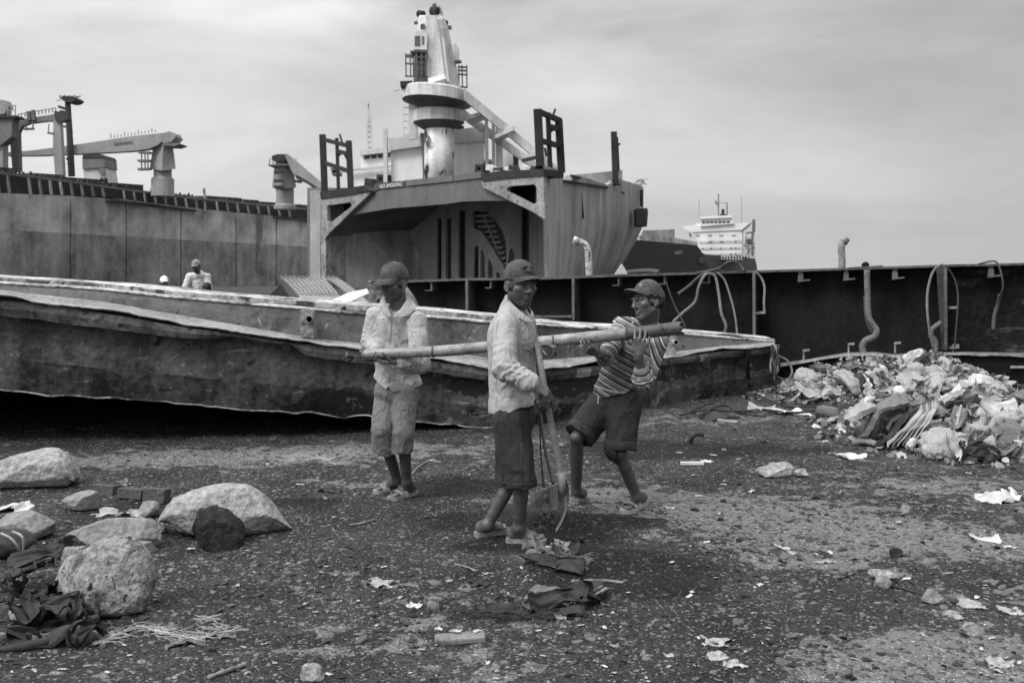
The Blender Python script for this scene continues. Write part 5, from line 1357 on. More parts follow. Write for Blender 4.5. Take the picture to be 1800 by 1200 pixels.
m_skin = M('weathered brown skin', .085, c1=.25, s1=9, c3=.2, s3=60, rough=.42, bump=.2, bd=.004, attr='tone', spec=.5)
m_cap = M('grubby cap cloth', .066, c1=.5, s1=14, c3=.35, s3=90, rough=.9, bump=.2, bd=.003)
m_cap2 = M('faded cap cloth', .060, c1=.45, s1=12, c3=.3, s3=90, rough=.9, bump=.2, bd=.003)
m_sole = M('worn rubber sole', .20, c1=.3, s1=12, c3=.3, s3=50, rough=.8)
m_strap = M('pale sandal strap', .30, c1=.3, s1=14, c3=.3, s3=50, rough=.7)
m_strapd = M('dark sandal strap', .10, c1=.3, s1=14, c3=.3, s3=50, rough=.7)
m_hair = M('black hair', .012, c1=.4, s1=30, c3=.4, s3=150, rough=.6, bump=.6, bd=.006)
def cap_on(par, c, Rm, s, mat, tilt=.0, brim_l=.075, brim_w=.080, brim_drop=.018, brim_bend=.030, twist=0.0, back=0.0, emblem=None, up_=.014):
    c = np.array(c)
    Rm = Rm @ np.array(Euler((tilt, 0, twist)).to_matrix())
    Wm = lambda x, y, z: Vector(c + Rm @ (np.array((x, y, z)) * s))
    q = MB(); rows = []
    for i in range(13):
        th_ = i / 12
        row = []
        for k in range(36):
            a_ = 2 * math.pi * k / 36
            zr = math.cos(th_ * 1.5); rr_ = math.sin(th_ * 1.5)
            sq = 1 + .02 * math.sin(a_ * 6) ** 2
            wr = .0022 * math.sin(a_ * 5 + th_ * 7) * th_ + .002 * math.sin(a_ * 9 - th_ * 11)
            dz = -.012 * th_ * (1 - math.sin(a_)) * .5 * (1 + back)
            row.append(Wm((.0835 + wr) * rr_ * math.cos(a_) * sq, -.010 + (.103 + wr) * rr_ * math.sin(a_) * sq, .030 + up_ + .094 * zr + dz + wr))
        rows.append(row)
    base_ = rows[-1]
    low = [v + Vector(Rm @ np.array((0, 0, -.016 * s))) for v in base_]
    q.loft([r for r in rows] + [low], closed=True)
    inn = [v + (Wm(0, -.01, .03) - v) * .05 for v in low]; q.loft([low, inn], closed=True)
    o = q.build('cap', mat, par, True)
    q = MB(); top = []; bot = []
    for i in range(9):
        t_ = i / 8; rt_, rb_ = [], []
        for k in range(17):
            u = -1 + 2 * k / 16
            a_ = math.pi / 2 - u * .98
            ex, ey = .084 * math.cos(a_), -.010 + .103 * math.sin(a_)
            L_ = brim_l * (1 - abs(u) ** 3.0)
            x = ex * (1 + .04 * t_); y = ey + L_ * t_
            z = .037 + up_ - brim_drop * t_ - brim_bend * u * u * (.35 + .65 * t_) + .008 * math.sin(t_ * 3)
            rt_.append(Wm(x, y, z)); rb_.append(Wm(x, y, z - .0035))
        top.append(rt_); bot.append(rb_)
    q.loft(top); q.loft([r[::-1] for r in bot]); q.loft([top[-1], bot[-1]]); q.loft([[r[0] for r in top], [r[0] for r in bot]]); q.loft([[r[-1] for r in bot], [r[-1] for r in top]])
    q.build('brim', mat, o, True)
    q = MB(); q.lathe(Wm(0, -.010, .122 + up_), [(.006, -.002), (.006, .002), (.003, .005)], 8); q.build('cap_button', mat, o, True)
    if emblem:
        q = MB()
        for (x0, z0, x1, z1, w_) in emblem[1]:
            def on(x, z):
                zz2 = (z - .03) / .094; rr_ = math.sqrt(max(1 - zz2 * zz2, 0)); y = math.sqrt(max(rr_ * rr_ - (x / .0835) ** 2, 0)) * .103 - .010
                return Wm(x, y + .0035, z + up_)
            a_, b_ = on(x0, z0), on(x1, z1); m_ = on((x0 + x1) / 2, (z0 + z1) / 2)
            q.tube([a_, m_, b_], w_ * s, 5)
        q.build('cap_emblem', emblem[0], o)
    return o
def sandal(par, heel, toe, smat, kmat, w=.052, kind='slide', rot=0.0):
    h, t = Vector(heel), Vector(toe); ax = (t - h).normalized(); L = (t - h).length + .025; lat = Vector((0, 0, 1)).cross(ax).normalized()
    h = h - ax * .012
    prof = [(0, .0), (.015, .55), (.06, .70), (.35, .66), (.6, .88), (.78, 1.0), (.92, .82), (.985, .45), (1.0, 0)]
    poly = [h + ax * L * a + lat * w * b for a, b in prof] + [h + ax * L * a - lat * w * b for a, b in prof[-2:0:-1]]
    q = MB(); q.prism([p + Vector((0, 0, .001)) for p in poly], (0, 0, .025)); so_ = q.build('sandal', smat, par)
    q = MB()
    if kind == 'slide':
        bands = ((.50, .62, .052), (.64, .78, .045)) if True else ()
        for a, b, hh in bands:
            ra = []
            for xx_ in (a, b):
                top = [h + ax * L * xx_ + lat * w * .98 * math.cos(k / 10 * math.pi) + Vector((0, 0, .018 + hh * math.sin(k / 10 * math.pi) ** .8)) for k in range(11)]
                ra.append(top)
            q.loft([[v * 1.0 for v in ra[0]], ra[1]]); q.loft([[v - Vector((0, 0, .004)) for v in ra[1]], [v - Vector((0, 0, .004)) for v in ra[0]]]); q.loft([ra[1], [v - Vector((0, 0, .004)) for v in ra[1]]]); q.loft([[v - Vector((0, 0, .004)) for v in ra[0]], ra[0]])
    else:
        for sgn in (-1, 1):
            pts = [h + ax * L * .45 + lat * w * .70 * sgn + Vector((0, 0, .02)), h + ax * L * .56 + lat * w * .55 * sgn + Vector((0, 0, .05)), h + ax * L * .70 + lat * w * .25 * sgn + Vector((0, 0, .048)), h + ax * L * .80 + lat * w * .22 + Vector((0, 0, .020))]
            q.tube(curve_pts(pts, 5), .0065, 6)
    q.build('strap', kmat, so_, True)
def collar_strip(par, pts, w, mat, up):
    """a folded collar flap: pts = neckline points, up = per-point outward/down vector"""
    q = MB(); a = [Vector(p) for p in pts]; b = [p + Vector(u_) for p, u_ in zip(a, up)]
    mid = [x.lerp(y, .5) + Vector((0, -.006, .006)) for x, y in zip(a, b)]
    q.loft([a, mid, b]); th_ = Vector((0, .005, -.003)); q.loft([[v + th_ for v in b], [v + th_ for v in mid], [v + th_ for v in a]]); q.loft([b, [v + th_ for v in b]])
    q.loft([[a[0], b[0]], [a[0] + th_, b[0] + th_]]); q.loft([[b[-1], a[-1]], [b[-1] + th_, a[-1] + th_]])
    return q.build('collar', mat, par, True)
def bvh_of(o):
    me = o.data; og = ORG[o.name]
    return BVHTree.FromPolygons([tuple(v.co + og) for v in me.vertices], [tuple(p.vertices) for p in me.polygons])
def on_surf(bvh, px, py, lift=.003):
    O = Vector((0, 0, CAMZ)); dr = P(px, py, 1.0) - O; dr.normalize()
    hit = bvh.ray_cast(O, dr)
    if hit[0] is None: return None
    return hit[0] + hit[1] * lift * (1 if hit[1].dot(dr) < 0 else -1)
def patch_on(par, bvh, polys, mat, name, lift=.003, th_=.0):
    q = MB()
    for poly in polys:
        pts = [on_surf(bvh, x, y, lift) for x, y in poly]
        if any(p is None for p in pts): continue
        q.add(pts, [list(range(len(pts)))])
    if q.v: return q.build(name, mat, par)
def line_on(par, bvh, lines, r, mat, name):
    q = MB()
    for ln in lines:
        pts = []
        for (x0, y0), (x1, y1) in zip(ln[:-1], ln[1:]):
            for k in range(5):
                p = on_surf(bvh, x0 + (x1 - x0) * k / 5, y0 + (y1 - y0) * k / 5, .001)
                if p is not None: pts.append(p)
        if len(pts) > 1: q.tube(pts, r, 5)
    if q.v: return q.build(name, mat, par)
def gp(px, py):
    """a point on the trodden ground seen at this pixel"""
    g = G(px, py)
    for _ in range(3):
        g = G(px, py, gz(g.x, g.y))
    return ar(g)
HB = .0042     # body grid
HC = .0060     # cloth grid
def body_obj(S, par, tone_fn, nm='body'):
    V, Fq = S.mesh()
    return obj(nm, V, Fq, m_skin, par, True, {'tone': tone_fn(V)})

# ------------------------------------------------------------------ bamboo pole (carried by two of the men)
bp = [(641, 622.5, 6.58), (676, 621, 6.57), (753, 618, 6.54), (800, 615, 6.52), (862, 609, 6.50), (960, 600, 6.46), (1010, 595.5, 6.43), (1060, 590.5, 6.41), (1127, 584, 6.385), (1195, 576.5, 6.36)]
bc = curve_pts([P(*p) for p in bp], 10)
br_ = [lerp_tab([(640, 8.4), (700, 9.0), (760, 9.9), (900, 10.0), (1010, 10.3), (1100, 11.0), (1196, 12.0)], CX + v.x / v.y * F) / F * v.y for v in bc]
nodes_px = (762, 868, 973, 1101)
m_bam = M('weathered bamboo', .21, c1=.35, s1=5, c2=.25, s2=9, c3=.3, s3=40, rough=.45, bump=.2, bd=.003, patch=[(.09, 6, .57, .1, (.4, 1, 1))], spec=.5)
m_bam2 = M('dark bamboo butt', .075, c1=.4, s1=6, c3=.3, s3=40, rough=.45, bump=.2, bd=.003)
BM = root('bamboo_pole', bc[len(bc) // 2], 'long thick bamboo pole carried between two men, passing behind the third', 'bamboo pole')
def culm(sel, mat, last=False):
    q = MB(); pts = [bc[i] for i in sel]; rs = []
    for i in sel:
        x = CX + bc[i].x / bc[i].y * F
        k = 1.0
        for n_ in nodes_px: k += .11 * math.exp(-((x - n_) / 2.2) ** 2) - .03 * math.exp(-((x - n_) / 12) ** 2)
        rs.append(br_[i] * k)
    q.tube(pts, rs, 18, cap=False)
    if last:
        n_ = 18; e = [q.v[-n_ + k] + Vector((.03 * (.5 + .5 * math.sin(k * 1.9)) * (1 if k % 3 else -.4), 0, 0)) for k in range(n_)]
        c = pts[-1]; inn = [c + (v - c) * .78 for v in e]; deep = [v + Vector((-.12, 0, -.01)) for v in inn]
        q.loft([q.v[-n_:], e, inn, deep], closed=True); q.add(deep, [list(range(n_))])
    else:
        pass
    return q
cut = [min(range(len(bc)), key=lambda i: abs(CX + bc[i].x / bc[i].y * F - n_)) for n_ in nodes_px]
fine = []
bc2 = curve_pts(bc, 4); br2 = list(np.interp(np.linspace(0, 1, len(bc2)), np.linspace(0, 1, len(br_)), br_)); bc, br_ = bc2, br2
cut = [min(range(len(bc)), key=lambda i: abs(CX + bc[i].x / bc[i].y * F - n_)) for n_ in nodes_px]
ed = [0] + cut + [len(bc) - 1]
for j in range(len(ed) - 1):
    q = culm(range(ed[j], ed[j + 1] + 1), m_bam, j == len(ed) - 2)
    if j == 0:
        n_ = 18; e = q.v[:n_]; c = bc[0]; inn = [c + (v - c) * .7 for v in e]; deep = [v + Vector((.08, 0, 0)) for v in inn]
        q.loft([deep, inn, [v * 1 for v in e]], closed=True); q.add(deep, [list(range(n_))])
    q.build('culm_segment', m_bam2 if j == len(ed) - 2 else m_bam, BM, True)
for i in cut:
    t_ = (bc[i + 1] - bc[i - 1]).normalized()
    q = MB(); q.tube([bc[i] - t_ * .007, bc[i] - t_ * .003, bc[i] + t_ * .003, bc[i] + t_ * .007], [br_[i] * 1.05, br_[i] * 1.13, br_[i] * 1.13, br_[i] * 1.05], 18); q.build('node_ring', m_bam2, BM, True)

# ------------------------------------------------------------------ LEFT MAN
def man_left():
    rt = root('person', G(696, 872), 'man in dirty open collar shirt and light trousers, gripping the thin pole end', 'person')
    dp = 6.86
    hc = ar(P(693, 497, 6.84)); Rm = frame((-.60, -.80, -.16)); hs = 1.06
    nb = ar(P(703, 543, 6.90)); ch = ar(P(699, 577, 6.90)); wa = ar(P(697, 632, 6.90)); pe = ar(P(697, 682, 6.92))
    rs, ls = ar(P(661, 556, 6.99)), ar(P(733, 566, 6.82))
    re, rw = ar(P(650, 602, 6.95)), ar(P(667, 620, 6.70))
    le, lw = ar(P(739, 640, 6.68)), ar(P(698, 635, 6.58))
    rh, lh = ar(P(682, 692, 6.96)), ar(P(712, 692, 6.88))
    rk, lk = ar(P(671, 755, 6.80)), ar(P(709, 760, 6.78))
    rheel, rtoe = gp(699, 862), gp(660, 868); lheel, ltoe = gp(729, 868), gp(687, 880)
    ra, la = ar(P(698, 842, 6.98)), ar(P(715, 846, 6.90))
    S = SDF((-1.10, 6.40, -.05), (-.52, 7.20, 1.72), HB)
    W_ = head(S, hc, Rm, hs)
    S.cap(W_(0, -.02, -.05), nb, .054, .060, .02); S.cap(W_(0, .03, -.075), nb + (-.015, -.04, .01), .036, .045, .02)
    S.cap(nb, rs, .055, .05, .03); S.cap(nb, ls, .055, .05, .03)
    S.ell(ch, (.135, .10, .17), None, .03); S.cap(ch, pe, .10, .10, .03)
    arm(S, rs, re, rw); arm(S, ls, le, lw)
    tl = hand(S, lw, (-.93, -.10, .06), (-.05, -.35, .95), [(.35, .75, .55)] * 4, -1, 1.0, .06, (.75, .1, .65), .3)
    tr = hand(S, rw, (-.55, -.62, -.52), (-.1, -.30, .95), [(.75, .95, .55)] * 4, 1, 1.0, .10, (.6, .5, .5), .4)
    for a, b, c_, h_, t_ in ((rh, rk, ra, rheel, rtoe), (lh, lk, la, lheel, ltoe)):
        leg(S, a, b, c_, .90); foot(S, c_, h_, t_)
    def tf(V):
        t = head_tone(V, hc, Rm, hs, .7, 1.1)
        t = np.where(V[:, 2] < .35, .62 + .9 * np.clip((.13 - V[:, 2]) / .1, 0, 1), t)
        for tp in tl + tr: t = np.where(np.linalg.norm(V - tp, axis=1) < .011, 2.3, t)
        return t
    body_obj(S, rt, tf)
    # shirt
    m_sh = M('dirty pale cotton shirt', .34, c1=.35, s1=7, c3=.2, s3=60, rough=.9, crease=(9, (1, 1, .45), .55, .012), bump=.15, bd=.003, patch=[(.13, 11, .64, .06, None), (.24, 5, .60, .12, None)])
    S = SDF((-1.10, 6.45, .68), (-.52, 7.15, 1.42), .0055)
    S.cap(nb + (0, 0, -.015), rs, .062, .058, .03); S.cap(nb + (0, 0, -.015), ls, .062, .058, .03)
    S.ell(ch + (0, 0, -.01), (.150, .118, .175), None, .03); S.ell(wa, (.150, .118, .16), None, .05); S.ell(pe + (.003, 0, .02), (.172, .13, .15), None, .05)
    S.cap(rs, re, .068, .060, .025); S.cap(re, rw * .75 + re * .25, .060, .048, .012)
    S.cap(ls, le, .072, .064, .022); S.cap(le, lw * .82 + le * .18, .062, .050, .012)
    S.cap(le + (-.05, .0, -.02), le + (-.12, 0, -.035), .045, .03, .03)
    front = nz((-.42, -.90, 0))
    S.cap(nb + (-.02, -.05, .03), ar(P(688, 553, 6.73)), .040, .006, .01, 's')
    xhem = lambda X, Y, Z: -.035 * np.exp(-((X + .815) / .03) ** 2) - .06 * np.clip((X + .86) / .2, -1, .8) * 0
    sl0 = ar(P(684, 690, 6.8))[0]
    S.disp(creases([(re, re - rs, .09, .010, 26), (le, le - ls, .10, .010, 24), (le * .5 + lw * .5, lw - le, .09, .006, 30), (pe + (0, -.1, .05), (.5, 0, 1), .16, .008, 14)], folds(.008, (10, 10, 5), 3, .5, .003, 35)))
    S.plane((0, 0, ar(P(690, 688, 6.8))[2]), (0, 0, -1), lambda X, Y, Z: .025 * np.clip((np.abs(X - sl0 - .04) - .03) / .12, 0, 1.2) - .0 + .10 * np.clip((sl0 - .02 - X) / .12, 0, 1) * .75 + .03 * np.exp(-((X - sl0 + .0) / .012) ** 2) * (Y < 6.86))
    V, Fq = S.mesh(); sh = obj('shirt', V, Fq, m_sh, rt, True)
    bv = bvh_of(sh)
    m_seam = M('shirt seam shade', .22, c1=.2, s1=8, c3=.1, s3=60, bump=0)
    line_on(sh, bv, [[(688, 560), (687, 580), (686, 604)], [(685, 650), (684, 670), (684, 684)]], .0028, m_sh, 'placket')
    line_on(sh, bv, [[(706, 568), (722, 572)], [(666, 562), (678, 560)]], .003, m_sh, 'pocket_flap')
    for k, (x, y) in enumerate(((687, 572), (686, 592), (684, 664))):
        p = on_surf(bv, x, y, .003)
        if p: q = MB(); q.tube([p, p + Vector((0, -.003, 0))], .006, 8); q.build('button', m_strap, sh)
    A = [P(677, 521, 6.86), P(667, 530, 6.80), P(669, 537, 6.74), P(680, 545, 6.72), P(688, 555, 6.72)]
    collar_strip(rt, [P(676, 521, 6.88), P(678, 532, 6.79), P(683, 544, 6.745), P(688, 556, 6.73)], .03, m_sh, [(-.02, -.02, -.015), (-.047, -.02, -.020), (-.035, -.012, -.028), (-.006, -.004, -.008)])
    collar_strip(rt, [P(710, 512, 6.93), P(714, 527, 6.83), P(704, 543, 6.765), P(689, 557, 6.735)], .03, m_sh, [(.03, .01, -.02), (.075, -.015, -.045), (.055, -.012, -.045), (.008, -.004, -.006)])
    # trousers
    m_tr = M('faded light trousers', .15, c1=.25, s1=6, c3=.18, s3=70, rough=.9, crease=(9, (1, 1, .45), .55, .012), bump=.15, bd=.003, patch=[(.14, 6, .62, .12, None)])
    S = SDF((-1.08, 6.5, .28), (-.55, 7.2, 1.0), .0055)
    S.ell(pe + (0, 0, -.02), (.155, .118, .13), None, .03)
    rb, lb = ar(P(675, 797, 6.86)), ar(P(706, 801, 6.83))
    for a, b, c_ in ((rh, rk, rb), (lh, lk, lb)):
        S.cap(a, b, .092, .072, .006); S.cap(b, c_ + (0, 0, -.06), .072, .070, .006)
    S.cap((rb + lb) / 2 + (.002, -.10, -.1), (rk + lk) / 2 + (.002, -.08, .02), .008, .005, .012, 's')
    S.disp(creases([(rk, rk - rh, .10, .007, 18), (lk, lk - lh, .10, .007, 18), (pe, (1, 0, .4), .14, .007, 15)], folds(.008, (11, 11, 4.5), 13, .5, .003, 35)))
    S.plane(rb, (0, 0, -1), lambda X, Y, Z: .018 * np.clip((X - (rb[0] + lb[0]) / 2) / .03, -.4, .9) + .004 * np.sin(X * 90))
    V, Fq = S.mesh(); tr_ = obj('trousers', V, Fq, m_tr, rt, True)
    line_on(tr_, bvh_of(tr_), [[(694, 797.5), (704, 799.5), (719, 799)]], .005, m_tr, 'trouser_hem')
    cap_on(rt, hc, Rm, hs, m_cap, tilt=-.09, brim_l=.078, brim_drop=.020, brim_bend=.026)
    for h_, t_ in ((rheel, rtoe), (lheel, ltoe)): sandal(rt, h_, t_, m_sole, m_strap, .054)
    return rt
man_left()

# ------------------------------------------------------------------ MIDDLE MAN (leaning on the shovel, looking at us)
def man_mid():
    rt = root('person', G(905, 950), 'bearded man in clean light shirt and long dark shorts, resting hand on shovel', 'person')
    hc = ar(P(914, 500.5, 5.72)); Rm = frame((.50, -.86, -.04)); hs = 1.06
    nb = ar(P(902, 543, 5.79)); ch = ar(P(903, 590, 5.78)); wa = ar(P(904, 655, 5.79)); pe = ar(P(905, 725, 5.80))
    rs, ls = ar(P(889, 575, 5.64)), ar(P(921, 570, 5.93))
    re, rw = ar(P(886, 648, 5.50)), ar(P(937, 675, 5.44))
    le, lw = ar(P(936, 640, 5.98)), ar(P(940, 607, 5.74))
    rh, lh = ar(P(903, 740, 5.72)), ar(P(905, 740, 5.88))
    rk, lk = ar(P(917, 848, 5.68)), ar(P(898, 846, 5.88))
    rheel, rtoe = gp(893, 952), gp(957, 955); lheel, ltoe = gp(838, 943), gp(893, 935)
    ra, la = ar(P(912, 926, 5.75)), ar(P(857, 922, 5.86))
    S = SDF((-.35, 5.25, -.05), (.36, 6.15, 1.72), HB)
    W_ = head(S, hc, Rm, hs)
    S.cap(W_(0, -.02, -.05), nb, .055, .062, .02); S.cap(W_(0, .03, -.075), nb + (.03, -.03, .01), .038, .045, .02)
    S.cap(nb, rs, .05, .05, .03); S.cap(nb, ls, .05, .05, .03); S.ell(ch, (.10, .14, .17), None, .03); S.cap(ch, pe, .09, .09, .03)
    arm(S, rs, re, rw); arm(S, ls, le, lw)
    t1 = hand(S, rw, (.72, .05, -.42), (-.15, .55, -.75), [(.5, .55, .35)] * 4, -1, 1.0, .08, (.6, .35, .55), .3)
    t2 = hand(S, lw, (.86, -.25, .10), (-.12, .1, -1.0), [(.55, .95, .5)] * 4, -1, .95, .08, (.5, .6, .4), .3)
    for a, b, c_, h_, t_ in ((rh, rk, ra, rheel, rtoe), (lh, lk, la, lheel, ltoe)):
        leg(S, a, b, c_, .88); foot(S, c_, h_, t_)
    def tf(V):
        t = head_tone(V, hc, Rm, hs, .8, .92)
        t = np.where(V[:, 2] < .5, .66 + .7 * np.clip((.14 - V[:, 2]) / .1, 0, 1), t)
        return t
    body_obj(S, rt, tf)
    m_sh = M('light work shirt', .335, c1=.14, s1=5, c3=.08, s3=60, rough=.88, crease=(9, (1, 1, .45), .55, .012), bump=.1, bd=.002)
    S = SDF((-.30, 5.30, .70), (.34, 6.15, 1.46), .0055)
    S.cap(nb + (-.005, 0, -.005), rs, .064, .062, .03); S.cap(nb + (-.005, 0, -.005), ls, .064, .062, .03); S.cap(nb + (.0, 0, .0), nb + (.006, -.012, .042), .066, .060, .02)
    S.ell(ch + (-.005, 0, -.01), (.132, .165, .18), None, .04); S.ell(wa + (-.005, 0, 0), (.130, .155, .17), None, .06); S.ell(pe + (.0, 0, .02), (.138, .165, .15), None, .06)
    S.cap(ch + (-.05, 0, 0), pe + (-.04, 0, .02), .095, .098, .05)
    S.cap(rs, re, .074, .066, .02); S.cap(re, rw * .80 + re * .20, .066, .052, .010); S.cap(rw * .70 + re * .30, rw * .86 + re * .14, .056, .055, .004)
    S.cap(ls, le, .070, .06, .02); S.cap(le, lw * .8 + le * .2, .06, .045, .012)
    S.cap(nb + (.03, -.03, .06), ar(P(937, 560, 5.60)), .034, .006, .01, 's')
    hz_ = ar(P(900, 716, 5.7))[2]
    S.disp(creases([(re, re - rs, .11, .016, 22), (re * .5 + rw * .5, rw - re, .10, .010, 26), (pe + (.03, -.12, .06), (.4, 0, 1), .15, .008, 13), (rs + (.02, 0, -.06), (1, 0, .5), .09, .007, 18)], folds(.008, (9, 9, 4.2), 23, .5, .002, 30)))
    S.plane((0, 0, hz_), (0, 0, -1), lambda X, Y, Z: .045 * np.clip((X + .02) / .16, -1, 1) * -1 * -1 - .022 + .006 * np.sin(X * 40))
    V, Fq = S.mesh(); sh = obj('shirt', V, Fq, m_sh, rt, True)
    bv = bvh_of(sh)
    m_sh2 = m_sh
    pk = patch_on(sh, bv, [[(918, 604), (926, 602), (933, 600), (941, 597), (943, 606), (936, 612), (930, 615), (925, 614), (919, 612)]], m_sh2, 'pocket_flap', .007)
    line_on(sh, bv, [[(918, 604), (942, 597)], [(919, 612), (930, 616), (943, 606)], [(920, 616), (923, 640)], [(933, 616), (936, 650)]], .0028, m_sh2, 'pocket_seam')
    line_on(sh, bv, [[(941, 566), (944, 600), (946, 640)], [(948, 690), (948, 702)]], .003, m_sh2, 'placket')
    line_on(sh, bv, [[(877, 562), (872, 580), (873, 600)], [(898, 560), (906, 585)]], .0022, m_sh2, 'shoulder_seam')
    for x, y in ((934, 618), (945, 612), (946, 636)):
        p = on_surf(bv, x, y, .004)
        if p: q = MB(); q.tube([p, p + Vector((0, -.003, 0))], .006, 8); q.build('button', m_strap, sh)
    collar_strip(rt, [P(889, 517, 5.80), P(897, 530, 5.70), P(912, 545, 5.66), P(926, 556, 5.645)], .04, m_sh, [(-.012, -.01, -.04), (.002, -.022, -.055), (.03, -.022, -.062), (.034, -.012, -.03)])
    collar_strip(rt, [P(928, 539, 5.74), P(933, 545, 5.68), P(934, 552, 5.65)], .03, m_sh, [(.015, -.01, -.012), (.018, -.008, -.02), (.012, -.004, -.028)])
    m_st = M('long dark shorts', .026, c1=.4, s1=6, c2=.3, s2=14, c3=.25, s3=70, rough=.85, crease=(10, (1, 1, .3), .4, .012), bump=.2, bd=.003, patch=[(.095, 5, .60, .12, (1, 1, .35))])
    S = SDF((-.22, 5.45, .30), (.26, 6.15, 1.0), .0055)
    S.ell(pe + (0, 0, -.02), (.115, .14, .12), None, .03)
    rb, lb = ar(P(920, 854, 5.68)), ar(P(899, 848, 5.88))
    for a, b, c_ in ((rh, rk, rb), (lh, lk, lb)):
        S.cap(a + (-.01, 0, 0), b, .106, .082, .05); S.cap(b, c_ + (0, 0, -.06), .082, .081, .02)
    S.disp(folds(.014, (11, 11, 2.6), 33, .5, .003, 30))
    S.plane((rb + lb) / 2, (0, 0, -1), lambda X, Y, Z: -.012 + .02 * np.clip((5.78 - Y) / .12, -1, 1) * -1 * -1 + .005 * np.sin(X * 60))
    V, Fq = S.mesh(); st = obj('shorts', V, Fq, m_st, rt, True)
    line_on(st, bvh_of(st), [[(879, 846), (905, 853), (942, 852)]], .004, m_st, 'shorts_hem')
    # knotted cloth corner hanging at the waist
    q = MB(); q.tube(curve_pts([P(944, 705, 5.62), P(949, 711, 5.58), P(955, 717, 5.56), P(951, 726, 5.57)], 4), [.02, .022, .024, .026, .026, .026, .024, .022, .02, .018, .014, .012, .008], 7); q.build('cloth_corner', m_st, rt, True)
    cap_on(rt, hc, Rm, hs, m_cap2, tilt=-.02, brim_l=.070, brim_drop=.006, brim_bend=.034, emblem=(m_hair, [(-.030, .085, -.014, .088, .006), (.004, .092, .016, .086, .006), (.018, .084, .030, .080, .006), (-.028, .062, .030, .062, .0018), (-.026, .057, .028, .057, .0014)]))
    for h_, t_ in ((rheel, rtoe), (lheel, ltoe)): sandal(rt, h_, t_, m_sole, m_strap, .050, 'thong')
    return rt
man_mid()

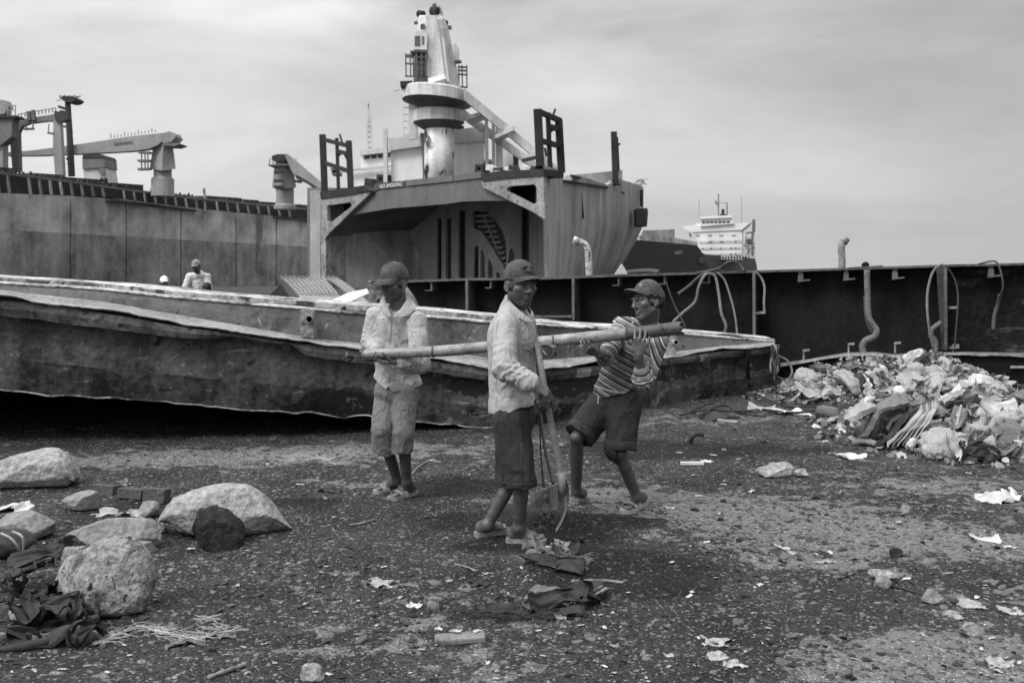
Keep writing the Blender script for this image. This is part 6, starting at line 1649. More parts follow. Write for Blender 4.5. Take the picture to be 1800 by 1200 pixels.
# ------------------------------------------------------------------ RIGHT MAN (leaning back, pole on his chest)
def man_right():
    rt = root('person', G(1070, 892), 'man in striped jersey and rolled dark shorts leaning back under the thick pole end', 'person')
    hc = ar(P(1138, 529, 6.60)); Rm = frame((-.86, -.48, -.04), roll=.10); hs = 1.06
    nb = ar(P(1139, 572, 6.68)); ch = ar(P(1121, 612, 6.68)); wa = ar(P(1094, 660, 6.70)); pe = ar(P(1083, 694, 6.70))
    rs, ls = ar(P(1094, 575, 6.66)), ar(P(1157, 594, 6.60))
    re, rw = ar(P(1064, 628, 6.52)), ar(P(1052, 622, 6.36))
    le, lw = ar(P(1130, 668, 6.40)), ar(P(1122, 623, 6.305))
    rh, lh = ar(P(1067, 706, 6.72)), ar(P(1097, 708, 6.66))
    rk, lk = ar(P(1014, 770, 6.58)), ar(P(1089, 798, 6.50))
    rheel, rtoe = gp(1030, 881), gp(1000, 876); lheel, ltoe = gp(1132, 886), gp(1098, 903)
    ra, la = ar(P(1013, 862, 6.74)), ar(P(1119, 872, 6.56))
    S = SDF((.28, 6.15, -.06), (1.12, 7.0, 1.62), HB)
    W_ = head(S, hc, Rm, hs)
    S.cap(W_(0, -.03, -.05), nb, .056, .062, .02); S.cap(W_(0, .03, -.075), nb + (-.02, -.03, .01), .040, .045, .02)
    S.cap(nb, rs, .055, .05, .03); S.cap(nb, ls, .055, .05, .03); S.ell(ch, (.13, .10, .15), None, .03); S.cap(ch, pe, .10, .10, .03)
    arm(S, rs, re, rw); arm(S, ls, le, lw)
    t1 = hand(S, rw, (-.62, -.34, .30), (-.1, .62, .75), [(.50, .50, .35)] * 4, -1, .92, .14, (.5, .6, .5), .3)
    t2 = hand(S, lw, (.22, -.10, 1.0), (.05, .95, .1), [(.62, .60, .45), (.50, .60, .5), (.52, .62, .5), (.66, .6, .45)], 1, 1.10, .16, (.35, .25, 1.0), .4)
    for a, b, c_, h_, t_ in ((rh, rk, ra, rheel, rtoe), (lh, lk, la, lheel, ltoe)):
        leg(S, a, b, c_, .92); foot(S, c_, h_, t_)
    def tf(V):
        t = head_tone(V, hc, Rm, hs, .25, 1.0)
        t = np.where(V[:, 2] < .5, .62 + .6 * np.clip((.12 - V[:, 2]) / .1, 0, 1), t)
        for tp in t1[:4] + t2[:4]: t = np.where(np.linalg.norm(V - tp, axis=1) < .012, 2.4, t)
        return t
    body_obj(S, rt, tf)
    # hair bulging at the back below the cap
    S = SDF(hc - .16, hc + .16, .005)
    for (x, y, z), r_ in (((0, -.075, -.015), .045), ((.05, -.05, -.01), .035), ((-.05, -.05, -.01), .035), ((0, -.07, -.05), .035), ((.066, -.01, .022), .020), ((-.066, -.01, .022), .020), ((-.06, .03, .028), .016), ((.06, .03, .028), .016)):
        S.ell(W_(x, y, z), (r_ * 1.06,) * 3, None, .02)
    S.disp(folds(.012, (40, 40, 25), 71, .4))
    V, Fq = S.mesh(); obj('hair', V, Fq, m_hair, rt, True)
    # jersey with a stripe coordinate carried on the cloth itself
    m_sh = bpy.data.materials.new('striped jersey'); m_sh.use_nodes = True
    t = m_sh.node_tree; N = t.nodes; L = t.links; b = N['Principled BSDF']; b.inputs['Roughness'].default_value = .9
    an = N.new('ShaderNodeAttribute'); an.attribute_name = 'stripe'
    fr_ = N.new('ShaderNodeMath'); fr_.operation = 'FRACT'; L.new(an.outputs['Fac'], fr_.inputs[0])
    cr = N.new('ShaderNodeValToRGB'); cr.color_ramp.interpolation = 'CONSTANT'
    stops = [(0, .10), (.16, .03), (.26, .42), (.32, .06), (.40, .16), (.56, .42), (.60, .025), (.72, .14), (.86, .40), (.91, .04)]
    el = cr.color_ramp.elements
    el[0].position = 0; el[0].color = (.1, .1, .1, 1); el[1].position = stops[1][0]; el[1].color = (stops[1][1],) * 3 + (1,)
    for p_, v_ in stops[2:]:
        e = el.new(p_); e.color = (v_, v_, v_, 1)
    L.new(fr_.outputs[0], cr.inputs[0])
    a2 = N.new('ShaderNodeAttribute'); a2.attribute_name = 'tone'
    nzt = N.new('ShaderNodeTexNoise'); nzt.inputs['Scale'].default_value = 20; nzt.inputs['Detail'].default_value = 6
    tcn = N.new('ShaderNodeTexCoord'); L.new(tcn.outputs['Object'], nzt.inputs['Vector'])
    mm = N.new('ShaderNodeMath'); mm.operation = 'MULTIPLY'; L.new(cr.outputs[0], mm.inputs[0]); L.new(a2.outputs['Fac'], mm.inputs[1])
    m3 = N.new('ShaderNodeMath'); m3.operation = 'MULTIPLY_ADD'; L.new(nzt.outputs['Fac'], m3.inputs[0]); m3.inputs[1].default_value = .8; m3.inputs[2].default_value = .6
    m4 = N.new('ShaderNodeMath'); m4.operation = 'MULTIPLY'; L.new(mm.outputs[0], m4.inputs[0]); L.new(m3.outputs[0], m4.inputs[1])
    cc = N.new('ShaderNodeCombineColor')
    for i in range(3): L.new(m4.outputs[0], cc.inputs[i])
    L.new(cc.outputs[0], b.inputs['Base Color'])
    S = SDF((.40, 6.25, .70), (1.14, 7.0, 1.36), .0055)
    S.cap(nb + (0, 0, -.012), rs, .066, .064, .03); S.cap(nb + (0, 0, -.012), ls, .066, .064, .03)
    ax = nz(ch - pe); S.ell(ch, (.150, .125, .16), None, .04); S.ell(wa, (.148, .125, .14), None, .05); S.ell(pe + (0, 0, .015), (.150, .13, .12), None, .05)
    S.cap(rs, re, .066, .055, .02); S.cap(re, re * .6 + rw * .4, .052, .045, .01)
    S.cap(ls, le, .074, .070, .015); S.cap(le, le * .66 + lw * .34, .068, .050, .010)
    S.cap(nb + (-.02, -.03, .05), nb + (-.035, -.085, -.012), .045, .012, .01, 's')
    hp = ar(P(1085, 690, 6.7)); hn = nz((.26, 0, -1))
    S.disp(creases([(le, le - ls, .11, .014, 22), (wa, ch - pe, .2, .008, 14)], folds(.010, (9, 9, 7), 43, .5, .002, 30)))
    S.plane(hp, hn, lambda X, Y, Z: .0 + .004 * np.sin(X * 50))
    V, Fq = S.mesh()
    def segd(V, a, b_):
        ab = b_ - a; tt = np.clip(((V - a) @ ab) / (ab @ ab), 0, 1); return np.linalg.norm(V - (a + tt[:, None] * ab), axis=1), tt * np.linalg.norm(ab)
    dT, _ = segd(V, ch, pe); dR, tR = segd(V, rs, re); dL, tL = segd(V, ls, le); dL2, tL2 = segd(V, le, le * .6 + lw * .4)
    up_ = nz(nb - pe); sT = (V - pe) @ up_ + .10 * ((V - pe) @ nz((.9, 0, .2)))
    st = sT * 7.2
    armL = (np.minimum(dL, dL2) < .088) & ((V[:, 0] > ls[0] - .075) | (dL2 < .085)) & ((V - ls) @ nz(le - ls) > .0)
    sL = np.where(dL2 < dL, .16 + tL2 * 1.0, tL * 0.0 + ((V - ls) @ nz((.75, -.1, .55))) * 1.0 + .4)
    sL = np.where(dL2 < dL, tL2 * 8 + 2.1, ((V - (ls * .5 + le * .5)) @ nz((.86, -.3, .42))) * 9.0 + 3.3)
    armR = (dR < .075) & ((V - rs) @ nz(re - rs) > .02)
    st = np.where(armR, tR * 9, st); st = np.where(armL, sL, st)
    yoke = sT > np.quantile(sT, .80)
    tone = np.where(armL | armR | yoke, 1.35, .72)
    sh = obj('jersey', V, Fq, m_sh, rt, True, {'stripe': st + 10, 'tone': tone})
    bv = bvh_of(sh)
    line_on(sh, bv, [[(1042, 676), (1060, 684), (1085, 690), (1120, 689)]], .0055, m_strap, 'jersey_hem')
    TVx, TFx = text_mesh('NCS', 1.0)
    x0, x1, y0, y1 = TVx[:, 0].min(), TVx[:, 0].max(), TVx[:, 1].min(), TVx[:, 1].max()
    pv = []; ok = True
    for v in TVx:
        a_, b_ = (v[0] - x0) / (x1 - x0), (v[1] - y0) / (y1 - y0)
        p = on_surf(bv, 1129.5 + a_ * 11, 619 - b_ * 13 - a_ * 1.5, .004)
        if p is None: ok = False; break
        pv.append(tuple(p))
    if ok: obj('print', np.array(pv), TFx, m_strap, sh)
    for x, y in ((1111, 557), (1112, 567)):
        p = on_surf(bv, x, y, .004)
        if p: q = MB(); q.tube([p, p + Vector((0, -.004, 0))], .007, 8); q.build('button', m_white, sh)
    m_st = M('dark rolled shorts', .020, c1=.4, s1=6, c2=.2, s2=10, c3=.25, s3=70, rough=.85, crease=(10, (1, 1, .3), .4, .012), bump=.2, bd=.003, patch=[(.06, 5, .60, .12, None)])
    m_cu = M('rolled cuff cloth', .034, c1=.35, s1=8, c3=.25, s3=70, rough=.85, bump=.2, bd=.003)
    S = SDF((.24, 6.3, .32), (1.02, 7.05, .92), .0055)
    S.ell(pe + (.0, 0, -.02), (.135, .118, .10), None, .03)
    rke = rk + (rh - rk) * .06; lke = lk + (lh - lk) * .10
    S.cap(rh, rke, .108, .098, .03); S.cap(lh, lke, .110, .098, .03)
    S.plane(rke, nz(rk - rh) * 1.0, lambda X, Y, Z: np.where(X > .60 + (Z - .7) * -.25, -1.0, 0)); 
    S.disp(folds(.016, (11, 11, 6), 53, .5, .003, 30))
    S.plane(lke, nz(np.array((-.08, -.1, -1.0))), lambda X, Y, Z: np.where(X < .60 + (Z - .7) * -.25, -1.0, 0))
    V, Fq = S.mesh(); sts = obj('shorts', V, Fq, m_st, rt, True)
    for kn, dr, r_ in ((rke, nz(rk - rh), .100), (lke, nz(np.array((-.08, -.1, -1.0))), .100)):
        q = MB(); d_ = Vector(dr); x_ = d_.cross(Vector((0, 1, 0))).normalized(); y_ = d_.cross(x_)
        rows = []
        for hh, rr_ in ((-.055, r_ * 1.0), (-.05, r_ * 1.05), (-.005, r_ * 1.06), (.004, r_ * 1.02), (.0, r_ * .8)):
            rows.append([Vector(kn) + d_ * (hh + .004 * math.sin(k * .9)) + (x_ * math.cos(k / 28 * 2 * math.pi) + y_ * math.sin(k / 28 * 2 * math.pi)) * rr_ * (1 + .03 * math.sin(k * 1.1) + .02 * math.sin(k * 2.3)) for k in range(28)])
        q.loft(rows, closed=True); q.build('rolled_cuff', m_cu, sts, True)
    b2 = bvh_of(sts)
    line_on(sts, b2, [[(1053, 686), (1052, 700), (1051, 712)], [(1073, 690), (1074, 697)]], .0045, m_strap, 'drawstring')
    cap_on(rt, hc, Rm, hs, m_cap, tilt=.20, brim_l=.080, brim_drop=.004, brim_bend=.026, back=.8, emblem=(m_strap, [(-.040, .075, -.030, .066, .0035), (-.030, .066, -.020, .070, .004), (-.020, .070, -.018, .092, .003)]))
    sandal(rt, lheel, ltoe, m_strap, m_strap, .054); sandal(rt, rheel, rtoe, m_sole, m_strapd, .050, 'thong')
    return rt
man_right()

# ------------------------------------------------------------------ three men working behind the barge
def back_man(px, d, top_y, lean, label, bend, capmat, shirt, headdark=False, sit=False):
    base = P(px, 485, d); gx_, gy_ = base.x, base.y
    s = d / F
    hz_ = CAMZ + (485 - top_y) * s - .13
    rt = root('person', (gx_, gy_, gz(gx_, gy_)), label, 'person')
    hc = np.array((gx_, gy_ - .08 * bend, hz_)); Rm = frame((lean, -1, -.25 * bend))
    h_ = .012
    S = SDF((gx_ - .55, gy_ - .7, -.1), (gx_ + .55, gy_ + .7, hz_ + .2), h_)
    W_ = head(S, hc, Rm, 1.05)
    nb = hc + (0, .05 + .08 * bend, -.17); pe = nb + (0, .18 * bend, -.50)
    if sit:
        pe = np.array((gx_ + .02, gy_ + .15, max(.35, hz_ - .75)))
    S.cap(W_(0, -.02, -.05), nb, .055, .06, .02)
    rs, ls = nb + (-.19, .0, -.05), nb + (.19, .0, -.05)
    S.cap(nb, rs, .06, .05, .03); S.cap(nb, ls, .06, .05, .03); S.ell((nb + pe) / 2 + (0, 0, .08), (.15, .11, .22), None, .03)
    re, le = rs + (-.07, -.08, -.28), ls + (.07, -.08, -.27); rw, lw = re + (.0, -.12, -.22), le + (-.06, -.12, -.22)
    arm(S, rs, re, rw); arm(S, ls, le, lw)
    hand(S, rw, (0, -.2, -1), (.6, 0, 0), [(.4, .5, .3)] * 4, 1); hand(S, lw, (0, -.2, -1), (-.6, 0, 0), [(.4, .5, .3)] * 4, -1)
    g0 = gz(gx_, gy_)
    for q, hp in ((-1, pe + (-.09, 0, -.03)), (1, pe + (.09, 0, -.03))):
        if sit: kn = np.array((gx_ + q * .16, gy_ - .25, .48)); an = np.array((gx_ + q * .14, gy_ - .15, g0 + .09))
        else: kn = (hp + np.array((gx_ + q * .12, gy_, g0 + .09))) / 2 + (0, -.03, 0); an = np.array((gx_ + q * .12, gy_, g0 + .09))
        leg(S, hp, kn, an); foot(S, an, (an[0], an[1] + .06, g0), (an[0] + q * .03, an[1] - .18, g0))
    V, Fq = S.mesh(); obj('body', V, Fq, m_skin, rt, True, {'tone': head_tone(V, hc, Rm, 1.05, .8, .8)})
    S = SDF((gx_ - .55, gy_ - .6, pe[2] - .25), (gx_ + .55, gy_ + .7, hz_ + .1), h_)
    S.cap(nb + (0, 0, -.02), rs, .07, .065, .03); S.cap(nb + (0, 0, -.02), ls, .07, .065, .03); S.ell((nb + pe) / 2 + (0, 0, .08), (.175, .14, .24), None, .04); S.ell(pe + (0, 0, .02), (.17, .14, .16), None, .04)
    for a, b, c_ in ((rs, re, rw), (ls, le, lw)): S.cap(a, b, .07, .062, .02); S.cap(b, c_, .06, .045, .01)
    S.disp(folds(.022, (9, 9, 8), int(px), .5))
    V, Fq = S.mesh(); obj('shirt', V, Fq, shirt, rt, True)
    S = SDF((gx_ - .5, gy_ - .6, g0 - .05), (gx_ + .5, gy_ + .7, pe[2] + .2), h_)
    S.ell(pe + (0, 0, -.04), (.165, .135, .13), None, .03)
    for q, hp in ((-1, pe + (-.09, 0, -.03)), (1, pe + (.09, 0, -.03))):
        if sit: kn = np.array((gx_ + q * .16, gy_ - .25, .48)); an = np.array((gx_ + q * .14, gy_ - .15, g0 + .15))
        else: kn = (hp + np.array((gx_ + q * .12, gy_, g0 + .09))) / 2 + (0, -.03, 0); an = np.array((gx_ + q * .12, gy_, g0 + .15))
        S.cap(hp, kn, .10, .075, .03); S.cap(kn, an, .075, .06, .02)
    V, Fq = S.mesh(); obj('trousers', V, Fq, shirt if not headdark else m_cap2, rt, True)
    if capmat is not None: cap_on(rt, hc, Rm, 1.05, capmat, brim_l=.05 if not headdark else .01)
    return rt
m_wsh = M('white work shirt far', .52, c1=.3, s1=5, c3=.2, s3=20, rough=.9, bump=.1, patch=[(.25, 5, .6, .1, None)])
m_wcap = M('white cap cloth', .85, c1=.1, s1=9, c3=.1, s3=40, rough=.9, bump=0)
back_man(347, 21, 457, -.1, 'man in pale shirt stooping behind the barge, tallest of the distant workers', 1.0, M('grey cap cloth', .22, c1=.2, s1=9, c3=.1, s3=40, rough=.9, bump=0), m_wsh)
back_man(289, 22, 486, .5, 'bearded man with white cap, only head and shoulder showing over the barge', .2, m_wcap, m_wsh, sit=True)
back_man(366, 19, 497, .3, 'crouching man whose dark head shows beside the stooping worker', 1.0, m_hair, m_wsh, headdark=True, sit=True)

# ------------------------------------------------------------------ shovel, hoe
m_wood = M('worn grey wood handle', .17, c1=.4, s1=7, c2=.3, s2=14, c3=.3, s3=60, rough=.7, bump=.25, bd=.003)
m_blade = M('scoured steel blade', .24, c1=.4, s1=7, c3=.4, s3=40, rough=.5, bump=.2, bd=.003, metal=.3)
SHV = root('shovel', G(973, 933), 'long handled shovel stood blade down on the ground by the middle man', 'shovel')
q = MB(); q.tube(curve_pts([P(944, 603, 5.66), P(955, 668, 5.60), P(968, 740, 5.62), P(981, 800, 5.64), P(987, 838, 5.65)], 6), [.0165] * 5 + [.0175] * 10 + [.019] * 8 + [.02, .02], 10); q.build('handle', m_wood, SHV, True)
q = MB(); q.tube([P(986, 828, 5.65), P(989, 850, 5.66), P(990, 870, 5.67)], [.024, .026, .02], 10); q.build('socket', m_wood, SHV, True)
q = MB(); rows = []
for (xl, yl, xr, yr, bow) in ((981, 846, 995, 842, .02), (980, 866, 999, 858, .035), (980, 884, 998, 880, .04), (977, 900, 993, 902, .038), (973, 916, 985, 920, .03), (971, 929, 977, 934, .015)):
    a, b = P(xl, yl, 5.72), P(xr, yr, 5.64); row = []
    for k in range(9):
        t_ = k / 8; row.append(a.lerp(b, t_) + Vector((bow * math.sin(t_ * math.pi) * .6, .10 * math.sin(t_ * math.pi) - bow, 0)))
    rows.append(row)
q.loft(rows); q.loft([[v + Vector((.003, .004, 0)) for v in r[::-1]] for r in rows]); q.build('blade', m_blade, SHV, True)
HOE = root('hoe', G(955, 905), 'digging hoe with square blade propped behind the shovel, thin handle upright', 'hoe')
q = MB(); q.tube(curve_pts([P(949, 712, 5.90), P(953, 755, 5.92), P(962, 805, 5.95), P(973, 850, 5.98)], 5), [.010] * 8 + [.012] * 8, 8); q.build('handle', m_wood, HOE, True)
q = MB(); q.tube(curve_pts([P(948, 712, 5.92), P(950, 780, 5.96), P(953, 830, 6.0), P(956, 856, 6.0)], 5), [.005] * 10 + [.009] * 6, 7); q.build('tie_rod', m_strapd, HOE, True)
q = MB(); q.prism([P(966, 856, 5.86), P(985, 848, 5.96), P(984, 886, 5.98), P(968, 898, 5.88)], (-.006, .008, 0)); q.build('blade', m_blade, HOE)
q = MB(); q.prism([P(932, 866, 6.06), P(967, 858, 5.90), P(968, 899, 5.90), P(951, 896, 6.0), P(930, 888, 6.06)], (0, .012, 0)); q.build('blade_back', m_sole, HOE)
lump('clod', P(961, 875, 5.93), (.022, .02, .024), m_sole, 31, '', '', .5, 0, 3, parent=HOE)
# ================================================================== boulders, rags, rubbish
m_rock = M('pale limestone', .29, c1=.5, s1=3.5, c3=.5, s3=26, rough=.9, bump=1.0, bd=.03, patch=[(.13, 5, .60, .12, None), (.07, 16, .66, .06, None)])
m_rock2 = M('pitted grey stone', .23, c1=.4, s1=5, c3=.7, s3=34, rough=.9, bump=1.0, bd=.03, patch=[(.06, 7, .545, .10, None), (.04, 24, .57, .06, None)])
m_rockd = M('black slag stone', .02, c1=.5, s1=6, c3=.5, s3=28, rough=.75, bump=.9, bd=.02)
m_rockm = M('mid grey stone', .19, c1=.4, s1=5, c3=.5, s3=30, rough=.9, bump=.7, bd=.015, patch=[(.09, 7, .6, .1, None)])
m_ragd = M('dark wet cloth', .022, c1=.5, s1=7, c3=.4, s3=50, rough=.7, bump=.4, bd=.004, spec=.4, patch=[(.055, 6, .60, .1, None)])
m_ragm = M('grey rag', .14, c1=.4, s1=9, c3=.4, s3=60, rough=.9, bump=.4, bd=.004, patch=[(.06, 9, .6, .1, None)])
m_ragl = M('pale rag', .30, c1=.35, s1=9, c3=.3, s3=60, rough=.9, bump=.4, bd=.004, patch=[(.15, 9, .6, .1, None)])
m_ragw = M('white scrap', .46, c1=.25, s1=9, c3=.2, s3=60, rough=.8, bump=.3, bd=.003, patch=[(.30, 9, .64, .1, None)])
def boulder(x0, x1, ytop, ybase, mat, seed, label, amp=.22, dep=.75, facet=14, sub=5, freq=1.25, lean=0, rz=0, group=None, name='boulder', cat='boulder', sink=.18, prof=None):
    d = G((x0 + x1) / 2, ybase).y
    w = (x1 - x0) / F * d; h = (ybase - ytop) / F * d
    c = G((x0 + x1) / 2, ybase); g0 = gz(c.x, c.y)
    import bmesh
    bm = bmesh.new(); bmesh.ops.create_icosphere(bm, subdivisions=sub, radius=1.0)
    V = np.array([tuple(v.co) for v in bm.verts]); Fc = np.array([[v.index for v in f.verts] for f in bm.faces]); bm.free()
    V = shape_lump(V, seed, amp, freq, facet)
    n = V / np.linalg.norm(V, axis=1, keepdims=True)
    V = V + n * (.03 * fbm(n[:, 0] * 9, n[:, 1] * 9, n[:, 2] * 9, 3, seed))[:, None]
    ca, sa = math.cos(rz), math.sin(rz)
    V[:, 0] += lean * V[:, 2]
    sx = (V[:, 0].max() - V[:, 0].min()); sz = V[:, 2].max()
    lo = -.3
    V[:, 2] = np.where(V[:, 2] < lo, lo + (V[:, 2] - lo) * .35, V[:, 2])
    zmin = V[:, 2].min(); V[:, 2] -= zmin
    V[:, 0] *= w / sx; V[:, 1] *= w * dep / sx; V[:, 2] *= h * (1 + sink * .3) / V[:, 2].max()
    V[:, 0] -= (V[:, 0].max() + V[:, 0].min()) / 2
    if prof:                                     # ridge line of the stone as seen along its length
        u = (V[:, 0] + w / 2) / w; H = V[:, 2].max(); nb = 22
        env = np.array([V[np.abs(u - b / nb) < .045, 2].max(initial=H * .05) for b in range(nb + 1)])
        tgt = np.interp(np.linspace(0, 1, nb + 1), [p[0] for p in prof], [p[1] for p in prof]) * H
        V[:, 2] *= np.interp(u, np.linspace(0, 1, nb + 1), np.clip(tgt / np.maximum(env, H * .08), .2, 2.2))
    V += np.array((c.x, c.y + w * dep * .42, g0 - h * sink * .3))
    o = obj(name, V, Fc, mat, None, True); tag(o, label, cat, group); return o
boulder(-40, 118, 801, 864, m_rock, 7, 'large pale rounded boulder, farthest back of the boulders by the barge', dep=.7, prof=[(0, .75), (.35, .9), (.6, 1), (.82, .95), (.94, .7), (1, .3)])
boulder(262, 503, 855, 946, m_rock, 12, 'big pale smooth boulder sloping down behind the black stone', dep=.55, lean=-.1, amp=.2, facet=10, prof=[(0, .30), (.08, .70), (.22, .86), (.48, 1.0), (.66, .98), (.80, .74), (.90, .42), (1, .08)])
boulder(330, 419, 889, 966, m_rockd, 17, 'black angular stone resting against the big pale boulder', dep=.9, facet=12, amp=.3, prof=[(0, .6), (.1, .96), (.4, 1.0), (.65, .92), (.85, .72), (1, .4)])
boulder(95, 272, 913, 968, m_rockm, 23, 'flat grey slab of rock half buried behind the pitted boulder', dep=.6, amp=.12)
boulder(-30, 84, 902, 948, m_rockm, 27, 'flat topped grey rock under the pale rag heap', dep=.7, amp=.15)
boulder(70, 252, 958, 1090, m_rock2, 34, 'big pitted grey boulder in front beside the dark cloth', dep=.75, amp=.15, facet=8, prof=[(0, .5), (.12, .82), (.3, .88), (.5, 1), (.8, .99), (.93, .84), (1, .5)])
boulder(96, 150, 963, 1030, m_rock2, 38, 'smaller pale rock leaning on the left of the pitted boulder', dep=.9, amp=.2)
boulder(105, 166, 867, 898, m_rockm, 41, 'small rounded pale stone beside the crumpled sacking', dep=.7)
boulder(240, 276, 885, 912, m_rockm, 43, 'upright stub of stone at the foot of the big pale boulder', dep=.9, name='stone', cat='stone')
boulder(252, 292, 916, 934, m_rock, 44, 'pale cylindrical stone lying below the big pale boulder', dep=.5, name='stone', cat='stone')
boulder(128, 165, 938, 968, m_rockd, 46, 'knobbly dark lump on the grey slab of rock', dep=.9, name='stone', cat='stone', amp=.3)
boulder(222, 273, 945, 968, m_rockm, 47, 'mottled end stone at the tip of the grey slab', dep=.6, name='stone', cat='stone')
boulder(208, 224, 843, 858, m_rock, 49, 'little pale pointed stone behind the bricks', name='stone', cat='stone', sub=4)
boulder(524, 568, 1170, 1198, m_rock, 51, 'pale lumpy stone at the very bottom edge of the ground', name='stone', cat='stone', sub=4)
boulder(1333, 1398, 812, 838, m_rock, 53, 'pale wedge shaped stone lying on the light mud', dep=.6, name='stone', cat='stone')
boulder(1397, 1424, 826, 840, m_rock, 54, 'small pale round stone touching the wedge shaped stone', name='stone', cat='stone', sub=4)
boulder(1532, 1584, 1002, 1022, m_rock, 57, 'flat pale stone cap lying on a dark stone', dep=.6, name='stone', cat='stone', sink=-.5)
boulder(1540, 1572, 1016, 1036, m_rockm, 58, 'dark faced stone under the flat pale stone', name='stone', cat='stone')
boulder(1625, 1668, 1043, 1066, m_rockm, 61, 'light crumpled lump of stone right of the stacked stones', name='stone', cat='stone')
boulder(1693, 1724, 1100, 1124, m_rock, 63, 'pale faceted stone beside small rubble near the front right', name='stone', cat='stone')
boulder(1583, 1608, 890, 905, m_rockm, 64, 'squarish grey stone far back on the light mud', name='stone', cat='stone', sub=4)
boulder(1566, 1588, 964, 980, m_rockd, 66, 'dark pyramid shaped stone above the stacked stones', name='stone', cat='stone', sub=4)
boulder(1662, 1700, 1082, 1096, m_rock, 67, 'broad flat pale stone half sunk in mud, front right', name='stone', cat='stone', sub=4)
# bound dark bundle with pale straps at the left edge
rt = root('bundle', G(25, 982), 'dark round bundle bound with pale straps at the left edge', 'bundle')
d = G(25, 982).y
lump('sack', P(22, 957, d + .1), (.125, .11, .082), m_ragd, 5, '', '', .2, 0, 4, parent=rt)
for pts in (((2, 937), (18, 945), (30, 958), (36, 972)), ((22, 934), (36, 940), (42, 952), (39, 975))):
    q = MB(); q.tube(curve_pts([P(x, y, d + .01 - .05 * math.sin(i / 3 * math.pi)) for i, (x, y) in enumerate(pts)], 5), .007, 6); q.build('strap', m_ragl, rt, True)
# bricks
m_brick = M('grey brick', .075, c1=.25, s1=9, c3=.4, s3=50, rough=.9, bump=.5, bd=.005)
for (x0, x1, y0, y1, lb) in ((250, 290, 857, 882, 'squared brick with scratched mark beside the big pale boulder'), (205, 250, 862, 880, 'dusty brick lying between two other bricks'), (156, 200, 853, 872, 'dark brick lying farthest left of the three bricks')):
    c = G((x0 + x1) / 2, y1); d = c.y; w = (x1 - x0) / F * d; h = (y1 - y0) / F * d
    q = MB(); q.box((c.x, d + .06, gz(c.x, d) + h * .45), (w, .11, h), (R(-8), R(3), R(-6)))
    o = q.build('brick', m_brick); tag(o, lb, 'brick')
    md = o.modifiers.new('bevel', 'BEVEL'); md.width = .006; md.segments = 2
    if x0 == 250:
        q = MB()
        for a, b in (((276, 862), (278, 868)), ((278, 868), (280, 863)), ((280, 863), (282, 868)), ((282, 868), (285, 862))): q.bar(P(a[0], a[1], d - .004), P(b[0], b[1], d - .004), .003)
        q.build('scratched_mark', m_ragl, o)

# ------------------------------------------------------------------ crumpled cloth and paper
def sheet(x0, x1, ytop, ybase, mat, seed, label, cat='rag', name='rag', n=30, rag=.25, fold=1.0, h=None, dep=None, group=None, stretch=None, rz=None, base_z=None):
    """a cloth, paper or plastic scrap lying on the ground: a torn creased sheet with thickness"""
    c = G((x0 + x1) / 2, ybase); d = c.y
    w = (x1 - x0) / F * d; dp_ = w * .55 if dep is None else dep
    hh = min(max(.22 * min(w, dp_ * 1.6), .012), .07) if h is None else h
    cv, cf = crumple_mesh(seed, max(n, 22), .35 + .25 * (seed % 3), .9)
    cv = cv / np.abs(cv).max(0)
    rz = (seed * .7) % .8 - .4 if rz is None else rz
    cv = (cv * np.array((w / 2, dp_ / 2, hh / 2))) @ np.array(Euler((.05, .04, rz)).to_matrix()).T
    x, y = cv[:, 0] + c.x, cv[:, 1] + c.y + dp_ * .4
    g = gh(x, y) if base_z is None else base_z
    z = np.maximum(cv[:, 2] + hh * .28, .003) + g
    V = np.stack([x, y, z], 1); N_ = len(V); nn = int(round(N_ ** .5))
    o = obj(name, np.concatenate([V, V - (0, 0, .003)]), np.concatenate([cf, cf[:, ::-1] + N_]), mat, None, seed % 2 == 0); tag(o, label, cat, group); return o
def wad_mesh(seed, flat=.6, amp=.5, sub=4):
    import bmesh
    bm = bmesh.new(); bmesh.ops.create_icosphere(bm, subdivisions=sub, radius=1.0)
    V = np.array([tuple(v.co) for v in bm.verts]); Fc = np.array([[v.index for v in f.verts] for f in bm.faces]); bm.free()
    rg = np.random.default_rng(seed); n = V.copy()
    wv = fbm(n[:, 0] * 1.4 + seed, n[:, 1] * 1.4, n[:, 2] * 1.4, 2, seed + 7) * .6
    r = ridge(n[:, 0] * 1.5 + wv + seed, n[:, 1] * 1.5 + wv, n[:, 2] * 1.5, 3, seed)
    r3 = ridge(n[:, 0] * 4.5 + seed, n[:, 1] * 4.5 + wv, n[:, 2] * 4.5 + wv, 2, seed + 3)
    rad = .62 + amp * r ** 1.5 + .20 * r3
    V = n * rad[:, None] * np.array((1, .75 + .4 * rg.random(), flat))
    for k in range(4):
        a = rg.normal(size=3); a /= np.linalg.norm(a); h = .5 + .35 * rg.random(); dd_ = V @ a - h; V = V - np.outer(np.maximum(dd_, 0) * .8, a)
    V[:, 2] = np.where(V[:, 2] < -.3, -.3 + (V[:, 2] + .3) * .3, V[:, 2])
    return V, Fc
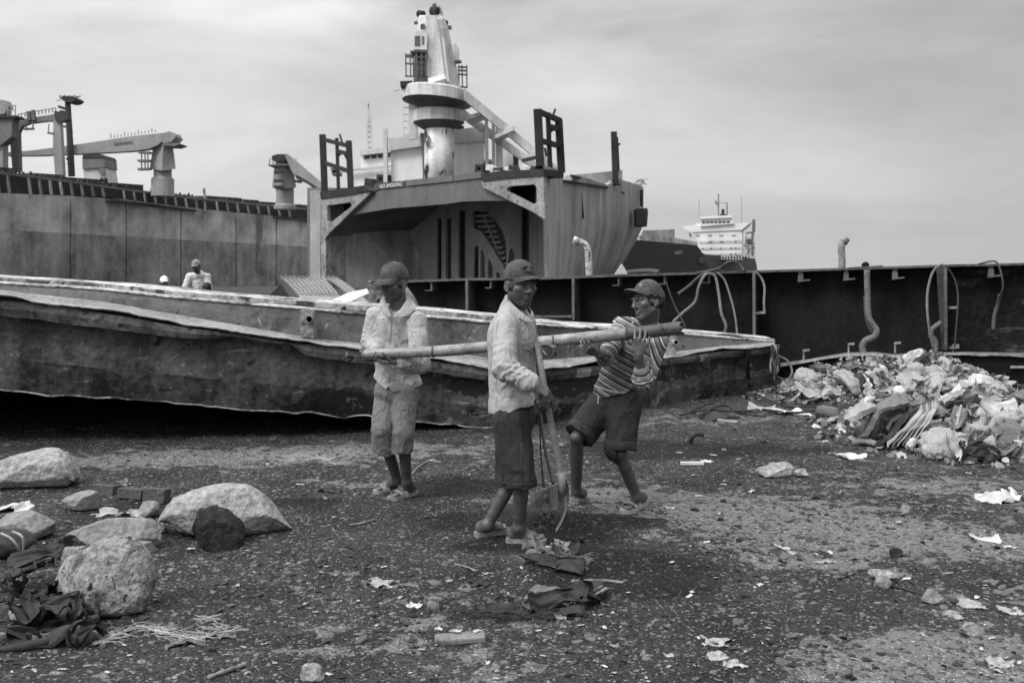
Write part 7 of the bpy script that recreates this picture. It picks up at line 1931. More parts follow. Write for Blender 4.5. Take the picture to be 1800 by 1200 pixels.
def crumple_mesh(seed, n=26, curl=.8, depth=.5):
    """a torn sheet crushed into an open, creased cup or fold"""
    rg = np.random.default_rng(seed)
    u, v = np.meshgrid(np.linspace(-1, 1, n), np.linspace(-1, 1, n)); th_ = np.arctan2(v, u)
    k_ = 1 - .35 * (.5 + fbm(np.cos(th_) * 2.4 + seed, np.sin(th_) * 2.4, .3, 3, seed)) * np.maximum(abs(u), abs(v))
    x, y = u * k_, v * k_ * (.6 + .4 * rg.random())
    w1 = fbm(x * 1.2 + seed, y * 1.2, .2, 2, seed + 1); w2 = fbm(x * 1.2, y * 1.2 + seed, .7, 2, seed + 2)
    ang = curl * (x * 1.6 + w1 * 1.2)
    X = np.sin(ang) / max(curl, .2) * .8; Z = (1 - np.cos(ang)) * .7 * np.sign(rg.random() - .35)
    ang2 = curl * .7 * (y * 1.5 + w2)
    Y = np.sin(ang2) / max(curl * .7, .2) * .8; Z = Z + (1 - np.cos(ang2)) * .5 * np.sign(rg.random() - .5)
    a1, a2 = rg.random(2) * 3.14
    for a_, f_, am in ((a1, 1.1, .30), (a2, 1.9, .20), (a1 + 1.3, 3.3, .11)):
        p_ = (x * math.cos(a_) + y * math.sin(a_)) * f_ + w1 * .8 + seed * .37
        tri = np.abs((p_ % 1.0) * 2 - 1)          # sharp zig-zag creases
        Z = Z + (tri - .5) * am * (.6 + .8 * (.5 + .5 * w2))
    Z = Z + .10 * fbm(x * 4, y * 4, .5, 2, seed + 3)
    V = np.stack([X, Y, Z * depth * 1.6], -1).reshape(-1, 3); V -= V.mean(0)
    idx = (np.arange(n - 1)[:, None] * n + np.arange(n - 1)[None]).ravel()
    Fq = np.stack([idx, idx + 1, idx + n + 1, idx + n], 1)
    return V, Fq
# dark cloth heap bottom left
rt = root('tarpaulin', G(85, 1110), 'tangled dark tarpaulin and cloth strips lying against the pitted boulder', 'tarpaulin')
rgt = random.Random(44)
for k, (x, y, zz3, L_, w_, rz_, rx_) in enumerate(((85, 1004, .13, .26, .12, .5, .5), (45, 1016, .06, .24, .09, .6, -.3), (30, 1040, .05, .34, .06, -.75, .6), (75, 1056, .06, .36, .06, -.7, .9), (110, 1062, .07, .26, .07, -.35, .8), (140, 1074, .05, .22, .06, -.3, 1.1), (95, 1090, .05, .34, .16, .1, .5), (60, 1098, .05, .30, .12, -.2, -.5), (135, 1098, .04, .20, .07, .5, .9), (150, 1118, .03, .14, .07, 1.0, .4), (85, 1118, .03, .40, .10, .15, .3), (110, 1080, .08, .24, .04, .2, 1.2), (20, 1118, .02, .28, .08, .0, .4), (50, 1075, .04, .22, .05, .9, .8))):
    cv, cf = crumple_mesh(600 + k, 34, .45 if k < 2 else .9 + .2 * (k % 3), .9)
    Rm_ = np.array(Euler((rx_ + rgt.uniform(-.2, .2), rgt.uniform(-.3, .3), rz_)).to_matrix())
    g = G(x, y + 14); cv = (cv * np.array((L_ * .55, w_ * .75, .075))) @ Rm_.T + np.array((g.x, g.y, gz(g.x, g.y) + zz3 + .03))
    cv[:, 2] = np.maximum(cv[:, 2], gz(g.x, g.y) + .004)
    obj('fold', np.concatenate([cv, cv + (0, .002, -.004)]), np.concatenate([cf, cf[:, ::-1] + len(cv)]), m_ragd, rt, False)
for pts, r_, lb in (([(-10, 1150), (40, 1145), (95, 1132), (140, 1115), (172, 1096)], .022, 'long twisted dark cloth roll at the lower left edge'), ([(0, 1018), (30, 1042), (62, 1066), (95, 1082)], .024, 'dark rolled cloth strip slanting down the left edge'), ([(95, 1048), (130, 1062), (168, 1075), (172, 1090)], .018, 'dark cloth band curling round the foot of the pitted boulder')):
    q = MB(); cp = curve_pts([P(x, y - 8, G(x, y).y + .02) for x, y in pts], 8); rs_ = [r_ * (1 + .35 * float(fbm(i * .4, .3, .2, 2, int(pts[0][1])))) * (.4 + .6 * math.sin(math.pi * (i + .5) / len(cp)) ** .5) for i in range(len(cp))]
    q.tube(cp, rs_, 9); o = q.build('cloth_roll', m_ragd, smooth=True); tag(o, lb, 'cloth')
lump('stone', G(32, 1086) + Vector((0, 0, .02)), (.042, .03, .03), m_rock, 8, 'smooth pale egg shaped stone among the dark cloths', 'stone', .15, 0, 3)
sheet(-25, 48, 872, 902, m_ragw, 111, 'white crumpled rag lying on the flat topped rock', n=40, dep=.25, rag=.35)
sheet(162, 205, 868, 905, m_ragl, 113, 'pale stiff sacking edge lifted off the ground', 'sacking', 'sacking', n=40, dep=.2, rag=.3, fold=1.5)
sheet(198, 268, 876, 912, m_ragl, 114, 'crumpled pale sacking between small stone and big boulder', 'sacking', 'sacking', n=44, dep=.2, rag=.35, fold=1.6)
def frayed(pts, label, mat, seed, r=.009, strands=26, name='rope', cat='rope', sl_=.09):
    rg = random.Random(seed)
    rt = root(name, G(*pts[len(pts) // 2]), label, cat)
    cp = curve_pts([G(x, y) for x, y in pts], 7); cp = [Vector((v.x, v.y, gz(v.x, v.y) + r)) for v in cp]
    q = MB(); q.tube(cp, [r * .5 * rg.uniform(.4, 1.5) for _ in cp], 6); q.build('rope_core', mat, rt, True)
    q = MB()
    for k in range(strands * 2):
        p = cp[rg.randrange(len(cp))] + Vector((rg.gauss(0, r), rg.gauss(0, r), 0)); ix = min(range(len(cp)), key=lambda q_: (cp[q_] - p).length); dv = cp[min(ix + 1, len(cp) - 1)] - cp[max(ix - 1, 0)]; a = math.atan2(dv.y, dv.x) + rg.gauss(0, .7) + (math.pi if rg.random() < .4 else 0); pp2 = [p]; bend = rg.uniform(-.7, .7)
        for j in range(4):
            a += bend + rg.uniform(-.3, .3); l_ = sl_ * rg.uniform(.15, .45); pp2.append(pp2[-1] + Vector((math.cos(a) * l_, math.sin(a) * l_ * .7, rg.uniform(-.2, .35) * l_)))
        pp2 = [Vector((v.x, v.y, max(v.z, gz(v.x, v.y) + .003))) for v in pp2]
        q.tube(pp2, [.0022, .002, .0018, .0015, .001], 3)
    q.build('frayed_strands', mat, rt)
frayed([(168, 1134), (205, 1120), (240, 1106), (275, 1112), (320, 1124), (350, 1128), (385, 1112), (402, 1104)], 'frayed pale rope wandering along the ground at lower left', m_ragl, 4, .011, 60)
frayed([(2, 1112), (25, 1118), (50, 1122), (66, 1128)], 'tangle of pale rope fibres under the dark cloth heap', m_ragl, 6, .006, 40)
frayed([(358, 1085), (368, 1092), (382, 1088)], 'little star of pale fibres on the gravel at lower left', m_ragl, 9, .005, 16, sl_=.06)
sheet(375, 416, 1096, 1122, m_ragm, 121, 'grey cone of torn cloth at the right end of frayed rope', n=30, dep=.12, rag=.25)
sheet(285, 360, 1122, 1140, m_ragm, 122, 'dark edged torn cloth strip in the frayed rope loop', n=34, dep=.1, rag=.4)
def stick(pts, r, label, mat, name='stick', cat='stick', lift=.0):
    q = MB(); cp = curve_pts([G(x, y) for x, y in pts], 5); cp = [Vector((v.x, v.y, gz(v.x, v.y) + r + lift)) for v in cp]
    q.tube(cp, [r * (1 + .2 * math.sin(i * 1.7)) for i in range(len(cp))], 7); o = q.build(name, mat, smooth=True); tag(o, label, cat); return o
stick([(366, 1196), (392, 1186), (414, 1178), (432, 1172)], .009, 'forked pale twig at the bottom edge of the ground', m_wood)
stick([(1004, 1026), (1040, 1024), (1070, 1025), (1096, 1028)], .008, 'straight thin stick lying right of the rag heap', m_wood)
stick([(1550, 1029), (1580, 1034), (1612, 1042), (1630, 1046)], .006, 'thin dark bent rod beside the stacked stones', m_ragd, 'rod', 'rod')
stick([(800, 994), (820, 1000), (838, 1006)], .006, 'short pale splinter above the curled dark scrap', m_wood)
stick([(615, 924), (640, 921), (660, 917)], .007, 'grey twig on dark soil left of the middle man', m_wood)
stick([(725, 836), (740, 822), (756, 816), (775, 818)], .008, 'thin pale root just right of the first man', m_wood)
# dark trodden rubbish in front of the middle man
def crushed(x, y, wpx, hgt, mat, seed, label, cat, name, dep=.7, rot=(0, 0, 0), curl=.9, n=36, lift=.5, smooth=False):
    g = G(x, y); w = wpx / F * g.y
    cv, cf = crumple_mesh(seed, n, curl, .9)
    cv = (cv / np.abs(cv).max(0)) * np.array((w / 2, w * dep / 2, hgt / 2))
    cv = cv @ np.array(Euler(rot).to_matrix()).T + np.array((g.x, g.y + w * dep * .3, gz(g.x, g.y) + hgt * lift))
    cv[:, 2] = np.maximum(cv[:, 2], gh(cv[:, 0], cv[:, 1]) + .003)
    o = obj(name, np.concatenate([cv, cv + (.001, .002, -.004)]), np.concatenate([cf, cf[:, ::-1] + len(cv)]), mat, None, smooth); tag(o, label, cat); return o
crushed(965, 985, 70, .11, m_ragm, 641, "torn grey cloth heaped at the middle man's feet", 'cloth', 'cloth', rot=(.4, .2, .3))
crushed(998, 985, 60, .09, m_ragd, 642, "dark net rag at the right end of the feet heap", 'rag', 'rag', rot=(.3, -.3, -.4))
crushed(952, 1004, 70, .07, m_ragd, 643, "dark curled cloth ring below the feet heap", 'cloth', 'cloth', rot=(.2, .2, .1), curl=1.6)
crushed(1000, 1008, 56, .07, m_ragd, 644, "dark rolled cloth end right below the feet heap", 'cloth', 'cloth', rot=(.5, 0, -.3), curl=1.5)
frayed([(925, 985), (960, 1000), (1000, 998), (1022, 988)], "fine pale fibres spilling out of the feet heap", m_ragm, 19, .006, 70, sl_=.10, name='fibre_tangle', cat='fibres')
lump('rag', G(938, 990) + Vector((0, .02, .03)), (.05, .04, .042), m_ragm, 71, 'grey bulging rag at the left end of the feet heap', 'rag', .35, 0, 4)
sheet(945, 985, 952, 966, m_ragw, 133, 'white scrap poking out before the front sandal', n=24, dep=.08, rag=.3)
crushed(895, 1084, 140, .05, m_ragd, 645, 'long dark hairy rag tail on the gravel', 'rag', 'rag', dep=.35, rot=(.1, 0, -.05))
frayed([(830, 1082), (870, 1086), (920, 1088), (960, 1084)], 'dark hairy fibres along the rag tail', m_ragd, 29, .010, 80, sl_=.11, name='fibre_tangle', cat='fibres')
crushed(985, 1078, 120, .12, m_ragd, 646, 'big dark crumpled sack with torn folds', 'sack', 'sack', dep=.6, rot=(.35, -.1, .15), n=44)
crushed(960, 1060, 90, .07, m_ragm, 647, 'dull cloth flap behind the big crumpled sack', 'cloth', 'cloth', dep=.5, rot=(.3, .1, -.3))
crushed(1030, 1066, 60, .13, m_ragd, 648, 'dark sack mouth rising at the right of the big crumpled sack', 'sack', 'sack', dep=.6, rot=(.6, .5, .6), curl=1.4)
q = MB(); 
for (pts, r0) in (([(1018, 1090), (1030, 1070), (1044, 1050), (1058, 1032)], .05),):
    d = 4.75; cp = curve_pts([P(x, y - 6, d + .03 * i) for i, (x, y) in enumerate(pts)], 6); q.tube(cp, [r0 * (.45 + .8 * math.sin(math.pi * (i + 1) / (len(cp) + 1))) * (1 + .12 * math.sin(i * 2.1)) for i in range(len(cp))], 14)
o = q.build('sack', m_ragd, smooth=True); tag(o, 'dark rolled sack end standing up at the right of the big crumpled sack', 'sack')
crushed(1052, 1056, 26, .10, m_ragl, 649, 'white torn lining edging the dark sack mouth', 'strip', 'strip', dep=.4, rot=(1.0, .3, 1.1), n=24)
for (x, y, w_, h_, mt, sd, lb, r_) in ((940, 1080, 50, .06, m_ragm, 661, 'grey torn rag at the left side of the big crumpled sack', (.3, .1, .8)), (1010, 1088, 60, .05, m_ragd, 662, 'dark rag fold before the big crumpled sack', (.2, -.1, -.2)), (975, 1048, 46, .05, m_ragd, 663, 'dark wisp of cloth behind the grey torn rag', (.4, .2, .5)), (985, 1090, 24, .03, m_ragl, 664, 'pale shred caught under the big crumpled sack', (.3, .2, .2)), (930, 975, 40, .08, m_ragm, 665, "grey knotted cloth left end of the feet heap", (.5, .3, .9)), (985, 968, 34, .06, m_ragl, 666, "pale torn scrap on top of the feet heap", (.6, .2, -.3)), (1012, 992, 40, .04, m_ragm, 667, "grey ribbon of cloth right of the feet heap", (.2, .5, .2)), (870, 1078, 40, .035, m_ragd, 668, 'dark clot of fibre at the middle of the rag tail', (.2, .2, .3))):
    crushed(x, y, w_, h_, mt, sd, lb, 'rag', 'rag', dep=.7, rot=r_, n=26, curl=1.2)
sheet(642, 700, 1004, 1028, m_ragl, 141, 'pale torn paper with dark tail lying left of centre', 'paper', 'paper', n=36, dep=.14, rag=.3)
sheet(690, 740, 1018, 1031, m_ragm, 142, 'grey tattered tail joined to the pale torn paper', 'paper', 'paper', n=30, dep=.06, rag=.4)
sheet(710, 742, 1052, 1066, m_ragw, 143, 'bright white shred below the pale torn paper', 'paper', 'paper', n=26, dep=.08, rag=.45)
sheet(820, 866, 1008, 1032, m_ragd, 144, 'curled dark scrap with upturned end on the gravel', 'scrap', 'scrap', n=30, dep=.12, rag=.2)
q = MB(); cp = [P(752 + k * 4, 1062 + k * 2.6 - 3, 4.62) for k in range(6)]; q.tube(cp, [.012, .020, .024, .024, .020, .012], 9); o = q.build('corn_cob', m_ragm, smooth=True); tag(o, 'small brownish cob lying on the gravel', 'cob')
q = MB(); c = G(808, 1131); q.box((c.x, c.y + .03, gz(c.x, c.y) + .018), (.215, .065, .03), (R(8), R(-3), R(4))); o = q.build('wood_offcut', m_wood); tag(o, 'short split board with pale chips lying at front', 'board'); md = o.modifiers.new('bevel', 'BEVEL'); md.width = .008; md.segments = 2
for k, (x, y) in enumerate(((770, 1117), (802, 1121), (838, 1121))): sheet(x - 9, x + 9, y - 6, y + 4, m_ragw, 150 + k, ('white chip at the left end of the split board', 'white chip on the middle of the split board', 'white chip at the right end of the split board')[k], 'chip', 'chip', n=14, dep=.03, rag=.3, base_z=.034)
sheet(610, 655, 945, 968, m_ragd, 155, 'tuft of dark matted weed on the soil', 'weed', 'weed', n=34, dep=.12, rag=.5, fold=2.2)
sheet(548, 600, 858, 868, m_ragd, 156, 'flat dark rag left of the first man\'s sandals', n=24, dep=.12, rag=.4)
frayed([(505, 808), (530, 815), (560, 812), (590, 818)], 'whitish scattered fibres on the soil before the barge', m_ragl, 14, .008, 50, sl_=.16, name='fibre_tangle', cat='fibres')
# right side
q = MB(); cp = curve_pts([G(1213, 779) + Vector((0, 0, .0)), P(1217, 768, 9.2), P(1226, 762, 9.2), P(1237, 764, 9.2)], 6); q.tube(cp, .021, 9); o = q.build('pipe_bend', m_ragd, smooth=True); tag(o, 'short bent black pipe sticking up from the soil', 'pipe')
sheet(1466, 1526, 789, 806, m_ragw, 161, 'bright white crumpled sheet before the rubbish heap', 'sheet', 'plastic_sheet', n=40, dep=.35, rag=.25, fold=.6)
sheet(1731, 1830, 848, 886, m_ragw, 163, 'large white torn board lying at the right edge', 'board', 'board', n=44, dep=.3, rag=.2, fold=.4)
def plank(x0, y0, x1, y1, w, mat, label):
    a = G(x0, y0); b = G(x1, y1); a.z = gz(a.x, a.y) + .015; b.z = gz(b.x, b.y) + .015
    q = MB(); q.bar(a, b, w, .02); o = q.build('plank', mat); tag(o, label, 'plank')
plank(1196, 816, 1237, 817, .06, m_ragw, 'short white plank lying on dark soil beside the striped shirt man')
sheet(1232, 1257, 799, 813, m_ragw, 164, 'pale folded plastic tuft right behind the short white plank', 'plastic', 'plastic_scrap', n=24, dep=.1, rag=.3)
plank(1262, 742, 1296, 744, .05, m_ragl, 'thin pale lath lying near the torn barge bow')
sheet(1405, 1424, 808, 818, m_ragd, 165, 'small black wedge of rubber left of the heap', 'rubber', 'rubber_scrap', n=18, dep=.1, rag=.2)
sheet(1289, 1314, 840, 850, m_ragd, 166, 'small black clod on the edge of the pale mud', 'clod', 'clod', n=18, dep=.1, rag=.2)
sheet(1368, 1400, 952, 966, m_ragw, 171, 'white folded paper on the soil right of the soil spill', 'paper', 'paper', n=26, dep=.1, rag=.2)
sheet(1380, 1402, 962, 970, m_ragl, 172, 'small pale paper touching the white folded paper', 'paper', 'paper', n=22, dep=.08, rag=.3)
sheet(1705, 1765, 936, 958, m_ragw, 173, 'white crumpled plastic among dark stones at right', 'plastic', 'plastic_scrap', n=36, dep=.16, rag=.35)
sheet(1766, 1792, 956, 970, m_ragw, 174, 'small white scrap right of the crumpled plastic', 'plastic', 'plastic_scrap', n=24, dep=.08, rag=.3)
sheet(1232, 1296, 1108, 1136, m_ragl, 175, 'pale torn cloth square, upper end of the cloth strip', n=36, dep=.13, rag=.3)
sheet(1244, 1284, 1128, 1156, m_ragl, 176, 'narrow pale cloth neck of the torn strip', n=30, dep=.08, rag=.3)
sheet(1268, 1312, 1146, 1172, m_ragl, 177, 'pale cloth tail at lower end of the torn strip', n=34, dep=.11, rag=.35)
sheet(1428, 1484, 978, 990, m_ragl, 178, 'row of pale flakes on the soil before the mud', 'scrap', 'scrap', n=28, dep=.06, rag=.5, fold=2)
sheet(1168, 1186, 1144, 1156, m_ragl, 179, 'pale rolled leaf at front centre right', 'leaf', 'leaf', n=18, dep=.04, rag=.2)
sheet(1165, 1188, 882, 894, m_ragw, 180, 'white pointed shell right of the front sandal', 'shell', 'shell', n=18, dep=.05, rag=.1)
sheet(1760, 1815, 1062, 1084, m_ragl, 181, 'pale sodden cloth along the right edge', n=34, dep=.14, rag=.3)
sheet(1690, 1750, 1054, 1072, m_ragl, 182, 'ridge of pale mud coated cloth near the right edge', n=34, dep=.12, rag=.4)
sheet(1744, 1800, 1160, 1182, m_ragl, 183, 'pale flat scrap at the lower right edge', 'scrap', 'scrap', n=28, dep=.12, rag=.3)
# wire and cloth tangle at the barge bow
for k, pts in enumerate(([(1195, 733), (1240, 728), (1290, 735), (1320, 726)], [(1230, 738), (1270, 724), (1300, 728), (1345, 740)], [(1330, 705), (1380, 716), (1420, 722), (1445, 728)], [(1340, 722), (1400, 733), (1460, 732), (1500, 738)], [(1215, 730), (1255, 720), (1262, 732), (1300, 741)])):
    q = MB(); cp = curve_pts([G(x, y) + Vector((0, 0, .02 + .03 * ((i * 7 + k) % 3))) for i, (x, y) in enumerate(pts)], 6); q.tube(cp, .012, 6); o = q.build('cable', m_ragd, smooth=True)
    tag(o, ('black cable lying before the barge bow, nearest the barge', 'black cable crossing the tangle before the barge bow', 'long black cable running from the bow towards the rubbish heap', 'black cable lowest of those running to the rubbish heap', 'looped black cable in the tangle before the barge bow')[k], 'cable')
sheet(1320, 1372, 702, 722, m_ragl, 191, 'pale sheet edge by the cables at the barge bow', 'sheet', 'plastic_sheet', n=34, dep=.4, rag=.35)
sheet(1368, 1440, 708, 732, m_ragw, 192, 'long white plastic sheet reaching toward the rubbish heap', 'sheet', 'plastic_sheet', n=44, dep=.45, rag=.3)
sheet(1218, 1320, 718, 742, m_ragd, 193, 'low dark tangle of rags before the barge bow', 'rag heap', 'rag_heap', n=54, dep=.5, rag=.5, fold=2.2, stretch=(6, 6))
# something covered standing behind the first man's shoulder
dS = 12.5
wv, wf = crumple_mesh(77, 40, 1.0, .7)
wv = np.stack([wv[:, 0] * .20, wv[:, 2] * .2, wv[:, 1] * .26], 1) + np.array(tuple(P(668, 526, dS)))
o = obj('tarpaulin', wv, wf, m_ragm, None, True); tag(o, 'draped grey tarpaulin bundle showing behind the first man\'s shoulder', 'tarpaulin')
q = MB(); q.tube([P(711, 505, 11.8), P(724, 522, 11.6), P(737, 548, 11.4)], .03, 8); o = q.build('steel_bar', m_flange, smooth=True); tag(o, 'slanting steel bar behind the first man\'s collar', 'bar')

# ------------------------------------------------------------------ rubbish heap on the right
BUMPS = [(1450, 700, .40, .52, .42), (1500, 690, .50, .55, .45), (1560, 700, .52, .6, .5), (1640, 700, .60, .6, .55), (1700, 722, .48, .6, .55), (1590, 752, .42, .5, .5), (1650, 760, .46, .55, .5), (1760, 740, .40, .6, .6), (1720, 790, .30, .5, .4), (1830, 760, .38, .7, .6), (1560, 770, .22, .35, .3), (1410, 700, .14, .35, .3)]
BW = [(G(px, py).x, G(px, py).y, h, rx, ry) for px, py, h, rx, ry in BUMPS]
def heap(x, y):
    x = np.asarray(x, float); y = np.asarray(y, float); z = np.zeros_like(x)
    for a, b, h, rx, ry in BW: z = np.maximum(z, h * np.exp(-((x - a) / rx) ** 2 - ((y - b) / ry) ** 2))
    return z
hx, hy = np.meshgrid(np.linspace(2.4, 7.2, 190), np.linspace(7.6, 14.0, 190))
hzv = heap(hx, hy); nse_ = ridge(hx * 3.4, hy * 3.4, np.full_like(hx, .4), 3, 91) * .12 + fbm(hx * 9, hy * 9, .2, 3, 92) * .035
zt = np.where(hzv > .035, hzv * (0.78 + 1.0 * (nse_ - .05)) + nse_ * .35 * np.clip(hzv / .15, 0, 1), -.06) + gh(hx.ravel(), hy.ravel()).reshape(hx.shape) - .02
Vh = np.stack([hx, hy, zt], -1).reshape(-1, 3); n = 190; idx = (np.arange(n - 1)[:, None] * n + np.arange(n - 1)[None]).ravel()
m_heap = M('matted rubbish', .075, c1=.7, s1=5, c3=.7, s3=24, rough=.9, bump=.9, bd=.03, patch=[(.04, 5, .58, .08, None), (.42, 7, .62, .05, None)])  # dark base colour gives the gaps between the rags their shade
Fh = np.stack([idx, idx + 1, idx + n + 1, idx + n], 1); kp = (hzv > .02).reshape(-1)[Fh].any(1)
o = obj('rubbish', Vh, Fh[kp], m_heap, None, True); tag(o, 'matted rubbish forming the bulk of the heap at right', kind='stuff')
_dz = np.arange(7.0, 14.5, .03)
def on_heap(px, py):
    """first point where the sight line meets the heap"""
    x = (px - CX) / F * _dz; z = CAMZ - (py - HZ) / F * _dz
    hit = np.nonzero(z <= heap(x, _dz) * .9 - .01)[0]
    return None if len(hit) == 0 else P(px, py, float(_dz[hit[0]]))
wads = []
for k in range(14):
    V_, F_ = crumple_mesh(200 + k, 26, .6 + .12 * (k % 5), .4 + .1 * (k % 3)) if k % 4 else wad_mesh(200 + k, .7, .5 + .1 * (k % 3), 4)
    wads.append(np_mesh('crumpled_rag', V_, F_, None, False))
tones = [(m_ragl, 'pale'), (m_ragm, 'grey'), (m_ragw, 'white'), (m_ragd, 'black')]
pool = []
for k, me in enumerate(wads):
    for tm, tnm in tones:
        c = me.copy(); c.name = 'crumpled_rag'; c.materials.append(tm)
        c.polygons.foreach_set('use_smooth', np.full(len(c.polygons), k % 3 == 0)); pool.append((c, tnm, k))
rgh = random.Random(21); cnt = 0; tries = 0; taken = []
def zone(px, py):
    if px < 1470: return 'at the left end of the rubbish heap'
    if py < 690: return 'on the crest of the rubbish heap, left half' if px < 1640 else 'on the crest of the rubbish heap, right half'
    if px > 1745: return 'at the right edge of the rubbish heap'
    if py > 770: return 'at the foot of the rubbish heap'
    return 'behind the carpet in the rubbish heap' if px < 1640 else 'round the drum shell in the rubbish heap'
while cnt < 285 and tries < 9000:
    tries += 1
    px = rgh.uniform(1372, 1815); py = rgh.uniform(640, 835)
    p = on_heap(px, py)
    if p is None or p.y > 14 or float(heap(np.array([p.x]), np.array([p.y]))[0]) < .05: continue
    if any((p - t_).length < .06 for t_ in taken): continue
    taken.append(p)
    ti = rgh.choices((0, 1, 2, 3), (9, 3.2, 4, .8))[0]
    me, tnm, k = pool[rgh.randrange(len(wads)) * 4 + ti]
    big = rgh.random() < .2
    s = rgh.uniform(.12, .18) if big else rgh.uniform(.055, .115)
    o = bpy.data.objects.new('crumpled_rag', me); COL.objects.link(o)
    o.location = p + Vector((0, .01, .03)); o.rotation_euler = (rgh.uniform(-1.1, 1.1), rgh.uniform(-1.1, 1.1), rgh.uniform(0, 6.28)); o.scale = (s * rgh.uniform(.8, 1.4), s * rgh.uniform(.7, 1.2), s * rgh.uniform(.6, 1.1))
    lb = tnm + (' wide ' if big else ' small ') + ('bunched' if k % 4 == 0 else ('folded', 'creased', 'torn')[k % 3]) + ' rag ' + zone(px, py)
    tag(o, lb, 'rag', lb.replace(' rag ', ' rags ', 1)); cnt += 1
# small torn bits over the heap and its apron
rg2 = np.random.default_rng(77); NB = 9000
bx = rg2.uniform(2.5, 6.6, NB); by = rg2.uniform(7.9, 13.2, NB); hb = heap(bx, by)
kb = (hb > .03) & (rg2.random(NB) < .5 + hb) | ((hb > .006) & (rg2.random(NB) < .25))
bx, by, hb = bx[kb], by[kb], hb[kb]; m_ = len(bx)
bz = gh(bx, by) + hb * (.9 + .12 * rg2.random(m_)) + .01
sz = rg2.uniform(.012, .055, m_) * (.6 + .6 * rg2.random(m_))
R3 = rg2.normal(size=(m_, 3, 3)); R3, _ = np.linalg.qr(R3)
tri6 = np.array([(-1, -.5, 0), (.1, -.7, .25), (1, -.3, -.1), (.8, .5, .2), (-.1, .7, -.2), (-.9, .4, .15)])
Vb6 = tri6[None] * (1 + .5 * (rg2.random((m_, 6, 1)) - .5))
Vw = np.einsum('nij,nkj->nki', R3, Vb6) * sz[:, None, None] * np.array((1, 1, .7)) + np.stack([bx, by, bz], -1)[:, None]
Fq = (np.array([[0, 1, 4, 5], [1, 2, 3, 4]])[None] + (np.arange(m_) * 6)[:, None, None]).reshape(-1, 4)
tn_ = np.repeat(np.where(rg2.random(m_) < .3, rg2.uniform(.24, .45, m_), rg2.uniform(.05, .28, m_)), 6)
m_bits = M('torn bits', 1.0, c1=.2, s1=20, c3=.3, s3=60, rough=.9, bump=0, attr='tone')
o = obj('rubbish_bits', Vw.reshape(-1, 3), Fq, m_bits, None, False, {'tone': tn_}); tag(o, 'torn bits of plastic and cloth littering the heap at right', kind='stuff')
# the pieces one can single out
def hpt(px, py, up=.0):
    p = on_heap(px, py)
    if p is None: p = G(px, max(py, 700))
    return p + Vector((0, 0, up))
def thick_sheet(curve, wdir, th_, mat, name, label, cat, parent=None):
    q = MB(); cp = curve_pts(curve, 14); wdir = Vector(wdir); rows_t = []; 
    nrm = []
    for i, p in enumerate(cp):
        t_ = (cp[min(i + 1, len(cp) - 1)] - cp[max(i - 1, 0)]).normalized(); nrm.append(t_.cross(wdir).normalized())
    wob = lambda i, j: Vector((0, 0, .014 * math.sin(i * .21 + j * 2) + .005 * math.sin(i * .7 + j)))
    rows = [[p + n_ * th_ / 2 + wob(i, 0), p + wdir + n_ * th_ / 2 + wob(i, 1), p + wdir - n_ * th_ / 2 + wob(i, 1), p - n_ * th_ / 2 + wob(i, 0)] for i, (p, n_) in enumerate(zip(cp, nrm))]
    q.loft(rows, closed=True); q.add(rows[0], [[0, 1, 2, 3]]); q.add(rows[-1], [[3, 2, 1, 0]])
    o = q.build(name, mat, parent, False)
    if parent is None: tag(o, label, cat)
    return o
dM = 9.05
def HP(x, y, dd=0): return P(x, y, dM + dd)
thick_sheet([HP(1500, 785, .2), HP(1520, 768), HP(1536, 742, -.02), HP(1552, 722, .05), HP(1580, 712, .15), HP(1600, 716, .2), HP(1594, 728, .2), HP(1570, 740, .15), HP(1560, 752, .1)], (.10, .30, .05), .03, m_ragm, 'carpet', 'folded grey carpet doubled over itself at the front of the heap', 'carpet')
thick_sheet([HP(1540, 790, -.1), HP(1560, 770, -.12), HP(1580, 748, -.1), HP(1605, 726, -.02), HP(1640, 708, .1)], (.12, .28, .0), .035, m_ragd, 'mat', 'long dark thick mat slanting up the front of the heap', 'mat')
thick_sheet([HP(1488, 748, .1), HP(1492, 740), HP(1512, 728, .02), HP(1540, 722, .12)], (.08, .25, .03), .05, m_ragl, 'cushion', 'pale rounded cushion edge left of the folded carpet', 'cushion')
for k in range(6):
    thick_sheet([HP(1560 + k * 9, 786 - k * 1, -.22 - .01 * k), HP(1590 + k * 8, 756 - k * 2, -.2 - .02 * k), HP(1622 + k * 5, 722 - k * 2, -.08)], (.05, .14, .02), .012, (m_ragl, m_ragm, m_ragl, m_ragm, m_ragl, m_ragl)[k], 'lath',
                ('pale lath, first of the bundle beside the dark mat', 'white lath second from the dark mat', 'pale lath third from the dark mat', 'grey lath in the lath bundle on the heap', 'pale lath next to last in the lath bundle', 'white lath farthest from the dark mat')[k], 'lath')
thick_sheet([HP(1658, 706, .1), HP(1676, 694, .15), HP(1692, 684, .25)], (.05, .16, 0), .05, m_ragw, 'block', 'white splintered block on the middle of the heap', 'block')
q = MB(); rows = []
for i in range(6):
    t_ = i / 5
    rows.append([P(1666 + 14 * t_ + (k / 8) * (34 + 10 * t_), 752 - 40 * t_ + 6 * math.sin(k / 8 * 3.1) - 10 * (k / 8) * (1 - t_), 8.9 - .25 * math.sin(k / 8 * math.pi) + .2 * t_) for k in range(9)])
q.loft(rows); q.loft([[v + Vector((0, .03, 0)) for v in r[::-1]] for r in rows]); o = q.build('drum_shell', m_ragm, smooth=True); tag(o, 'curved grey drum shell with seam lying in the heap', 'drum')
q = MB(); q.bar(P(1682, 748, 8.72), P(1690, 712, 8.8), .02); o = q.build('batten', m_ragl); tag(o, 'thin pale batten standing on the curved drum shell', 'batten')
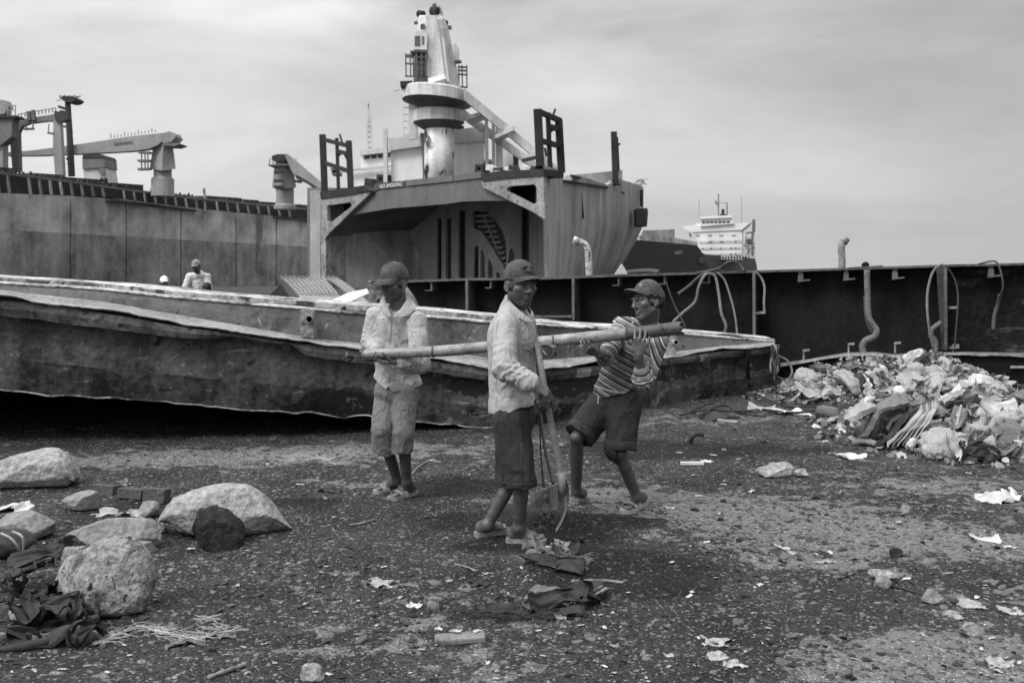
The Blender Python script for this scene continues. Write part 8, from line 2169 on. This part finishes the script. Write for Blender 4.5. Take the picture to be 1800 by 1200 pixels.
c = hpt(1700, 805); 
for (x, y, w_, h_, mt, sd, lb, r_) in ((1700, 798, 84, .24, m_ragw, 651, "big white crumpled sack open at the heap's foot", (.75, .1, .1)), (1722, 806, 70, .20, m_ragd, 652, 'dark stiff sheet folded inside the big white sack', (.9, .3, -.2)), (1640, 802, 50, .15, m_ragl, 653, 'pale wrinkled bag left of the big white sack', (.7, -.3, .5)), (1760, 800, 80, .16, m_ragm, 654, 'grey crumpled sheet right of the big white sack', (.5, .2, .2)), (1620, 690, 100, .26, m_ragl, 655, 'wide pale creased sheet across the crest of the heap', (.7, 0, .2)), (1545, 690, 90, .26, m_ragw, 656, 'white creased bag at the left shoulder of the heap', (.8, .2, .1)), (1735, 735, 90, .24, m_ragw, 657, 'white billowed bag right of the drum shell', (.8, .2, -.2)), (1440, 700, 80, .22, m_ragl, 658, 'pale creased bag at the left end of the heap', (.7, .1, .4)), (1785, 760, 80, .22, m_ragl, 659, 'pale creased bag at the right edge of the heap', (.7, -.1, .4))):
    p = hpt(x, y); w = w_ / F * p.y
    cv, cf = crumple_mesh(sd, 44, 1.0, .9); cv = (cv / np.abs(cv).max(0)) * np.array((w / 2, w * .42, h_ / 2)) @ np.array(Euler(r_).to_matrix()).T + np.array((p.x, p.y - .02, p.z + h_ * .22))
    o = obj('bag' if 'bag' in lb or 'sack' in lb else 'sheet', np.concatenate([cv, cv + (0, .004, -.003)]), np.concatenate([cf, cf[:, ::-1] + len(cv)]), mt, None, True); tag(o, lb, 'bag' if 'bag' in lb or 'sack' in lb else 'sheet')
wv, wf = wad_mesh(301, .9, .4, 4)
for (x, y, sx, sz, mt, lb) in ((1512, 680, .17, .26, m_ragd, 'tall black matted rag in the left half of the heap'), (1655, 660, .17, .10, m_ragl, 'broad pale sack on the crest of the heap'), (1762, 682, .10, .10, m_ragm, 'grey round container at the right crest of the heap'), (1478, 655, .14, .11, m_ragl, 'pale matted wad topping the left end of the heap'), (1592, 690, .16, .13, m_ragw, 'white bulging sack behind the folded carpet'), (1640, 792, .12, .10, m_ragl, 'pale crumpled wad left of the big white sack')):
    p = hpt(x, y + 10)
    o = obj('rag', wv * np.array((sx, sx * .8, sz)) + np.array(tuple(p + Vector((0, .02, .02)))), wf, mt, None, True); tag(o, lb, 'rag')
for k, (x0, y0, x1, y1, r_) in enumerate(((1455, 735, 1510, 726, .02), (1460, 745, 1505, 740, .018), (1540, 690, 1575, 700, .012), (1390, 700, 1440, 706, .012), (1500, 782, 1540, 786, .03))):
    q = MB(); a, b = hpt(x0, y0, .02), hpt(x1, y1, .03); q.tube(curve_pts([a, a.lerp(b, .5) + Vector((0, 0, .02)), b], 5), r_, 7); o = q.build('stick', m_ragd if k < 2 else m_wood, smooth=True)
    tag(o, ('dark rod sticking out left of the folded carpet', 'dark rod under another rod left of the carpet', 'pale stick on the black matted rag', 'stick lying at the far left end of the heap', 'grey roll at the foot of the folded carpet')[k], 'stick')

# ------------------------------------------------------------------ loose stones and scraps strewn over the soil
stm = [np_mesh('stone', *(lambda vf: (vf[0] * np.array((1, .8, .55)), vf[1]))((lambda s_: (shape_lump(s_[0], 400 + k, .35, 1.3, 6), s_[1]))(ICO2)), None, True) for k in range(6)] if False else []
import bmesh as _bm
def ico(sub):
    bm = _bm.new(); _bm.ops.create_icosphere(bm, subdivisions=sub, radius=1.0)
    V = np.array([tuple(v.co) for v in bm.verts]); Fc = np.array([[v.index for v in f.verts] for f in bm.faces]); bm.free(); return V, Fc
stones = []
for k in range(9):
    V, Fc = ico(3); V = shape_lump(V, 400 + k, .35, 1.2, 7) * np.array((1, .8, .55 - .03 * (k % 4)))
    me = np_mesh('stone', V, Fc, (m_rock, m_rockm, m_rockd)[k % 3], True); stones.append(me)
def where(px, py):
    a = 'by the boulders at left' if px < 520 and py < 1090 else 'left of the central rag heap' if px < 820 else 'round the central rag heap' if px < 1100 else 'between rag heap and pale mud' if px < 1380 else 'on the pale mud at right'
    return a + (', along the bottom edge' if py > 1110 else ', far back towards the barge' if py < 880 else ', halfway to the men' if py < 1000 else '')
rgs = random.Random(33); cnt = 0
while cnt < 230:
    py = 805 + 395 * rgs.random() ** .8; px = rgs.uniform(5, 1795) if rgs.random() < .45 else rgs.uniform(1250, 1795)
    if 600 < px < 1160 and py < 985: continue
    if px < 520 and py < 1100 and rgs.random() < .7: continue
    g = G(px, py); 
    if float(heap(np.array([g.x]), np.array([g.y]))[0]) > .05: continue
    s = rgs.uniform(4.5, 9.5) / F * g.y * (1.5 if rgs.random() < .10 else 1)
    k = rgs.choices(range(9), (3, 3, 1.4) * 3)[0]
    o = bpy.data.objects.new('stone', stones[k]); COL.objects.link(o)
    o.location = (g.x, g.y, gz(g.x, g.y) + s * .15); o.rotation_euler = (rgs.uniform(-.3, .3), rgs.uniform(-.3, .3), rgs.uniform(0, 6.28)); o.scale = (s, s * rgs.uniform(.7, 1), s * rgs.uniform(.6, 1))
    lb = ('pale', 'grey', 'black')[k % 3] + ' loose stone ' + where(px, py); tag(o, lb, 'stone', lb.replace('stone', 'stones', 1)); cnt += 1
scr = []
for k in range(6):
    n = 12; u, v = np.meshgrid(np.linspace(-1, 1, n), np.linspace(-1, 1, n)); th_ = np.arctan2(v, u)
    rr_ = 1 - .4 * (.5 + fbm(np.cos(th_) * 2 + k * 3, np.sin(th_) * 2, .3, 2, 500 + k))
    X = u * rr_; Y = v * rr_ * .6; Z = ridge(u * 1.3 + k, v * 1.3, np.full_like(u, .2), 2, 510 + k) * .38
    Vt = np.stack([X, Y, Z], -1).reshape(-1, 3); idx = (np.arange(n - 1)[:, None] * n + np.arange(n - 1)[None]).ravel()
    Fq = np.stack([idx, idx + 1, idx + n + 1, idx + n], 1)
    me = np_mesh('scrap', np.concatenate([Vt, Vt - (0, 0, .05)]), np.concatenate([Fq, Fq[:, ::-1] + n * n]), (m_ragw, m_ragl, m_ragd)[k % 3], True); scr.append(me)
cnt = 0
while cnt < 210:
    py = 770 + 425 * rgs.random() ** .9; px = rgs.uniform(5, 1795)
    if 600 < px < 1160 and 840 < py < 985: continue
    if px < 520 and 850 < py < 1100 and rgs.random() < .7: continue
    if px < 620 and py < 800: continue
    g = G(px, py)
    if float(heap(np.array([g.x]), np.array([g.y]))[0]) > .05: continue
    s = rgs.uniform(4, 9) / F * g.y
    k = rgs.choices(range(6), (2, 3, 1.6) * 2)[0]
    o = bpy.data.objects.new('scrap', scr[k]); COL.objects.link(o)
    o.location = (g.x, g.y, gz(g.x, g.y) + .004); o.rotation_euler = (rgs.uniform(-.2, .2), rgs.uniform(-.2, .2), rgs.uniform(0, 6.28)); o.scale = (s, s * rgs.uniform(.6, 1), s * rgs.uniform(.5, 1))
    lb = ('white paper', 'pale plastic', 'dark rubber')[k % 3] + ' scrap ' + where(px, py); tag(o, lb, 'scrap', lb.replace('scrap', 'scraps', 1)); cnt += 1
